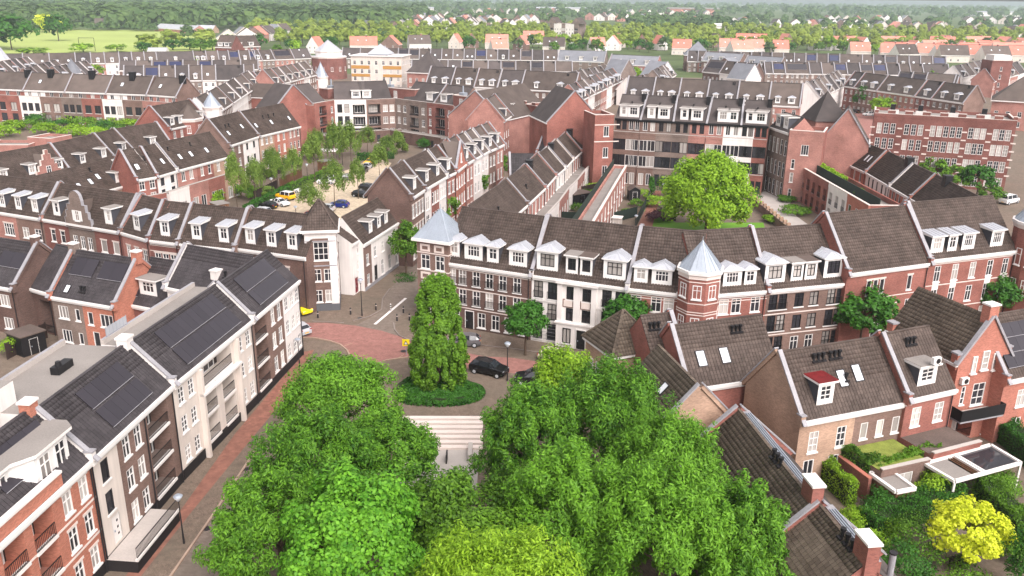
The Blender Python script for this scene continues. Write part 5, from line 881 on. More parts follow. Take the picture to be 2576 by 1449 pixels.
q = (-114.35, 390.94, 5); r = root('mint_spire', 'small mint green pointed roof pavilion near the slanted rows', 'pavilion', (*(-71.96, 388.32, 5)[:2], 0), 0) if 0 else root('mint_spire', 'small mint green pointed roof pavilion near the slanted rows', 'pavilion', (*(-84.14, 381.22, 6)[:2], 0), 0)
turret(r, 0, 0, 0, 6, 2.8, 8, 'white', 'zinc', 6, [], ph=.2)
q = (-187.48, 371.91, 7); r = root('grey_cone', 'grey cone roofed pavilion among the slanted left rows', 'pavilion', (q[0], q[1], 0), 0); turret(r, 0, 0, 0, 7, 3.6, 8, 'white', 'slate', 6, [], ph=.2)
q = (-46.33, 378.33, 8); pyramid_block('dark slate pyramid house with white crenels left of the dormer row', q[0], q[1], 15, 12, 8.4, 9, 'pink', 'farroof2', -.3, fl=(1, 4.6), n=5)
q = (99.50, 517.12, 8); pyramid_block('brown brick tower house with a grey tent roof in the slate quarter', q[0], q[1], 15, 13, 8.5, 8, 'brown', 'slate', -.15, fl=(.8, 4.4), n=3)
for lb, a, b, D, E, Rz, c in (('large grey slate roof with a white gable at the slate quarter', (49.68, 466.96, 7), (72.94, 453.86, 7), 9, 7, 11.5, 'pink'), ('long curved grey slate roof right of the tent roof', (106.01, 499.79, 7), (123.48, 483.99, 7), 9, 7, 11.5, 'brown'), ('dark solar roof house left of the slate quarter', (24.34, 501.49, 6), (50.19, 492.97, 6), 10, 6, 11.5, 'grey'), ('slate house with a small glass dormer centre right', (122.69, 472.22, 7), (137.68, 457.90, 7), 9, 7, 11.5, 'grey')):
    house(lb, a, b, D, E, Rz, [(0, 1, c, W3((1, 4), 1.7, 1.4, 2, 2, cols(5)))], wall=c, tiles=0, roof='slate', cop='lr', dorm=[dict(x=.2, w=2), dict(x=.5, w=2), dict(x=.8, w=2)], group='slate quarter')
for lb, a, b, c, z in (('white gable facing the viewer in the slate quarter', (64.22, 392.30, 7), (73.92, 401.79, 7), 'white', 13), ('pale gable facing the viewer right of the alley', (97.66, 369.67, 8), (106.00, 376.27, 8), 'white', 14), ('pink gable house with a pale canopy left of the red gable', (-80.67, 292.06, 7), (-78.53, 302.14, 7), 'red', 11), ('brown twin gable house with round windows', (98.31, 438.95, 8), (108.51, 430.39, 8), 'brown', 12.5), ('grey gable left of the slate quarter', (47.55, 394.24, 7), (55.97, 403.70, 7), 'grey', 13.5)):
    gable_house(lb, a, b, 10, a[2], z, W3((.8, 3.8), 1.7, 1., 2, 2, cols(3)), [], c, 'farroof' if c == 'red' else 'slate', group='gables of the slate quarter')
q = (158.34, 287.98, 8); pyramid_block('pink corner house with a broad hip roof at the right edge', q[0], q[1], 17, 14, 9, 8.5, 'pink', 'farroof', -.5, fl=(1, 4.2), n=5)
q = (210.15, 388.10, 11); r = flat_block('narrow brown brick tower block with a white roof lantern at the right', (q[0], q[1], 0), (q[0]+9, q[1], 0), 9, 15, [(0, 1, 'darkred', W3((1, 4.4, 7.8, 11.2), 1.8, 1., 1, 2, [.5]))], mat='darkred'); k = MB(); k.box(1, 1, 15, 8, 8, 18, 'white'); ob('roof_lantern', k, r)
# red roofed villas
vl = sorted([(-149.2, 633.0, 10.9, 0), (-120.9, 649.2, 17.5, 1), (-101.3, 664.1, 16.9, 0), (-80.8, 679.7, 14.9, 1), (-53.1, 709.6, 9.4, 0), (-40.2, 718.7, 12.8, 0), (-24.0, 716.0, 16.0, 1), (8.2, 792.3, 16.4, 1), (-1.5, 690.6, 12.4, 0), (21.0, 667.3, 14.5, 1), (-15.5, 629.4, 8.5, 1), (59.1, 674.9, 10.5, 1), (71.9, 712.0, 14.4, 0), (85.4, 753.1, 9.7, 0), (99.8, 730.2, 11.5, 0), (116.4, 721.4, 10.1, 0), (118.0, 665.3, 12.4, 1), (169.3, 771.7, 16.8, 0), (196.7, 791.9, 23.4, 1), (158.0, 683.8, 12.9, 1), (161.4, 653.3, 15.4, 1), (177.8, 676.9, 12.8, 1), (195.5, 669.9, 9.6, 1), (239.3, 787.3, 8.3, 0), (248.7, 749.3, 21.8, 0), (272.7, 754.4, 17.6, 1), (285.5, 732.3, 12.1, 0), (317.1, 763.7, 20.3, 1), (333.9, 754.5, 14.2, 0), (361.8, 773.2, 17.7, 1), (383.5, 791.1, 11.9, 0), (400.5, 781.3, 23.6, 1), (424.1, 773.2, 20.4, 0), (273.4, 654.5, 19.2, 1), (322.3, 694.2, 20.6, 1), (331.2, 655.5, 22.8, 1), (362.9, 671.0, 23.5, 1), (427.9, 749.1, 15.2, 0), (354.5, 623.4, 18.7, 1), (297.9, 622.3, 18.4, 1), (264.0, 638.7, 14.3, 1), (268.3, 617.1, 15.0, 1), (291.4, 639.0, 16.9, 1), (295.4, 613.3, 16.9, 1), (316.3, 625.5, 18.5, 1), (324.4, 609.8, 18.1, 1), (347.1, 622.1, 18.6, 1), (303.7, 680.2, 13.4, 0), (340.7, 687.2, 15.0, 0), (367.2, 702.8, 14.0, 1), (392.3, 696.9, 15.4, 0), (246.6, 649.6, 12.6, 1)], key=lambda q: q[0]/q[1])
for i, (x, y, W, k) in enumerate(vl):
    W = max(12, min(W*1.15, 27)); near = 'near' if y < 560 else 'behind'
    c = ('white', 'cream', 'brown')[i % 3 if k == 0 else (i+1) % 2]; rf = 'redroof' if i % 7 != 3 else 'farroof'; rz = (-.25, .15, -.1, .3)[i % 4]
    A = (x, y, 0); B = (x+W*math.cos(rz), y+W*math.sin(rz), 0); side = ORD[i]
    lb = f'{CN.get(c, c)} villa, {"red" if rf == "redroof" else "grey"} {"gable" if k == 0 else "long"} roof, {side} from left before the avenue'
    if k == 0: gable_house(lb, A, (x+W*.75*math.cos(rz), y+W*.75*math.sin(rz), 0), 12, 5, 11.6, W3((1, 3.4), 1.3, 1, 2, 2, [.3, .7]), [], c, rf, 'villa', 'house', 'red roofed villas', cop='')
    else: house(lb, A, B, 11, 4.8, 11.4, [(0, 1, c, W3((.8,), 1.6, 1.2, 2, 2, cols(4)))], name='villa', group='red roofed villas', wall=c, tiles=0, roof=rf, cop='', sky=[(.3, .5, 1, 1), (.6, .5, 1, 1)], chim=[(.6, .5, .8, .9, .9, 'red')])

# ---------------------------------------------------------------- ground, streets
def sheet(name, pts, m, z):
    k = MB(); k.poly([(p[0], p[1], z) for p in pts], m); 
    a = sum(pts[i-1][0]*pts[i][1]-pts[i][0]*pts[i-1][1] for i in range(len(pts)))
    if a < 0: k.f[0] = k.f[0][::-1]
    return ob(name, k, kind='structure')
sheet('countryside', [(-7000, -40, 0), (7000, -40, 0), (7000, 7000, 0), (-7000, 7000, 0)], 'countryside', -.03)
sheet('pavement', [(-420, -30, 0), (480, -30, 0), (480, 470, 0), (-420, 470, 0)], 'pavers', 0)
sheet('red_road', [(-37.65, 103.82, 0), (-27.07, 102.43, 0), (-23.92, 102.53, 0), (-19.97, 101.66, 0), (-16.37, 99.99, 0), (-13.93, 98.20, 0), (-12.28, 96.70, 0), (-8.45, 95.05, 0), (-6.25, 93.65, 0), (-3.08, 92.20, 0), (0.09, 91.94, 0), (3.87, 90.66, 0), (9.68, 88.82, 0), (15.70, 86.84, 0), (15.09, 82.80, 0), (7.17, 85.07, 0), (3.73, 86.52, 0), (0.64, 87.50, 0), (-2.05, 88.07, 0), (-5.27, 88.85, 0), (-8.58, 91.00, 0), (-10.51, 91.87, 0), (-12.40, 91.70, 0), (-13.91, 91.20, 0), (-15.29, 89.91, 0), (-16.35, 90.56, 0), (-18.74, 92.11, 0), (-19.61, 93.75, 0), (-20.70, 95.44, 0), (-22.17, 96.53, 0), (-24.11, 97.38, 0), (-25.72, 97.59, 0), (-36.04, 98.86, 0)], 'road_red', .004)
sheet('side_street', [(-19.97, 101.66, 0), (-18.59, 104.42, 0), (-17.43, 107.15, 0), (-17.80, 111.90, 0), (-17.71, 116.00, 0), (-16.54, 121.17, 0), (-15.52, 133.69, 0), (-12.93, 133.79, 0), (-13.10, 121.29, 0), (-12.37, 110.77, 0), (-14.96, 104.53, 0), (-14.76, 100.31, 0), (-13.93, 98.20, 0), (-16.37, 99.99, 0)], 'pavers_grey', .005)
sheet('cycle_path', [(-24.85, 92.88, 0), (-23.47, 93.64, 0), (-23.54, 80.87, 0), (-24.47, 73.10, 0), (-25.92, 59.71, 0), (-26.64, 51.69, 0), (-26.99, 47.06, 0), (-28.58, 47.03, 0), (-27.78, 51.67, 0), (-26.94, 58.14, 0), (-26.44, 73.05, 0), (-25.33, 84.52, 0)], 'bikepath', .004)
sheet('carriageway', [(-18.70, 90.84, 0), (-15.72, 89.45, 0), (-18.19, 71.69, 0), (-20.77, 51.79, 0), (-21.12, 45.64, 0), (-24.50, 45.59, 0), (-24.49, 51.73, 0), (-23.56, 70.07, 0)], 'pavers_grey', .006)
sheet('car_park', [(-51.72, 156.42, 0), (-48.97, 174.48, 0), (-44.29, 190.98, 0), (-39.72, 205.43, 0), (-36.52, 221.94, 0), (-30.73, 213.83, 0), (-30.52, 198.61, 0), (-30.55, 181.21, 0), (-29.01, 166.53, 0), (-28.42, 153.87, 0), (-30.29, 142.77, 0), (-47.31, 142.06, 0)], 'sand', .004)
sheet('plaza', [(-10.15, 70.52, 0), (-2.92, 70.68, 0), (-2.81, 63.73, 0), (-9.61, 63.59, 0)], 'concrete', .005)
sheet('brick_square', [(107.64, 288.78, 0), (122.39, 324.12, 0), (140.70, 354.60, 0), (135.50, 325.25, 0), (91.88, 215.78, 0), (89.95, 226.90, 0)], 'road_red', .004)
sheet('garden_path', [(22.63, 151.77, 0), (31.19, 184.42, 0), (32.60, 184.49, 0), (25.56, 151.90, 0)], 'bikepath', .005)
sheet('courtyard_path', [(52.64, 182.32, 0), (61.72, 191.04, 0), (59.09, 178.01, 0), (55.37, 167.15, 0), (55.71, 150.40, 0), (50.16, 148.79, 0), (50.39, 163.62, 0)], 'concrete', .005)
sheet('garden_lawn', [(22.97, 149.00, 0), (26.34, 166.45, 0), (29.38, 166.60, 0), (30.76, 156.51, 0), (47.47, 157.25, 0), (45.81, 148.61, 0), (28.76, 145.23, 0)], 'lawn', .004)
sheet('yard', [(30.48, 67.02, 0), (50.42, 73.25, 0), (40.23, 50.60, 0), (28.25, 50.40, 0)], 'pavers', .006)
sheet('meadow', [(-343.87, 537.90, 0), (-601.84, 993.80, 0), (-402.36, 1006.00, 0), (-258.11, 828.90, 0), (-198.60, 654.17, 0), (-285.07, 577.24, 0)], 'meadow', -.01)
sheet('ploughed_field', [(-332.28, 1136.66, 0), (-421.75, 1592.85, 0), (-321.34, 1552.24, 0), (-237.23, 1168.34, 0)], 'farmland', -.015)
def kerb(pts, m='stone', w=.18, h=.1):
    k = MB()
    for a, b in zip(pts, pts[1:]): k.beam((a[0], a[1], 0), (b[0], b[1], 0), w, h, m)
    ob('kerb', k, kind='structure')
kerb([(-25.74, 97.46, 0), (-24.08, 97.25, 0), (-22.15, 96.41, 0), (-20.67, 95.32, 0), (-19.54, 93.63, 0), (-18.93, 92.11, 0), (-18.79, 90.84, 0), (-18.91, 84.90, 0)], 'tan'); kerb([(-15.29, 89.91, 0), (-14.32, 90.84, 0), (-12.39, 91.59, 0), (-10.50, 91.76, 0)], 'tan')
kerb([(-25.79, 102.89, 0), (-21.60, 102.46, 0)], 'grey'); kerb([(-20.55, 103.20, 0), (-18.66, 104.86, 0), (-17.48, 107.45, 0), (-17.97, 111.90, 0), (-17.71, 114.78, 0), (-17.57, 116.18, 0)], 'grey'); kerb([(-15.25, 102.79, 0), (-14.76, 100.31, 0), (-13.90, 98.33, 0), (-12.17, 96.57, 0)], 'grey')
kerb([(-23.56, 70.07, 0), (-23.99, 59.74, 0), (-24.49, 51.73, 0), (-24.86, 47.09, 0)], 'tan'); kerb([(-6.62, 96.35, 0), (0.08, 94.56, 0), (7.65, 92.15, 0)], 'grey')
k = MB(); k.beam((*(-17.56, 102.16, 0)[:2], .01), (*(-14.81, 112.33, 0)[:2], .01), .38, .006, 'white'); ob('road_marking', k, kind='structure')
for a, b in (((-20.12, 94.96, 0), (-19.31, 95.73, 0)), ((-19.66, 93.27, 0), (-19.23, 93.76, 0)), ((-13.24, 91.33, 0), (-12.64, 92.52, 0)), ((-13.15, 102.43, 0), (-12.39, 103.89, 0))): k = MB(); k.beam((*a[:2], .012), (*b[:2], .012), .14, .006, 'tan'); ob('road_marking', k, kind='structure')
k = MB(); c = (-12.77, 89.53, 0); k.cyl(c[0], c[1]+4, .005, .014, .4, .4, 18, 'metal'); ob('manhole_cover', k, kind='structure')
for p in ((-19.88, 104.38, 0), (-6.21, 90.05, 0), (-23.43, 66.55, 0), (-3.51, 91.26, 0), (-16.53, 84.96, 0), (-23.89, 57.55, 0)): k = MB(); k.cyl(p[0], p[1], .008, .016, .32, .32, 16, 'metal'); ob('drain_cover', k, kind='structure')
st = root('stone_steps', 'pale stone steps leading down to the bright plaza between the big trees', 'steps', (*(-6.65, 73.12, 0)[:2], 0), .02)
a, b = (-10.97, 75.52, 0), (-2.85, 74.81, 0); L = 8.2
for i in range(7): k = MB(); k.box(-4.4, 2.4-i*.86, 0, L-4.2, 2.95-i*.86, .55-.06*i, 'stone'); ob('step', k, st)
k = MB(); k.box(2.7, -5, 0, 3.1, -2.6, .7, 'concrete'); ob('side_wall', k, st)
tag(ob('metal_post', (lambda k: (k.box(-.06, -.5, 0, .06, .5, .9, 'metal'), k)[1])(MB()), None, (-5.75, 68.31, 0)), 'thin dark metal post standing on the bright plaza', 'post')

# ---------------------------------------------------------------- foliage
def leafquads(C, Nrm, a, b, rng, up=0., droop=0.):
    n = len(C); t = rng.normal(size=(n, 3)); t[:, 2] += up; t -= (t*Nrm).sum(1, keepdims=True)*Nrm; t /= np.linalg.norm(t, axis=1, keepdims=True)+1e-9
    s = np.cross(Nrm, t); sc = rng.uniform(.65, 1.25, (n, 1)); t = t*a*sc; s = s*b*sc
    return np.stack([C-t, C+s*.9-t*.1, C+t, C-s*.9-t*.1], 1)
def crown(name, mat, n, rad, leafa, leafb, seed, style='round', lumps=60, sig=.16):
    """rad (rx, ry, rz); centre at origin"""
    rng = np.random.default_rng(seed); R_ = np.array(rad)
    d = rng.normal(size=(lumps, 3)); d /= np.linalg.norm(d, axis=1, keepdims=True); d[:, 2] = np.where(d[:, 2] < -.55, -d[:, 2], d[:, 2])
    rr = rng.uniform(.35, 1., (lumps, 1))**.45*rng.uniform(.84, 1.06, (lumps, 1)); c = d*rr
    if style == 'column':
        zc = rng.uniform(-1, 1, lumps); pr = np.interp(zc, [-1, -.75, -.5, .1, .6, .85, 1], [.6, .96, 1, .88, .72, .54, .3]); an = rng.uniform(0, 6.283, lumps); q_ = rng.uniform(.3, 1, lumps)**.5*pr; c = np.stack([np.cos(an)*q_, np.sin(an)*q_, zc], 1)
    if style == 'birch': c[:, :2] *= (1-.45*np.clip(c[:, 2:], -.3, 1)); 
    wgt = rng.uniform(.5, 1.5, lumps); idx = rng.choice(lumps, n, p=wgt/wgt.sum())
    off = rng.normal(size=(n, 3)); off /= np.linalg.norm(off, axis=1, keepdims=True); off *= rng.uniform(0, 1, (n, 1))**.4*sig*1.5
    if style == 'willow':
        off *= np.array([.95, .95, 1.25]); off[:, 2] += sig*.35
    if style in ('birch',): off *= np.array([.8, .8, 1.6])
    p = c[idx]+off; pos = p*R_
    nr = c[idx]*.7+off/sig*.55+np.array([0, 0, .45])+rng.normal(size=(n, 3))*.5; nr /= np.linalg.norm(nr, axis=1, keepdims=True)
    if style == 'puff': nr = c[idx]*1.3+off/sig*.5+np.array([0, 0, .5])+rng.normal(size=(n, 3))*.28; nr /= np.linalg.norm(nr, axis=1, keepdims=True)
    if style == 'willow': nr[:, 2] *= .8; nr += rng.normal(size=(n, 3))*.25; nr /= np.linalg.norm(nr, axis=1, keepdims=True)
    return fastmesh(name, leafquads(pos, nr, leafa, leafb, rng, up={'willow': .9, 'birch': -1.5}.get(style, 0)), mat)
def trunk_mesh(h, r, spread=.5, n=5, seed=0, top=1.0):
    rng = random.Random(seed); k = MB(); pts = [(0, 0, 0)]; 
    for i in range(1, 5): pts.append((rng.uniform(-.06, .06)*h*.3*i/4, rng.uniform(-.06, .06)*h*.3*i/4, h*i/4*top))
    def tube(p, q, r0, r1, m=7):
        b = len(k.v); P_ = Vector(p); Q = Vector(q); d = (Q-P_).normalized(); u = d.orthogonal().normalized(); v = d.cross(u)
        for c, rr in ((P_, r0), (Q, r1)):
            for i in range(m): a = 2*math.pi*i/m; k.v.append(tuple(c+u*math.cos(a)*rr+v*math.sin(a)*rr))
        for i in range(m): j = (i+1) % m; k.f.append((b+i, b+j, b+m+j, b+m+i)); k.m.append(k.mi('trunk'))
    for i in range(4): tube(pts[i], pts[i+1], r*(1-.2*i), r*(1-.2*(i+1)))
    for i in range(n):
        a = rng.uniform(0, 6.28); f = rng.uniform(.35, .9); s = Vector(pts[2])*(1-f)+Vector(pts[3])*f; e = s+Vector((math.cos(a)*spread*h*.4, math.sin(a)*spread*h*.4, h*rng.uniform(.15, .35))); tube(s, e, r*.4, r*.12, 5)
    return k.mesh('trunk', True)
TRK = {}
def tree(label, x, y, h, cr, mesh, rz=None, trunk_h=None, tr=.18, cat='tree', name='tree', group=None, sz=None, z0=0., clear=.3, nb=5):
    """mesh: unit crown; scaled to radius cr and vertical half-height sz"""
    sz = sz or (h*(1-clear))/2; cz = h-sz; r = root(name, label, cat, (x, y, z0), random.uniform(0, 6.28) if rz is None else rz, group)
    key = (round(h), round(tr, 1), nb)
    if key not in TRK: TRK[key] = trunk_mesh(round(h)*.75, tr, .5, nb, len(TRK))
    ob('trunk', TRK[key], r); c = ob('crown', mesh, r, (0, 0, cz), sc=(cr, cr, sz)); return r
unit = lambda nm, mat, n, la, lb, seed, style='round', lumps=60, sig=.17: crown(nm, mat, n, (1, 1, 1), la, lb, seed, style, lumps, sig)
# big foreground trees, each with its own crown in metres
def bigtree(label, x, y, h, rad, mat, n, la, lb, seed, style, lumps, sig, name='tree', tr=.3, trunk_h=None):
    r = root(name, label, 'tree', (x, y, 0)); ob('trunk', trunk_mesh(h*.78, tr, .6, 9, seed), r); ob('crown', crown('crown', mat, n, rad, la, lb, seed, style, lumps, sig), r, (0, 0, h-rad[2])); return r
bigtree('broad willow green tree at the left, its top touching the lamp post street', -14.6, 65.5, 11.3, (5.4, 5., 4.8), 'leaf_willow', 44000, .14, .07, 3, 'round', 260, .1)
bigtree('feathery willow tree at lower left hanging over the cycle path', -14.2, 55., 11.2, (5.6, 5., 5.4), 'leaf_willow', 40000, .17, .06, 4, 'willow', 276, .085)
bigtree('lower left willow tree nearest the lamp post', -15.2, 47.8, 10.4, (4.9, 4.5, 5.), 'leaf_willow', 32000, .16, .06, 5, 'willow', 229, .085)
bigtree('rounded willow tree leaning over the left end of the stone steps', -9.4, 58.3, 9.4, (4.2, 4., 4.2), 'leaf_willow', 30000, .15, .065, 21, 'round', 200, .1)
bigtree('fresh green maple at the bottom centre left', -9.6, 44.6, 12.6, (4.5, 4.3, 4.8), 'leaf_maple', 34000, .16, .11, 6, 'round', 120, .13)
bigtree('dark green tree in the middle, below the plaza steps', -3.4, 50., 9.6, (4.6, 3.8, 4.4), 'leaf_mid', 24000, .16, .09, 7, 'round', 110, .14)
bigtree('second dark tree in the middle, between maple and right willows', -1.6, 45., 9.6, (4., 3.6, 4.4), 'leaf_mid', 22000, .16, .09, 19, 'round', 100, .14)
bigtree('yellow green tree cut off by the bottom edge', -.6, 37.6, 13.7, (5.4, 4., 4.6), 'leaf_bright', 30000, .14, .055, 8, 'willow', 252, .085)
bigtree('light green tree before the white house with the portico', 4.4, 67.5, 11.4, (2.9, 2.9, 4.2), 'leaf_bright', 11000, .17, .09, 9, 'round', 60, .17)
bigtree('upright willow tree at the left of the big right clump', 1.6, 58.5, 12., (4.5, 4.4, 5.8), 'leaf_willow', 36000, .17, .06, 10, 'willow', 241, .085)
bigtree('tallest willow tree in the middle of the big right clump', 7.9, 60.5, 13.2, (5.2, 4.8, 6.2), 'leaf_willow', 42000, .17, .06, 11, 'willow', 276, .085)
bigtree('willow tree of the right clump leaning on the mossy roof', 11.2, 53.4, 12.4, (4.9, 4.6, 6.2), 'leaf_willow', 40000, .17, .06, 12, 'willow', 264, .085)
bigtree('front willow tree of the right clump above the bottom edge', 4.2, 48.4, 12.6, (4.8, 4.4, 6.2), 'leaf_willow', 40000, .17, .06, 13, 'willow', 264, .085)
bigtree('widest willow tree of the right clump at the bottom', 9.6, 45.6, 12.9, (5.2, 4.6, 6.4), 'leaf_willow', 42000, .17, .06, 14, 'willow', 276, .085)
bigtree('willow tree covering the lower part of the nearest mossy roof', 14.4, 46.4, 11.2, (3.9, 4., 5.4), 'leaf_willow', 30000, .17, .06, 15, 'willow', 206, .085)
bigtree('tall columnar dark green tree in the ivy bed on the square', *(-7.70, 82.80, 0)[:2], 12.6, (3.1, 3., 6.2), 'leaf_mid', 64000, .14, .09, 16, 'column', 460, .075, tr=.25)
bigtree('huge round light green tree in the inner garden', *(34.69, 148.14, 0)[:2], 14.6, (8.4, 7.6, 7.3), 'leaf_bright', 34000, .28, .16, 17, 'round', 170, .13, tr=.4)
bigtree('golden yellow small tree in the lower right garden', *(34.03, 54.09, 0)[:2], 5.2, (2.75, 2.6, 2.1), 'leaf_yellow', 9000, .14, .1, 18, 'round', 60, .16, tr=.12)
# street trees
SM = [unit('crown', 'leaf_dark', 4200, .085, .05, 20+i, 'round', 60) for i in range(2)]+[unit('crown', 'leaf_mid', 3600, .09, .055, 24, 'round', 60)]
for lb, px, h, cr, m in (('small round street tree between the corner tower and the blue roofed turret', (-15.96, 122.34, 0), 8.2, 2.2, 2), ('clipped dark street tree in front of the brown and white houses', (1.64, 92.80, 0), 6.6, 2.5, 0), ('dark street tree in front of the white house edge', (13.38, 91.73, 0), 7.8, 3., 0), ('largest dark street tree before the red brick house', (42.04, 95.51, 0), 7.8, 3.6, 1), ('dark street tree by the tall red house with grouped dormers', (63.13, 105.22, 0), 6.4, 2.7, 1), ('dark tree in front of the pink house at the left edge', (-78.73, 131.22, 0), 7.5, 3., 0), ('tree in the side street in front of the white houses', (-7.61, 167.55, 0), 9, 3., 2), ('tree higher in the side street beneath the red gable', (-3.61, 186.72, 0), 8, 2.8, 2), ('loose tree in the side street just behind the blue turret', (-11.94, 146.16, 0), 8, 2.4, 2)):
    tree(lb, px[0], px[1], h, cr, SM[m], group='street trees', clear=.28)
BM = [unit('crown', 'leaf_birch', 3400, .075, .04, 30+i, 'birch', 50, .2) for i in range(3)]
for lb, px, h, cr in (('tall thin birch at the left end of the car park hedge', (-53.60, 162.02, 0), 11, 2.2), ('second birch along the car park hedge', (-51.43, 167.16, 0), 9, 1.9), ('birch behind the yellow off-roader', (-49.66, 177.10, 0), 8, 2.), ('birch near the white sedan', (-47.51, 182.75, 0), 8.5, 2.1), ('leaning birch with a pale stem before the pink houses', (-44.43, 188.79, 0), 11, 2.4), ('tall birch by the white hatchback', (-41.90, 197.97, 0), 12, 2.), ('weeping birch in front of the dark red ground floor', (-39.34, 205.45, 0), 11, 2.8), ('bushy tree in the middle of the car park', (-34.93, 163.56, 0), 9.5, 2.6), ('low loose tree left of the middle of the car park', (-37.99, 157.04, 0), 6.5, 2.5), ('thin tree on the right side of the car park', (-32.04, 173.47, 0), 8, 1.8), ('tree beside the dark gable at the car park exit', (-30.42, 191.74, 0), 8, 2.4), ('tree at the far corner of the car park', (-31.35, 211.11, 0), 7, 2.6), ('young tree before the red gable of the curved block', (-49.28, 213.80, 0), 8, 2.4), ('bushy birch in the pink house gardens', (-54.42, 191.76, 0), 7, 2.6), ('low birch behind the long hedge', (-54.90, 180.75, 0), 6, 2.4), ('leafy tree beside the sun sail', (-44.47, 217.42, 0), 9, 2.8), ('tree by the curved garden wall', (-39.03, 227.77, 0), 7, 2.6), ('green tree before the grey brick apartment section', (-30.88, 226.46, 0), 6, 2.6)):
    tree(lb, px[0], px[1], h, cr, BM[len(lb) % 3], group='birches round the car park', clear=.3, tr=.1)
def box_hedge(label, a, b, wd, h, mat='leaf_mid', n=None, name='hedge', la=.13, z=0., cat='hedge', rnd=.3, group=None):
    A = Vector(a); B = Vector(b); d = B-A; d.z = 0; L = d.length; u = d/L; v = Vector((-u.y, u.x, 0)); n = n or int(min(9000, 500+(L*wd+2*L*h+2*wd*h)*60*(.13/la)**2)); rng = np.random.default_rng(len(label)+n)
    f = rng.uniform(0, 1, (n, 3)); ax = rng.choice(4, n, p=[.45, .25, .15, .15]); f[:, 2] = np.where(ax == 0, 1-rng.uniform(0, .15, n), f[:, 2]); f[:, 1] = np.where(ax == 1, rng.uniform(0, .12, n), f[:, 1]); f[:, 1] = np.where(ax == 2, 1-rng.uniform(0, .12, n), f[:, 1]); f[:, 0] = np.where(ax == 3, np.round(f[:, 0]), f[:, 0])
    lump = np.sin(f[:, 0]*L*1.7+n)*np.sin(f[:, 0]*L*.7+f[:, 1]*3)*.5*rnd
    pos = np.array(A)[None]*np.array([1, 1, 0])+f[:, :1]*L*np.array(u)+(f[:, 1:2]-.5)*wd*np.array(v)+np.stack([0*lump, 0*lump, f[:, 2]*h*(1+lump)+z], 1)+rng.normal(size=(n, 3))*.05
    nr = np.stack([rng.normal(size=n), rng.normal(size=n), np.full(n, .6)], 1)+np.array(v)*((ax == 2)*1.-(ax == 1)*1.)[:, None]; nr /= np.linalg.norm(nr, axis=1, keepdims=True)
    r = root(name, label, cat, (A.x, A.y, z), 0, group); pos -= np.array([A.x, A.y, z]); ob('foliage', fastmesh('foliage', leafquads(pos, nr, la, la*.6, rng), mat), r)
    k = MB(); p = [tuple(u*.1-v*(wd*.42)), tuple(u*(L-.1)-v*(wd*.42)), tuple(u*(L-.1)+v*(wd*.42)), tuple(u*.1+v*(wd*.42))]; k.prism([(q[0], q[1]) for q in p], 0, h*.85, 'core_dark' if 'core_dark' in MATS else 'trunk'); ob('dark_core', k, r); return r  # solid box coloured dark, stands in for the dark inside of the hedge
plain('core_dark', S(40, 54, 26), .95, .25, 3)  # dark tone for the solid cores hidden behind hedge and bed leaves
def shrub(label, p, r_, h, mat='leaf_mid', n=1400, la=.13, name='shrub', group=None, z=0.):
    r = root(name, label, 'shrub', (p[0], p[1], z), 0, group); ob('foliage', crown('foliage', mat, n, (r_, r_, h*.5), la, la*.6, int(abs(p[0]*7+p[1]*3)) % 997, 'round', 30, .25), r, (0, 0, h*.5)); return r
# ivy bed under the columnar tree
c = (-7.44, 82.71, 0); rng = np.random.default_rng(5); n = 16000; t = rng.uniform(0, 2*math.pi, n); q = rng.uniform(0, 1, n)**.5
wv = 1+.06*np.sin(3*t+1); ex = 4.75*q*wv*np.sign(np.cos(t))*np.abs(np.cos(t))**.8; ey = 3.1*q*wv*np.sign(np.sin(t))*np.abs(np.sin(t))**.8; hz = 1.3*(1-q**4)**.5*(.85+.15*np.sin(ex*2.3)*np.sin(ey*2.9))
pos = np.stack([ex, ey, np.maximum(.05, hz*np.where(rng.random(n) < .8, 1, rng.uniform(.2, 1, n)))], 1); nr = np.stack([ex*.12, ey*.12, np.full(n, .7)], 1)+rng.normal(size=(n, 3))*.35; nr /= np.linalg.norm(nr, axis=1, keepdims=True)
bed = root('ivy_bed', 'rounded bed of dense low green shrubs at the foot of the columnar tree', 'shrub bed', (c[0]-.3, c[1]-.5, 0), -.1); ob('foliage', fastmesh('foliage', leafquads(pos, nr, .13, .09, rng), 'leaf_dark'), bed)
k = MB(); k.prism([(4.5*math.cos(a)*.98, 2.9*math.sin(a)*.98) for a in np.linspace(0, 6.28, 24)[:-1]], 0, .75, 'core_dark'); ob('dark_core', k, bed)  # solid block coloured dark, stands in for the dark inside of the bed
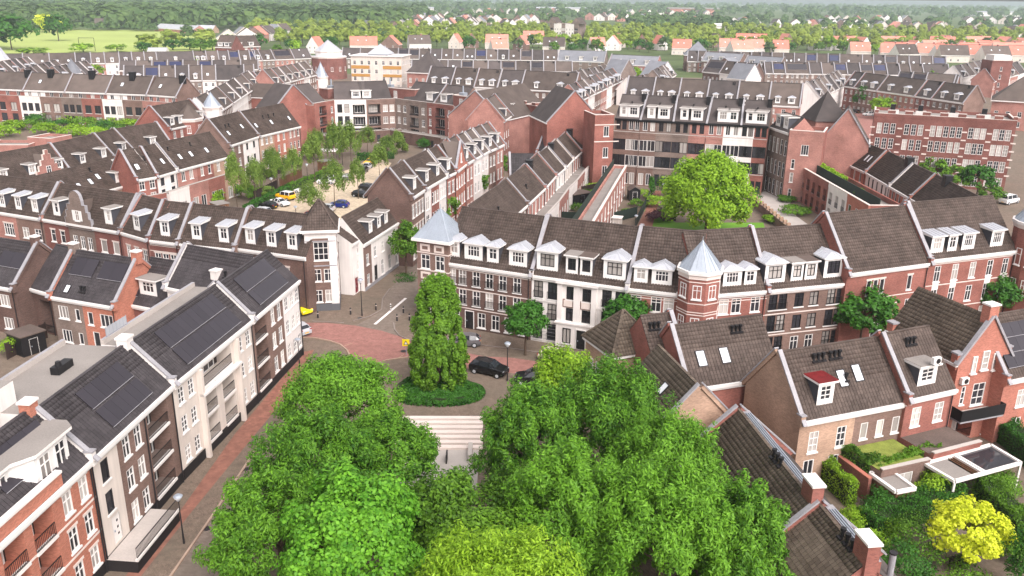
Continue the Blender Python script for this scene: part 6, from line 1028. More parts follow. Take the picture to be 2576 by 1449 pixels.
# hedges and shrubs
box_hedge('long clipped hedge along the back of the car park', (-51.59, 160.50, 0), (-48.16, 179.51, 0), 1.2, 1.5, 'leaf_dark', la=.16); box_hedge('clipped hedge behind the white sedan', (-48.11, 180.30, 0), (-42.65, 199.83, 0), 1.2, 1.5, 'leaf_mid', la=.16); box_hedge('hedge before the dark red ground floor wall', (-39.74, 216.59, 0), (-31.06, 219.96, 0), 1.2, 1.8, 'leaf_dark', la=.2)
for i, (lb, p, r_, h, m) in enumerate((('bright shrub in the pink house garden', (-60.24, 168.48, 0), 2.4, 2.4, 'leaf_bright'), ('dark shrub by the weeping birch', (-55.13, 172.32, 0), 2.2, 3., 'leaf_mid'), ('low pale shrub behind the wooden fence', (-52.10, 176.21, 0), 2., 2., 'leaf_birch'), ('round dark shrub before the tan house', (-54.15, 207.13, 0), 2.2, 2.6, 'leaf_dark'), ('green shrub next to the red gable wall', (-52.76, 218.04, 0), 2.4, 3.6, 'leaf_mid'), ('tall green shrub by the dark red ground floor', (-43.00, 223.29, 0), 3., 6., 'leaf_mid'), ('grey green shrub under the green railed balcony', (-29.92, 228.97, 0), 1.8, 3., 'leaf_birch'), ('dark round bush at the right apartment section', (-25.07, 236.96, 0), 2.4, 2.8, 'leaf_dark'), ('climber shrub beside the crenellated wall', (4.71, 233.74, 0), 3., 5., 'leaf_mid'), ('bright rounded hedge beside the inner garden lamp', (29.42, 169.33, 0), 3.2, 2.2, 'leaf_bright'), ('purple leaved shrub row in the inner garden', (27.56, 157.57, 0), 2.4, 1.8, 'leaf_purple'), ('low garden shrub inside the courtyard bed', (55.59, 164.51, 0), 3., 1.6, 'leaf_mid'), ('green plant box by the courtyard path', (57.38, 175.69, 0), 2.2, 1.2, 'leaf_mid'), ('planting next to the retaining wall', (49.38, 157.34, 0), 2., 1.4, 'leaf_bright'), ('small shrub near the courtyard pergola', (55.08, 189.83, 0), 2.4, 1.2, 'leaf_dark'), ('low plants along the courtyard facade', (50.02, 193.02, 0), 2.6, 1.2, 'leaf_mid'))): shrub(lb, p, r_, h, m, 1500, .2, group='garden shrubs')
for i in range(3): 
    p = ((29.16, 177.27, 0), (31.74, 178.16, 0), (34.18, 179.05, 0))[i]; shrub(f'narrow dark cypress against the garden facade, {ORD[i]} from the left', p, (.8, 1.6, .8)[i], 4.6, 'leaf_dark', 1600, .14, 'cypress', 'cypresses')
for i, (x, y) in enumerate(((30, 318), (70, 314), (110, 322), (150, 312), (185, 325), (215, 308), (235, 332), (262, 315), (285, 300), (300, 325), (325, 312), (350, 305), (190, 300), (245, 298), (20, 330), (100, 300))):
    p = [(-113.83, 230), (0, 0)][0]; 
lg_ = [(-151.50, 258.62, 0), (-148.58, 262.10, 0), (-139.87, 254.73, 0), (-139.22, 262.81, 0), (-129.84, 252.37, 0), (-133.12, 266.63, 0), (-122.12, 248.42, 0), (-124.58, 260.64, 0), (-126.99, 272.30, 0), (-116.77, 253.32, 0), (-118.56, 264.38, 0), (-118.35, 271.22, 0), (-140.20, 274.83, 0), (-135.09, 278.89, 0), (-146.80, 248.13, 0), (-151.19, 273.96, 0)]
for i, p in enumerate(lg_): shrub(f'flat topped light green garden shrub, {ORD[i]} in the left garden below the chimney row', p, 4.2, 3.2, ('leaf_bright', 'leaf_mid', 'leaf_bright', 'leaf_dark')[i % 4], 900, .32, group='left garden shrubs')
r = flat_block('small flat roofed pink brick block in the left garden', (-122.67, 215.59, 4.5), (-115.80, 213.56, 4.5), 7, 4.5, [(0, 1, 'pink', W3((.4,), 3, 1.8, 3, 2, [.7]))], 'garden_house', 'building', mat='pink')
r = flat_block('low red brick garden wall building with white panels at the left edge', (-131.13, 210.80, 3.2), (-120.49, 211.51, 3.2), 8, 3.2, [(0, 1, 'pink', W3((1.2,), 1.2, .9, 1, 1, cols(5)))], 'garden_house', 'building', mat='pink')
# roof hedge, terrace plants
box_hedge('bright roof terrace hedge behind the dark screen', (*(63.81, 181.89, 6.3)[:2], 0), (*(63.49, 162.66, 6.3)[:2], 0), 1.8, 1.6, 'leaf_bright', la=.2, z=6.2)
shrub('round shrub in a pot on the roof terrace', (63.39, 153.91, 6.3), .9, 1.4, 'leaf_mid', 500, .12, z=6.2)
# crenellated block trees, far square trees
TM = [unit('crown', 'leaf_mid', 1300, .12, .075, 40, 'round', 45, .18), unit('crown', 'leaf_dark', 1300, .12, .075, 41, 'round', 45, .18), unit('crown', 'leaf_bright', 1300, .12, .075, 42, 'round', 45, .18)]
for lb, p, h, cr, m in (('round tree on the brick square, left one', (132.42, 327.31, 0), 11, 4.6, 1), ('round tree on the brick square, middle one', (140.01, 319.95, 0), 12, 5.2, 0), ('round tree on the brick square, right one', (149.88, 314.19, 0), 11, 4.8, 0), ('low yellow green tree on the brick square', (130.46, 308.33, 0), 8, 4.2, 2), ('tree in front of the crenellated block, left one', (95.54, 191.98, 0), 6.5, 3.2, 0), ('tree in front of the crenellated block, middle one', (96.14, 182.96, 0), 6.5, 3.2, 0), ('tree in front of the crenellated block, right one', (99.41, 180.03, 0), 7.5, 3.6, 1), ('bushy tree at the foot of the crenellated block', (99.48, 174.47, 0), 4, 2.6, 0), ('dark tree between the domed block and the yellow block', (-99.15, 453.09, 0), 11, 5.5, 0), ('tree in the alley of the slate quarter', (57.38, 422.74, 0), 9, 4, 2), ('tree beyond the second right row', (205.00, 439.51, 0), 9, 7, 0), ('roof terrace tree at far left', (-169.73, 468.24, 0), 9, 5, 2), ('light tree behind the slanted rows', (-199.88, 412.63, 0), 8, 6, 2), ('tree at the white street under the zinc cone', (-99.53, 332.06, 0), 6, 3, 2)):
    tree(lb, p[0], p[1], h, cr, TM[m], group='trees among the middle houses', clear=.25)
# lower right garden
box_hedge('long clipped hedge crossing the lower right garden', (28.13, 57.74, 0), (37.34, 62.11, 0), 2., 2., 'leaf_dark', la=.09); box_hedge('hedge bending along the driveway at right', (40.33, 63.37, 0), (40.02, 55.16, 0), 1.8, 2.2, 'leaf_mid', la=.09); box_hedge('short dark hedge below the flat shed', (32.08, 61.13, 0), (37.22, 63.62, 0), 1.2, 1.6, 'leaf_dark', la=.09); box_hedge('tall hedge on the right edge by the driveway', (47.61, 75.17, 0), (47.76, 67.39, 0), 2., 2.2, 'leaf_dark', la=.1)
box_hedge('climbing plants along the brick garden wall', (27.26, 66.95, 0), (28.48, 61.64, 0), .9, 2.4, 'leaf_bright', la=.09, cat='climber', name='climber'); box_hedge('green climbers hanging from the sedum roof', (30.92, 63.61, 0), (37.65, 66.77, 0), .7, 3.2, 'leaf_mid', la=.1, cat='climber', name='climber'); box_hedge('leafy climbers on the pergola beside the tan house', (29.05, 66.99, 0), (30.92, 63.80, 0), 1.2, 3.3, 'leaf_mid', la=.1, cat='climber', name='climber')
for lb, p, r_, h, m in (('feathery green shrub left of the yellow tree', (30.76, 55.49, 0), 2.2, 2.8, 'leaf_mid'), ('big dark shrub below the yellow tree', (28.92, 52.61, 0), 1.9, 2.6, 'leaf_dark'), ('bright shrub row in front of the white pergola', (35.62, 62.37, 0), 1.9, 2.6, 'leaf_bright'), ('shrub under the white pergola corner', (41.69, 64.02, 0), 2.2, 2.2, 'leaf_mid'), ('dark shrub at the end of the garden wall', (30.63, 60.81, 0), 1.7, 2., 'leaf_dark'), ('small bush beside the flue pipe', (27.50, 54.94, 0), 1.2, 2.2, 'leaf_bright'), ('yellow green shrub at the hedge end', (29.40, 58.56, 0), 1.4, 1.6, 'leaf_bright'), ('dark conifer at the bottom right corner', (36.43, 51.40, 0), .9, 5., 'leaf_dark'), ('hedge like bush at the bottom edge under the yellow tree', (32.20, 51.55, 0), 2.6, 1.6, 'leaf_mid'), ('bush by the neighbouring patio at the right', (37.88, 55.12, 0), 1.6, 1.8, 'leaf_mid'), ('bright bush left of the flat shed', (27.64, 58.53, 0), 1.3, 1.8, 'leaf_bright')): shrub(lb, p, r_, h, m, 2600, .1, group='lower right garden shrubs')
k = MB(); A, B = Vector((28.58, 66.98, 0)), Vector((30.12, 62.44, 0)); k.beam(A, B, .3, 2.2, 'red'); k.beam(A+Vector((0, 0, 2.2)), B+Vector((0, 0, 2.2)), .42, .1, 'salmon'); tag(ob('garden_wall', k), 'red brick garden wall with a tiled top beside the climbers', 'wall')
r = root('flat_shed', 'small flat roofed timber shed with a white rim in the right garden', 'shed', (*(32.62, 62.49, 0)[:2], 0), 0)
a = Vector((30.33, 63.08, 2.3)); b = Vector((31.31, 60.23, 2.3)); c = Vector((33.11, 60.80, 2.3)); d = Vector((32.19, 63.69, 2.3)); o_ = Vector((r.location.x, r.location.y, 0)); q = [tuple((v-o_)[:2]) for v in (a, b, c, d)]
k = MB(); k.prism(q, 0, 2.25, 'wood'); ob('wall', k, r); k = MB(); k.prism(q, 2.26, 2.32, 'felt'); ob('flat_roof', k, r); k = MB()
for i in range(4): k.beam((*q[i], 2.2), (*q[(i+1) % 4], 2.2), .3, .26, 'white')
ob('roof_rim', k, r)
r = root('pergola', 'large white framed pergola with glass roof and a grey flat part', 'pergola', (40, 62, 0)); o_ = Vector((40, 62, 0)); q = [tuple((Vector(v)-o_)[:2]) for v in ((35.36, 64.19, 2.7), (36.59, 61.43, 2.7), (43.74, 64.50, 2.7), (42.76, 67.56, 2.7))]
k = MB()
for i in range(4): k.beam((*q[i], 2.55), (*q[(i+1) % 4], 2.55), .28, .24, 'white')
for f in (.42, .46): k.beam((*lerp((*q[0], 0), (*q[3], 0), f)[:2], 2.6), (*lerp((*q[1], 0), (*q[2], 0), f)[:2], 2.6), .2, .2, 'white')
ob('frame', k, r)
for i in range(4): k = MB(); k.box(q[i][0]-.08, q[i][1]-.08, 0, q[i][0]+.08, q[i][1]+.08, 2.54, 'white'); ob('leg', k, r)
l3 = lambda s, f: (*lerp((*q[s[0]], 0), (*q[s[1]], 0), f)[:2], 2.63); k = MB(); k.poly([l3((0, 3), 0), l3((1, 2), 0), l3((1, 2), .3), l3((0, 3), .3)], 'felt'); ob('flat_roof', k, r); k = MB(); k.poly([l3((0, 3), .46), l3((1, 2), .46), l3((1, 2), 1), l3((0, 3), 1)], 'pane'); ob('pane', k, r)
k = MB()
for f in (.33, .36, .39): k.beam(l3((0, 3), f), l3((1, 2), f), .05, .06, 'wood')
ob('slats', k, r)
tag(ob('patio_table', (lambda k: (k.box(-1, -.5, .68, 1, .5, .74, 'darkwood'), [k.box(x-.04, y-.04, 0, x+.04, y+.04, .68, 'metal') for x in (-.9, .9) for y in (-.4, .4)], k)[2])(MB()), None, (33.91, 53.85, 0), .4), 'dark patio table under the golden yellow tree', 'table')
# inner gardens: fences, sheds
def fence(label, a, b, h, m, group='garden fences', n=None):
    A = Vector((a[0], a[1], 0)); B = Vector((b[0], b[1], 0)); L = (B-A).length; r = root('garden_fence', label, 'fence', A, math.atan2(B.y-A.y, B.x-A.x), group); n = n or max(2, int(L/.9)); key = ('fp', round(L/n, 2), h, m)
    if key not in WIN: k = MB(); k.box(.02, -.02, .05, key[1]-.02, .02, h, m); WIN[key] = k.mesh('panel')
    if ('post', h, m) not in WIN: k = MB(); k.box(-.05, -.05, 0, .05, .05, h+.08, m); WIN['post', h, m] = k.mesh('post')
    for i in range(n): ob('panel', WIN[key], r, (L*i/n, 0, 0))
    for i in range(n+1): ob('post', WIN['post', h, m], r, (L*i/n, .03, 0))
def shed(label, a, b, dp, h, m, top='felt', pitched=False):
    loc, rz, L = frame_of(a, b); r = root('garden_shed', label, 'shed', loc, rz, 'garden sheds'); k = MB(); k.box(0, 0, 0, L, dp, h, m); ob('wall', k, r); k = MB()
    if pitched: k.poly([(-.2, -.2, h), (L/2, -.2, h+.8), (L/2, dp+.2, h+.8), (-.2, dp+.2, h)], top); k.poly([(L/2, -.2, h+.8), (L+.2, -.2, h), (L+.2, dp+.2, h), (L/2, dp+.2, h+.8)], top); k.poly([(0, -.01, h), (L, -.01, h), (L/2, -.01, h+.75)], m)
    else: k.box(-.15, -.15, h, L+.15, dp+.15, h+.15, top)
    ob('roof', k, r); door(r, L*.5, 0, .9, 1.9, 'metal')
fence('dark green garden fence nearest the long terrace roof', (8.47, 156.11, 0), (12.55, 155.69, 0), 2, 'greenfence'); fence('dark fence behind the second garden row plot', (14.54, 178.82, 0), (18.06, 182.13, 0), 2, 'darkwood'); fence('green fence crossing the far garden plot', (19.38, 196.74, 0), (24.09, 201.70, 0), 2, 'greenfence'); fence('dark green fence right of the long garden wing', (19.08, 155.98, 0), (23.99, 160.81, 0), 2, 'greenfence'); fence('fence beside the red garden path', (22.48, 151.77, 0), (29.88, 180.38, 0), 1.8, 'greenfence')
fence('brown wooden fence behind the car park hedge', (-52.83, 170.62, 0), (-50.99, 182.16, 0), 2, 'darkwood'); fence('brown wooden fence behind the white sedan hedge', (-50.88, 183.39, 0), (-48.90, 195.24, 0), 2, 'wood'); fence('dark fence by the pink houses gardens', (-56.73, 190.30, 0), (-54.32, 202.08, 0), 2, 'darkwood'); fence('courtyard fence at the left edge behind the solar block', (-65.16, 99.46, 0), (-62.34, 101.62, 0), 2, 'darkwood'); fence('dark courtyard fence by the flat roof', (-57.70, 89.76, 0), (-56.60, 96.42, 0), 2, 'darkwood')
shed('black garden shed in the middle garden plot', (12.26, 168.51, 0), (16.13, 171.50, 0), 3, 2.3, 'black', 'feltdark'); shed('black pitched shed in front of the garden facade', (24.21, 174.06, 0), (26.46, 174.17, 0), 3, 2.2, 'black', 'feltdark', True); shed('white box shed at the garden wing end', (18.19, 151.87, 0), (19.66, 151.36, 0), 1.6, 1.9, 'concrete', 'white'); shed('dark shed with glass roof edge in the left courtyard', (-56.21, 90.37, 0), (-54.70, 92.75, 0), 3, 2.4, 'black', 'feltdark'); shed('brown garden house in the inner garden hedge', (28.54, 157.61, 0), (30.98, 157.72, 0), 3, 2.2, 'darkwood', 'feltdark'); shed('grey wooden shed behind the car park fence', (-45.01, 201.64, 0), (-43.43, 203.71, 0), 2.5, 2.3, 'wood'); shed('grey shed in the pink house garden', (-55.86, 157.15, 0), (-54.12, 158.79, 0), 3, 2.2, 'wood')
shrub('low green plants in the first garden row plot', (15.92, 176.99, 0), 2.6, 1.6, 'leaf_mid', 1000, .16); shrub('bright plants in the second garden row plot', (17.33, 183.70, 0), 2.4, 1.8, 'leaf_bright', 1000, .16); shrub('plants by the green fence of the far plot', (21.02, 194.56, 0), 2.2, 1.4, 'leaf_mid', 900, .16); shrub('leafy climber corner of the garden row', (11.81, 175.66, 0), 1.2, 3., 'leaf_mid', 800, .14); shrub('yellow flowering bush on the garden terrace', (14.65, 171.43, 0), 1., 1.4, 'leaf_bright', 500, .12); shrub('green pot plants at the courtyard shed', (-58.01, 91.12, 0), 1.2, 2.2, 'leaf_bright', 700, .12)
wl = root('retaining_wall', 'brown retaining wall with square posts between garden and courtyard path', 'wall', (49.14, 173.83, 0)); A, B = Vector((49.14, 173.83, 0)), Vector((49.33, 146.09, 0)); k = MB(); k.beam((0, 0, 0), B-A, .35, 1.6, 'brown'); ob('wall', k, wl)
for i in range(14): k = MB(); p = (B-A)*(i/13); k.box(p.x-.3, p.y-.3, 1.6, p.x+.3, p.y+.3, 2.3, 'tan'); ob('post', k, wl)
tag(ob('sun_sail', (lambda k: (k.poly([(-2.4, -1.6, 2.7), (2.4, -1.3, 2.6), (2.2, 1.7, 2.9), (-2.2, 1.4, 3.)], 'white'), [k.cyl(x, y, 0, 2.7, .04, .04, 6, 'metal') for x, y in ((-2.3, -1.5), (2.3, -1.2), (2.1, 1.6), (-2.1, 1.3))], k)[2])(MB()), None, (-46.94, 215.59, 0)), 'white rectangular sun sail before the dark red ground floor', 'sun sail')

for i, (p, r_, h, m) in enumerate((((12.99, 165.16, 0), 1.6, 1.6, 'leaf_mid'), ((18.13, 187.87, 0), 2., 2.2, 'leaf_dark'), ((19.98, 191.40, 0), 1.8, 2., 'leaf_bright'), ((24.95, 169.12, 0), 1.5, 1.6, 'leaf_mid'), ((27.44, 176.44, 0), 1.6, 2., 'leaf_bright'), ((21.90, 160.72, 0), 1.3, 1.6, 'leaf_mid'), ((22.60, 199.24, 0), 1.8, 2.2, 'leaf_mid'), ((49.06, 185.35, 0), 2.2, 1.8, 'leaf_mid'), ((50.96, 177.61, 0), 2., 1.6, 'leaf_dark'), ((56.90, 189.93, 0), 1.6, 1.4, 'leaf_bright'))): shrub(f'leafy garden plant, {ORD[i]} of those scattered in the inner garden plots', p, r_, h, m, 900, .14, group='inner garden plants')
# ---------------------------------------------------------------- vehicles and street furniture
PROF = dict(
    hatch=[(0, .62, .36, .6, .62, .6), (.22, .82, .24, .74, .78, .7), (1.0, .87, .2, .88, .96, .76), (1.75, .88, .2, .93, 1.42, .6), (2.7, .88, .2, .96, 1.47, .6), (3.45, .87, .22, .97, 1.36, .57), (3.85, .85, .25, .95, 1.0, .72), (4.05, .74, .36, .72, .74, .64)],
    suv=[(0, .66, .42, .74, .76, .64), (.2, .86, .3, .9, .94, .76), (1.1, .92, .28, 1.02, 1.1, .8), (1.85, .93, .28, 1.07, 1.58, .64), (3.0, .93, .28, 1.1, 1.64, .64), (3.9, .92, .3, 1.12, 1.52, .62), (4.25, .89, .32, 1.06, 1.12, .76), (4.42, .78, .42, .84, .86, .66)],
    sedan=[(0, .64, .36, .6, .62, .6), (.25, .84, .24, .74, .77, .7), (1.3, .88, .2, .86, .92, .76), (2.1, .89, .2, .9, 1.36, .58), (3.0, .89, .2, .92, 1.4, .58), (3.8, .88, .22, .93, 1.08, .62), (4.45, .84, .26, .9, .98, .72), (4.6, .74, .36, .72, .74, .64)],
    mini=[(0, .56, .36, .58, .62, .54), (.2, .74, .24, .72, .78, .64), (.75, .8, .2, .84, .96, .7), (1.35, .81, .2, .9, 1.42, .56), (2.3, .81, .2, .92, 1.48, .56), (2.95, .8, .22, .93, 1.32, .54), (3.35, .78, .26, .86, .92, .66), (3.5, .68, .36, .7, .72, .58)],
    jeep=[(0, .8, .5, .9, .92, .76), (.15, .9, .42, 1.02, 1.06, .84), (1.35, .93, .4, 1.1, 1.16, .84), (1.75, .94, .4, 1.14, 1.76, .72), (3.0, .94, .4, 1.16, 1.8, .74), (4.1, .93, .4, 1.17, 1.76, .74), (4.25, .92, .42, 1.1, 1.18, .84), (4.4, .86, .5, .98, 1., .8)],
    van=[(0, .7, .42, .8, .84, .66), (.2, .9, .3, 1.0, 1.06, .78), (.8, .94, .28, 1.12, 1.26, .84), (1.4, .95, .28, 1.2, 1.9, .74), (3.2, .95, .28, 1.22, 1.95, .76), (4.7, .95, .3, 1.22, 1.9, .76), (4.85, .93, .34, 1.16, 1.3, .82), (4.95, .88, .42, .96, 1., .78)])
CARM = {}
def car_meshes(kind, col, roofc=None):
    key = (kind, col, roofc)
    if key in CARM: return CARM[key]
    pr = PROF[kind]; L = pr[-1][0]; B = MB(); G = {n: MB() for n in ('windscreen', 'rear_window', 'side_window')}; top = roofc or col
    ring = lambda s: [(s[0]-L/2, -s[1]*.92, s[2]), (s[0]-L/2, -s[1], (s[2]+s[3])/2), (s[0]-L/2, -s[1]*.97, s[3]), (s[0]-L/2, -s[5], s[4]), (s[0]-L/2, s[5], s[4]), (s[0]-L/2, s[1]*.97, s[3]), (s[0]-L/2, s[1], (s[2]+s[3])/2), (s[0]-L/2, s[1]*.92, s[2])]
    rs = [ring(s) for s in pr]
    for i in range(len(pr)-1):
        a, b = rs[i], rs[i+1]; cab = pr[i][4]-pr[i][3] > .2 or pr[i+1][4]-pr[i+1][3] > .2; full = pr[i][4]-pr[i][3] > .2 and pr[i+1][4]-pr[i+1][3] > .2
        for j in range(8):
            q = (j+1) % 8; f = [a[j], b[j], b[q], a[q]]
            if j in (2, 4) and cab: B.poly(f, 'carglass' if not full else 'carglass')
            elif j == 3 and cab and not full:
                B.poly(f, col); ff = [tuple(Vector(p)+Vector((0, 0, .012))+(Vector(sum((np.array(v) for v in f), np.zeros(3))/4)-Vector(p))*.1) for p in f]; G['windscreen' if pr[i][4] < pr[i+1][4] else 'rear_window'].poly(ff, 'carglass')
            elif j == 3 and full: B.poly(f, top)
            else: B.poly(f, 'black' if j == 7 else col)
    B.poly(rs[0][::-1], col); B.poly(rs[-1], col)
    # pillars
    for i in range(len(pr)):
        if pr[i][4]-pr[i][3] > .2:
            for s in (2, 4): B.beam(rs[i][s] if s == 2 else rs[i][5], rs[i][3] if s == 2 else rs[i][4], .09, .03, top)
    W = MB(); W.cyl(0, 0, -.1, .1, .32, .32, 16, 'tyre', 'y'); RM = MB(); RM.cyl(0, 0, -.108, .108, .2, .2, 12, 'car_silver', 'y'); HL = MB(); HL.box(-.06, -.17, -.07, .04, .17, .07, 'lamp_clear'); TL = MB(); TL.box(-.04, -.14, -.1, .05, .14, .1, 'lamp_red'); PL = MB(); PL.box(-.02, -.26, -.06, .02, .26, .06, 'plate')
    for g in G.values():
        if not g.v: g.poly([(0, 0, .5), (.01, 0, .5), (0, .01, .5)], 'carglass')
    CARM[key] = (B.mesh('body', False), {n: g.mesh(n) for n, g in G.items() if n != 'side_window'}, W.mesh('wheel'), RM.mesh('rim'), HL.mesh('headlight'), TL.mesh('tail_light'), PL.mesh('number_plate'), L, pr); return CARM[key]
def car(label, kind, col, front, rear, group='parked cars', roofc=None, name='parked_car'):
    b, g, w, rm, hl, tl, pl, L, pr = car_meshes(kind, col, roofc); f = Vector(front); q = Vector(rear); c = (f+q)/2; d = q-f
    r = root(name, label, 'van' if kind == 'van' else 'car', (c.x, c.y, 0), math.atan2(d.y, d.x), group); ob('body', b, r)
    for n, m in g.items(): ob(n, m, r)
    wy = pr[3][1]-.07
    for x in (-L/2+.78, L/2-.8):
        for y in (-wy, wy): o = ob('wheel', w, r, (x, y, .32)); ob('rim', rm, o)
    for y in (-.5, .5): ob('headlight', hl, r, (-L/2+.16, y*1.15, pr[1][3]-.1)); ob('tail_light', tl, r, (L/2-.12, y*1.25, pr[-2][3]-.1))
    ob('number_plate', pl, r, (L/2+.0, 0, .55))
car('black SUV with tinted windows parked on the square by the columnar tree', 'suv', 'car_black', (-0.60, 86.62, 0), (-4.31, 88.44, 0)); car('dark grey hatchback parked before the black door of the brown house', 'hatch', 'car_grey', (-7.05, 95.59, 0), (-4.36, 95.67, 0)); car('cream small rounded car half hidden by the light green tree', 'mini', 'car_cream', (5.99, 90.72, 0), (3.72, 91.81, 0)); car('dark car mostly hidden behind the willow clump', 'suv', 'car_black', (1.07, 85.21, 0), (4.12, 84.99, 0))
car('silver white car sticking out behind the white street end', 'hatch', 'car_silver', (-28.26, 100.44, 0), (-25.14, 97.60, 0)); car('lemon yellow sports car beside the corner tower', 'sedan', 'car_lemon', (-26.88, 105.19, 0), (-29.85, 107.82, 0))
for a in (('yellow off-road car with a white roof and spare wheel', 'jeep', 'car_yellow', (-49.09, 173.36, 0), (-44.64, 170.66, 0), 'car_white'), ('white sports coupe next to the yellow off-roader', 'sedan', 'car_white', (-44.47, 165.45, 0), (-48.74, 168.69, 0)), ('black hatchback left of the white coupe', 'hatch', 'car_black', (-50.32, 165.50, 0), (-46.28, 163.35, 0)), ('silver grey estate car at the lower left of the car park', 'suv', 'car_silver', (-49.92, 158.98, 0), (-46.51, 158.20, 0)), ('white sedan in the middle of the hedge row', 'sedan', 'car_white', (-46.04, 178.83, 0), (-42.43, 177.85, 0)), ('white hatchback behind the bushy tree', 'hatch', 'car_white', (-43.45, 187.98, 0), (-40.29, 188.15, 0)), ('second white car behind the white hatchback', 'hatch', 'car_white', (-43.24, 192.83, 0), (-40.17, 192.99, 0)), ('grey car under the weeping birch', 'hatch', 'car_grey', (-40.00, 191.22, 0), (-37.03, 192.72, 0)), ('black car at the far end of the car park', 'hatch', 'car_black', (-36.08, 198.30, 0), (-35.46, 204.17, 0)), ('silver car at the far end of the car park', 'hatch', 'car_silver', (-36.05, 203.14, 0), (-35.15, 208.26, 0)), ('tan car under the far trees', 'hatch', 'car_yellow', (-36.66, 210.26, 0), (-34.81, 213.59, 0)), ('black hatchback beside the brick gable', 'hatch', 'car_black', (-30.04, 174.31, 0), (-33.49, 176.01, 0)), ('black car half hidden behind the brick gable', 'suv', 'car_black', (-29.58, 180.47, 0), (-32.65, 181.91, 0)), ('bright blue hatchback near the corner tower roof', 'hatch', 'car_blue', (-36.40, 166.17, 0), (-32.82, 165.67, 0)), ('red small car close behind the tower roof', 'mini', 'car_red', (-36.74, 156.49, 0), (-38.82, 156.70, 0)), ('dark car just behind the terrace ridge', 'suv', 'car_black', (-40.20, 149.32, 0), (-37.48, 150.57, 0)), ('silver car behind the bushy tree and red car', 'hatch', 'car_silver', (-38.11, 162.75, 0), (-35.29, 162.23, 0))): car(a[0], a[1], a[2], a[3], a[4], 'cars in the car park', a[5] if len(a) > 5 else None)
for a in (('black car under the trees of the brick square', 'hatch', 'car_black', (127.12, 328.02, 0), (129.18, 323.55, 0)), ('white car under the trees of the brick square', 'hatch', 'car_white', (128.46, 317.85, 0), (132.09, 318.16, 0)), ('white van at the head of the row on the brick square', 'van', 'car_white', (121.41, 316.15, 0), (117.59, 307.27, 0)), ('white car second in the row on the brick square', 'hatch', 'car_white', (118.36, 306.30, 0), (115.10, 298.95, 0)), ('white car third in the row on the brick square', 'hatch', 'car_white', (116.24, 299.04, 0), (112.74, 291.05, 0)), ('white car last in the row on the brick square', 'suv', 'car_white', (113.99, 291.14, 0), (110.63, 283.54, 0)), ('white van parked beside the crenellated block corner', 'van', 'car_white', (106.48, 177.37, 0), (102.03, 174.60, 0))): car(*a, group='cars on the brick square')
def lamp(label, p, h=4.6):
    r = root('street_lamp', label, 'street lamp', (p[0], p[1], 0), 0, 'street lamps')
    if 'lamp' not in WIN:
        a = MB(); a.cyl(0, 0, 0, .9, .085, .075, 8, 'metal'); a.cyl(0, 0, .9, 4., .06, .045, 8, 'metal'); b = MB(); b.cyl(0, 0, 4., 4.3, .1, .3, 12, 'lamp_clear'); b.cyl(0, 0, 4.3, 4.42, .3, .3, 12, 'lamp_clear'); c = MB(); c.cyl(0, 0, 4.42, 4.55, .36, .2, 12, 'zinc'); c.cyl(0, 0, 3.9, 4., .07, .12, 8, 'metal'); WIN['lamp'] = (a.mesh('pole'), b.mesh('lamp_bowl'), c.mesh('lamp_cap'))
    for n, m in zip(('pole', 'lamp_bowl', 'lamp_cap'), WIN['lamp']): ob(n, m, r, sc=(1, 1, h/4.55))
for lb, p, h in (('street lamp standing on the red cycle path at lower left', (-24.97, 55.62, 0), 4.3), ('tall street lamp on the pavement right of the corner tower', (-19.70, 105.12, 0), 5.2), ('street lamp at the end of the white street block', (-23.93, 88.46, 0), 3.6), ('street lamp behind the black SUV', (-0.41, 85.59, 0), 4.6), ('street lamp in the middle of the car park', (-38.93, 149.10, 0), 4.2), ('street lamp by the hedge of the car park', (-49.63, 172.59, 0), 4.4), ('street lamp between the birches of the car park', (-45.25, 185.34, 0), 5.), ('street lamp in the inner garden beside the huge tree', (30.68, 171.14, 0), 4.4), ('street lamp close behind the terrace ridge by the lawn', (21.93, 147.60, 0), 3.6), ('street lamp at the far end of the car park', (-42.42, 210.45, 0), 5.)): lamp(lb, p, h)
for i, (lb, p) in enumerate((('brown bollard on the pavement corner left of the tall lamp', (-21.31, 105.66, 0)), ('brown bollard right of the tall lamp', (-18.22, 107.43, 0)), ('bollard at the side street opposite the white line', (-14.88, 103.52, 0)), ('bollard nearest the columnar tree, upper one', (-14.42, 106.48, 0)), ('bollard touching the columnar tree leaves', (-13.30, 103.71, 0)), ('bollard at the car exit by the yellow car', (-25.31, 104.21, 0)))):
    r = root('bollard', lb, 'bollard', (p[0], p[1], 0), 0, 'bollards'); k = MB(); k.cyl(0, 0, 0, .85, .11, .1, 10, 'metal'); ob('post', k, r); k = MB(); k.cyl(0, 0, .85, .97, .1, .05, 10, 'metal'); k.cyl(0, 0, .62, .7, .112, .112, 10, 'stone'); ob('cap', k, r)
p = (-16.23, 107.34, 0); r = root('zebra_post', 'thin white and dark banded post on the white road line', 'post', (p[0], p[1], 0)); k = MB()
for i in range(6): k.cyl(0, 0, i*.16, (i+1)*.16-.001, .08, .08, 8, ('metal', 'white')[i % 2])
ob('post', k, r)
p = (-12.25, 92.41, 0); r = root('warning_sign', 'square yellow warning sign with a triangle left of the columnar tree', 'sign', (p[0]-.1, p[1], 0)); k = MB(); k.cyl(0, .05, 0, 2.0, .04, .04, 8, 'zinc'); ob('pole', k, r); k = MB(); k.box(-.42, -.03, 1.15, .42, .0, 2., 'signyellow'); ob('board', k, r)
k = MB(); k.poly([(-.28, -.034, 1.32), (.28, -.034, 1.32), (0, -.034, 1.84)], 'black'); k.poly([(-.19, -.038, 1.37), (.19, -.038, 1.37), (0, -.038, 1.73)], 'white'); ob('triangle', k, r)
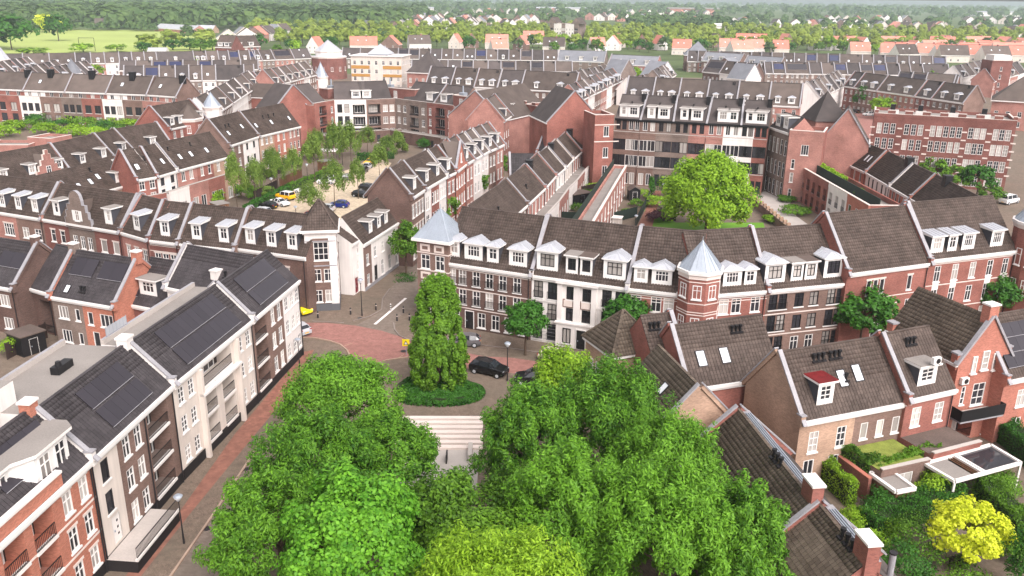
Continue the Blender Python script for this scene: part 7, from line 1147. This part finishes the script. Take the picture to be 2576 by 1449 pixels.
for i, (x, z, p) in enumerate(((0, 0, (-15.43, 120.83, 0)),)): shrub('low clipped planting bed at the foot of the street corner tree', p, 2.2, .6, 'leaf_dark', 900, .1)

# ---------------------------------------------------------------- far trees, far houses, woods, haze
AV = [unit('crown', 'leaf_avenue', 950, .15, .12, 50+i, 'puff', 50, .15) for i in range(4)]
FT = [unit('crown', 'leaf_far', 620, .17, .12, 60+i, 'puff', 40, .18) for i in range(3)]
YT = unit('crown', 'leaf_bright', 520, .17, .11, 70, 'round', 36, .22)
DT = unit('crown', 'leaf_dark', 700, .15, .1, 71, 'round', 36, .22)
YY = unit('crown', 'leaf_yellow', 600, .16, .1, 72, 'round', 30, .2)
def ordw(i):
    t = ('', '', 'twenty', 'thirty', 'forty', 'fifty', 'sixty', 'seventy', 'eighty', 'ninety'); i += 1
    if i <= 20: return ORD[i-1]
    return (t[i//10]+'-'+ORD[i % 10-1]) if i % 10 else t[i//10][:-1]+'ieth'
RN = ('front', 'second', 'third', 'rear'); kk = 0; fr = random.Random(3)
for row, (yl, yr) in enumerate(((728, 745), (800, 830), (890, 930), (1000, 1060))):
    xl = -.228*yl-(26 if row < 2 else 60); xr = .60*yr; n = int((xr-xl)/(9.6+row*1.4))
    for i in range(n):
        f = (i+fr.uniform(-.18, .18))/n; x = xl+(xr-xl)*f; y = yl+(yr-yl)*f+fr.uniform(-7, 7); h = fr.uniform(10.6, 13.2)+(.8*row)
        if row == 0 and fr.random() < .06: continue
        tree(f'rounded light green avenue tree, {ordw(i)} from left in the {RN[row]} row of the avenue', x, y, h, h*.46, AV[kk % 4], group='avenue trees', clear=.12, tr=.3); kk += 1
gt = [(-162.44, 606.22, 0), (-152.62, 616.41, 0), (-167.65, 659.93, 0), (-136.53, 655.88, 0), (-117.30, 669.31, 0), (-96.60, 693.98, 0), (-72.12, 698.67, 0), (-35.29, 684.59, 0), (-14.04, 699.03, 0), (3.21, 691.76, 0), (30.11, 666.76, 0), (39.50, 731.38, 0), (43.76, 669.20, 0), (52.89, 690.66, 0), (64.17, 772.47, 0), (60.40, 653.38, 0), (92.15, 719.10, 0), (98.44, 699.02, 0), (104.64, 689.96, 0), (120.98, 713.70, 0), (122.82, 673.62, 0), (137.59, 716.79, 0), (153.62, 765.61, 0), (143.74, 687.03, 0), (157.04, 720.42, 0), (223.80, 832.37, 0), (242.26, 865.56, 0), (250.08, 852.34, 0), (225.59, 722.36, 0), (251.80, 785.04, 0), (246.01, 715.55, 0), (262.57, 740.08, 0), (283.09, 755.20, 0), (278.79, 721.48, 0), (315.21, 785.11, 0), (302.77, 705.28, 0), (363.71, 807.19, 0), (367.98, 748.50, 0), (414.97, 830.52, 0), (407.95, 767.16, 0), (453.20, 812.00, 0), (52.76, 886.22, 0), (110.58, 808.46, 0), (14.99, 738.17, 0), (185.96, 797.35, 0), (258.75, 697.54, 0), (277.45, 681.52, 0), (320.05, 661.45, 0), (167.88, 672.03, 0), (192.13, 666.91, 0)]
nx_ = 0
for i, p in enumerate(gt):
    h = (7.5, 10, 8.5, 11.5)[i % 4]; m = (TM[0], YT, DT, TM[1], FT[0])[i % 5]; tree(f'garden tree among the red roofed villas, {ORD[i % 20]} from the left of its {("left", "middle", "right")[min(2, i//20)]} batch', p[0], p[1], h, h*.5, m, group='garden trees among the villas', clear=.12, tr=.25)
for lb, p, h, cr, m in (('big dark oak at the left edge of the meadow', (-363.20, 637.87, 0), 24, 16, DT), ('second dark tree left of the big oak', (-389.32, 658.15, 0), 20, 12, DT), ('lone dark tree in the meadow with a lobed crown', (-391.39, 760.54, 0), 22, 10, DT), ('bright yellow tree behind the lone meadow tree', (-479.66, 916.29, 0), 19, 13, YY), ('pale tree by the yellow tree', (-498.23, 932.07, 0), 12, 8, FT[1]), ('light green bush before the meadow', (-316.42, 579.86, 0), 5, 11, YT), ('light bush below the field gantry', (-303.26, 620.68, 0), 6, 9, YT), ('light bush by the white greenhouse', (-283.15, 628.97, 0), 5, 8, YT), ('rounded olive tree before the brick flats', (-265.65, 641.68, 0), 12, 10, AV[1]), ('olive tree right of the meadow', (-272.78, 703.62, 0), 13, 9, AV[2]), ('tall olive tree beside the brick flats', (-255.99, 731.07, 0), 13, 9, AV[0]), ('grey green tree between two olive trees', (-296.03, 804.41, 0), 13, 7, FT[2]), ('dark tree in front of the olive pair', (-263.73, 627.89, 0), 7, 6, DT), ('dark bush below the meadow end', (-252.94, 653.86, 0), 8, 7, TM[1]), ('dark bush right of it toward the flats', (-242.80, 660.81, 0), 9, 7, TM[1]), ('green bush near the flats', (-230.39, 648.25, 0), 8, 8, TM[0]), ('small tree left of the flats wall', (-225.27, 659.09, 0), 8, 6, TM[0]), ('tree before the brick flats', (-220.30, 680.75, 0), 11, 6, TM[1]), ('bush at the foot of the brick flats', (-205.47, 643.23, 0), 7, 8, TM[0]), ('slim tree at the flats corner', (-203.73, 673.42, 0), 9, 4, TM[1]), ('dark tree at the right end of the flats', (-197.09, 685.28, 0), 11, 6, DT), ('round tree by the farm sheds', (-464.35, 1064.28, 0), 14, 9, FT[0]), ('olive tree before the ploughed field', (-253.48, 880.61, 0), 14, 9, AV[3]), ('white blossoming tree by the ploughed field', (-377.07, 1645.49, 0), 12, 10, FT[1])):
    tree(lb, p[0], p[1], h, cr, m, group='trees round the meadow', clear=.06, tr=.5)
# meadow buildings
for lb, a, b, D, E, Rz, c in (('long grey farm shed behind the meadow', (-396.86, 979.88, 3.5), (-335.69, 927.47, 3.5), 16, 3.5, 8, 'pink'), ('grey roofed barn right of the long shed', (-341.92, 948.46, 3.5), (-320.34, 943.47, 3.5), 12, 3.5, 8, 'tan'), ('farmhouse with a dark roof behind the sheds', (-428.87, 1064.72, 4), (-408.82, 1071.98, 4), 12, 4, 10, 'white'), ('farmhouse hidden by the lone meadow tree', (-491.43, 1042.08, 4), (-476.64, 1047.43, 4), 12, 4, 11, 'brown'), ('distant white roofed greenhouse before the meadow', (-253.64, 609.35, 2), (-241.36, 611.64, 2), 10, 2, 4, 'white')):
    house(lb, a, b, D, E, Rz, [(0, 1, c, [])], name='farm_building', cat='farm building', wall=c, tiles=0, roof='palepanel' if 'shed' in lb or 'green' in lb else 'farroof', cop='')
for lb, a, b in (('dark red brick block of flats right of the meadow, gable part', (-165.85, 489.62, 12), (-156.20, 487.61, 12)), ('dark red brick block of flats right of the meadow, long part', (-168.61, 526.42, 10), (-154.59, 537.93, 10))):
    house(lb, a, b, 13, a[2], a[2]+6, [(0, 1, 'darkred', W3((1.5, 5, 8.2), 1.8, 1.6, 2, 1, cols(5)))], name='block_of_flats', cat='flats', wall='darkred', tiles=0, cop='', dorm=[dict(x=.3, w=3), dict(x=.7, w=3)], group='brick flats by the meadow')
r = flat_block('white and grey high apartment block beyond the avenue', (31.74, 814.35, 17), (56.83, 799.95, 17), 16, 17, [(0, .15, 'grey', W3((2, 5.2, 8.4, 11.6), 2, 3, 1, 1, [.5], loggia=1)), (.15, .42, 'white', W3((2, 5.2, 8.4, 11.6), 1.7, 1.2, 1, 1, cols(3))), (.42, .55, 'grey', W3((2, 5.2, 8.4, 11.6), 2, 3, 1, 1, [.5])), (.55, .85, 'white', W3((2, 5.2, 8.4, 11.6), 1.7, 1.2, 1, 1, cols(3))), (.85, 1, 'grey', W3((2, 5.2, 8.4, 11.6), 2, 3, 1, 1, [.5], loggia=1))], mat='grey', merlons=4)
L = frame_of((31.74, 814.35, 17), (56.83, 799.95, 17))[2]; k = MB()
for f in (.08, .92): k.poly([(L*f-5, -.2, 17.5), (L*f+5, -.2, 17.5), (L*f, -.2, 23)], 'grey'); k.poly([(L*f-5, -.2, 17.5), (L*f, -.2, 23), (L*f, 12, 23), (L*f-5, 12, 17.5)], 'farroof'); k.poly([(L*f+5, 12, 17.5), (L*f, 12, 23), (L*f, -.2, 23), (L*f+5, -.2, 17.5)], 'farroof')
ob('gable', k, r)
# distant houses in rows beyond the avenue
FPD = 'beside the meadow flats|at the left start of the white town|in the steep white rows|in the second steep white rows|in the third steep white rows|in the fourth steep white rows|left of the high apartment block|close to the high apartment block|behind the high apartment block|right of the high apartment block|behind the middle of the avenue|behind the right part of the avenue|behind the far right avenue|near the horizon centre|near the horizon right of centre|at the right picture edge|in the hazy right distance|behind the ploughed field|at the right end of the avenue'.split('|')
FP = [((-234.90, 723.12, 5), (-241.83, 851.82, 5), 6), ((-207.12, 1079.89, 5), (-213.52, 1295.46, 5), 5), ((-170.83, 1034.54, 5), (-197.56, 1504.28, 5), 8), ((-142.97, 1016.76, 5), (-165.46, 1581.15, 5), 8), ((-127.45, 1077.66, 5), (-137.02, 1662.50, 5), 7), ((-94.79, 1088.84, 5), (-83.77, 1501.51, 5), 6), ((-71.48, 1231.17, 5), (-36.27, 1468.97, 5), 6), ((-28.17, 1141.94, 6), (2.36, 1152.99, 6), 4), ((-3.52, 1432.23, 5), (73.05, 1575.07, 5), 6), ((128.77, 1663.22, 5), (290.34, 1616.69, 5), 8), ((269.45, 1499.34, 5), (377.14, 1403.34, 5), 7), ((389.25, 1326.87, 5), (547.71, 1425.26, 5), 9), ((507.45, 1260.61, 5), (635.27, 1269.50, 5), 8), ((-135.92, 2103.58, 5), (110.54, 2394.38, 5), 7), ((211.28, 2334.95, 5), (512.37, 2293.11, 5), 8), ((856.38, 1747.11, 5), (992.15, 1745.86, 5), 6), ((586.08, 1750.45, 5), (793.52, 1780.29, 5), 7), ((-291.81, 1580.83, 5), (-241.23, 1838.73, 5), 4), ((557.49, 987.95, 5), (679.25, 1191.26, 5), 2)]
for ri, (a, b, n) in enumerate(FP):
    n = int(n*2.1)
    for i in range(n):
        p = lerp(a, b, (i+.5)/n); x = p[0]+fr.uniform(-4, 4); y = p[1]+fr.uniform(-45, 45); W = fr.uniform(12, 20); rz = fr.uniform(-.6, .6); c = ('white', 'cream', 'pink', 'white', 'brown')[(ri*3+i) % 5]; rf = ('farroof', 'farroof2', 'slate', 'farroof', 'redroof')[(ri+2*i) % 5]
        r = root('distant_house', f'{CN.get(c, c)} {"red" if rf == "redroof" else "grey"} roofed house, {ORD[i]} from left {FPD[ri]}', 'house', (x, y, 0), rz, 'distant houses beyond the avenue'); k = MB(); D, E, Z = 11, 6.5, 13
        k.poly([(0, D, 0), (0, 0, 0), (0, 0, E), (W/2, 0, Z), (W, 0, E), (W, 0, 0), (W, D, 0)][1:6], c); k.poly([(0, D, 0), (0, 0, 0), (0, 0, E), (0, D, E)], c); k.poly([(W, 0, 0), (W, D, 0), (W, D, E), (W, 0, E)], c); ob('wall', k, r)
        k = MB(); k.poly([(-.3, -.3, E-.2), (W/2, -.3, Z), (W/2, D, Z), (-.3, D, E-.2)], rf); k.poly([(W+.3, D, E-.2), (W/2, D, Z), (W/2, -.3, Z), (W+.3, -.3, E-.2)], rf); ob('roof', k, r)
        k = MB(); 
        for fx in (.25, .6): k.box(W*fx, -.04, 1.2, W*fx+1.5, -.01, 2.8, 'pane'); k.box(W*fx, -.04, 3.9, W*fx+1.5, -.01, 5.2, 'pane')
        ob('windows', k, r, kind='stuff')
for lb, x, y, W, D, h, c in (('long pale warehouse roof at the horizon, left one', -330, 2300, 120, 60, 10, 'palepanel'), ('long pale warehouse at the horizon, centre one', 60, 2500, 160, 60, 11, 'palepanel'), ('red brick hall at the horizon', 420, 2450, 140, 60, 14, 'salmon'), ('white hall near the avenue centre', 270, 1200, 22, 20, 6, 'white'), ('pale hall at the right horizon', 1400, 2700, 150, 60, 11, 'palepanel')):
    r = root('warehouse', lb, 'warehouse', (x, y, 0)); k = MB(); k.box(0, 0, 0, W, D, h, 'white' if c == 'palepanel' else c); ob('wall', k, r); k = MB(); k.poly([(-1, -1, h), (W+1, -1, h), (W+1, D/2, h+3), (-1, D/2, h+3)], c if c != 'salmon' else 'felt'); k.poly([(W+1, D+1, h), (-1, D+1, h), (-1, D/2, h+3), (W+1, D/2, h+3)], c if c != 'salmon' else 'felt'); ob('roof', k, r)
# field gantry and tall lamps by the meadow
for lb, a, b in (('thin steel gantry over the road by the meadow', (-311.77, 633.08, 0), (-301.54, 634.99, 0)),):
    loc, rz, L = frame_of(a, b); r = root('road_gantry', lb, 'gantry', loc, rz); k = MB(); k.cyl(0, 0, 0, 9, .2, .15, 6, 'metal'); ob('pole', k, r); k = MB(); k.cyl(L, 0, 0, 9, .2, .15, 6, 'metal'); ob('pole', k, r); k = MB(); k.beam((0, 0, 8.8), (L, 0, 8.8), .25, .3, 'metal'); ob('beam', k, r)
# woods: masses of crowns out to the horizon
def woods(name, boxes, mat, seed, leafn, hmin, hmax, label):
    rng = np.random.default_rng(seed); allV = []
    base = []
    for s in range(6):
        d = rng.normal(size=(leafn, 3)); d /= np.linalg.norm(d, axis=1, keepdims=True); d[:, 2] = np.abs(d[:, 2])*1.15-.25; c = d*rng.uniform(.75, 1.05, (leafn, 1)); nr = d*1.2+rng.normal(size=(leafn, 3))*.25+np.array([0, 0, .4]); nr /= np.linalg.norm(nr, axis=1, keepdims=True); base.append(leafquads(c, nr, .42, .3, rng))
    for (x0, x1, y0, y1, n) in boxes:
        y = np.exp(rng.uniform(math.log(y0), math.log(y1), n)); x = rng.uniform(0, 1, n)*(x1-x0)+x0; x = x*y
        for i in range(n):
            h = rng.uniform(hmin, hmax); r_ = h*rng.uniform(.36, .6); V = base[i % 6].copy(); V[:, :, :2] *= r_; V[:, :, 2] = V[:, :, 2]*h*.5+h*.48; V[:, :, 0] += x[i]; V[:, :, 1] += y[i]; allV.append(V)
    o = ob(name, fastmesh(name, np.concatenate(allV), mat), kind='stuff'); return o
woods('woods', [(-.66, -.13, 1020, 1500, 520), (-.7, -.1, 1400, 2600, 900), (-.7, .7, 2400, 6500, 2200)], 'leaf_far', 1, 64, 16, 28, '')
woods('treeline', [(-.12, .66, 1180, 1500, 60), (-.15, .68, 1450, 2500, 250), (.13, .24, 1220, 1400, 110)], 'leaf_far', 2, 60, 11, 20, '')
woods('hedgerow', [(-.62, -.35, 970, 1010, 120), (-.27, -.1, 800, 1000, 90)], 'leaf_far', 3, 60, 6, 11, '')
# air
hz = bpy.data.materials.new('haze'); hz.use_nodes = True; t = hz.node_tree; t.nodes.remove(t.nodes['Principled BSDF']); v = t.nodes.new('ShaderNodeVolumePrincipled'); v.inputs['Density'].default_value = .00013; v.inputs['Color'].default_value = (.8, .92, 1, 1); v.inputs['Anisotropy'].default_value = .2; t.links.new(v.outputs[0], t.nodes['Material Output'].inputs['Volume']); MATS['haze'] = hz
k = MB(); k.box(-7200, -80, -1.1, 7200, 7200, 44, 'haze'); ob('haze', k, kind='stuff')
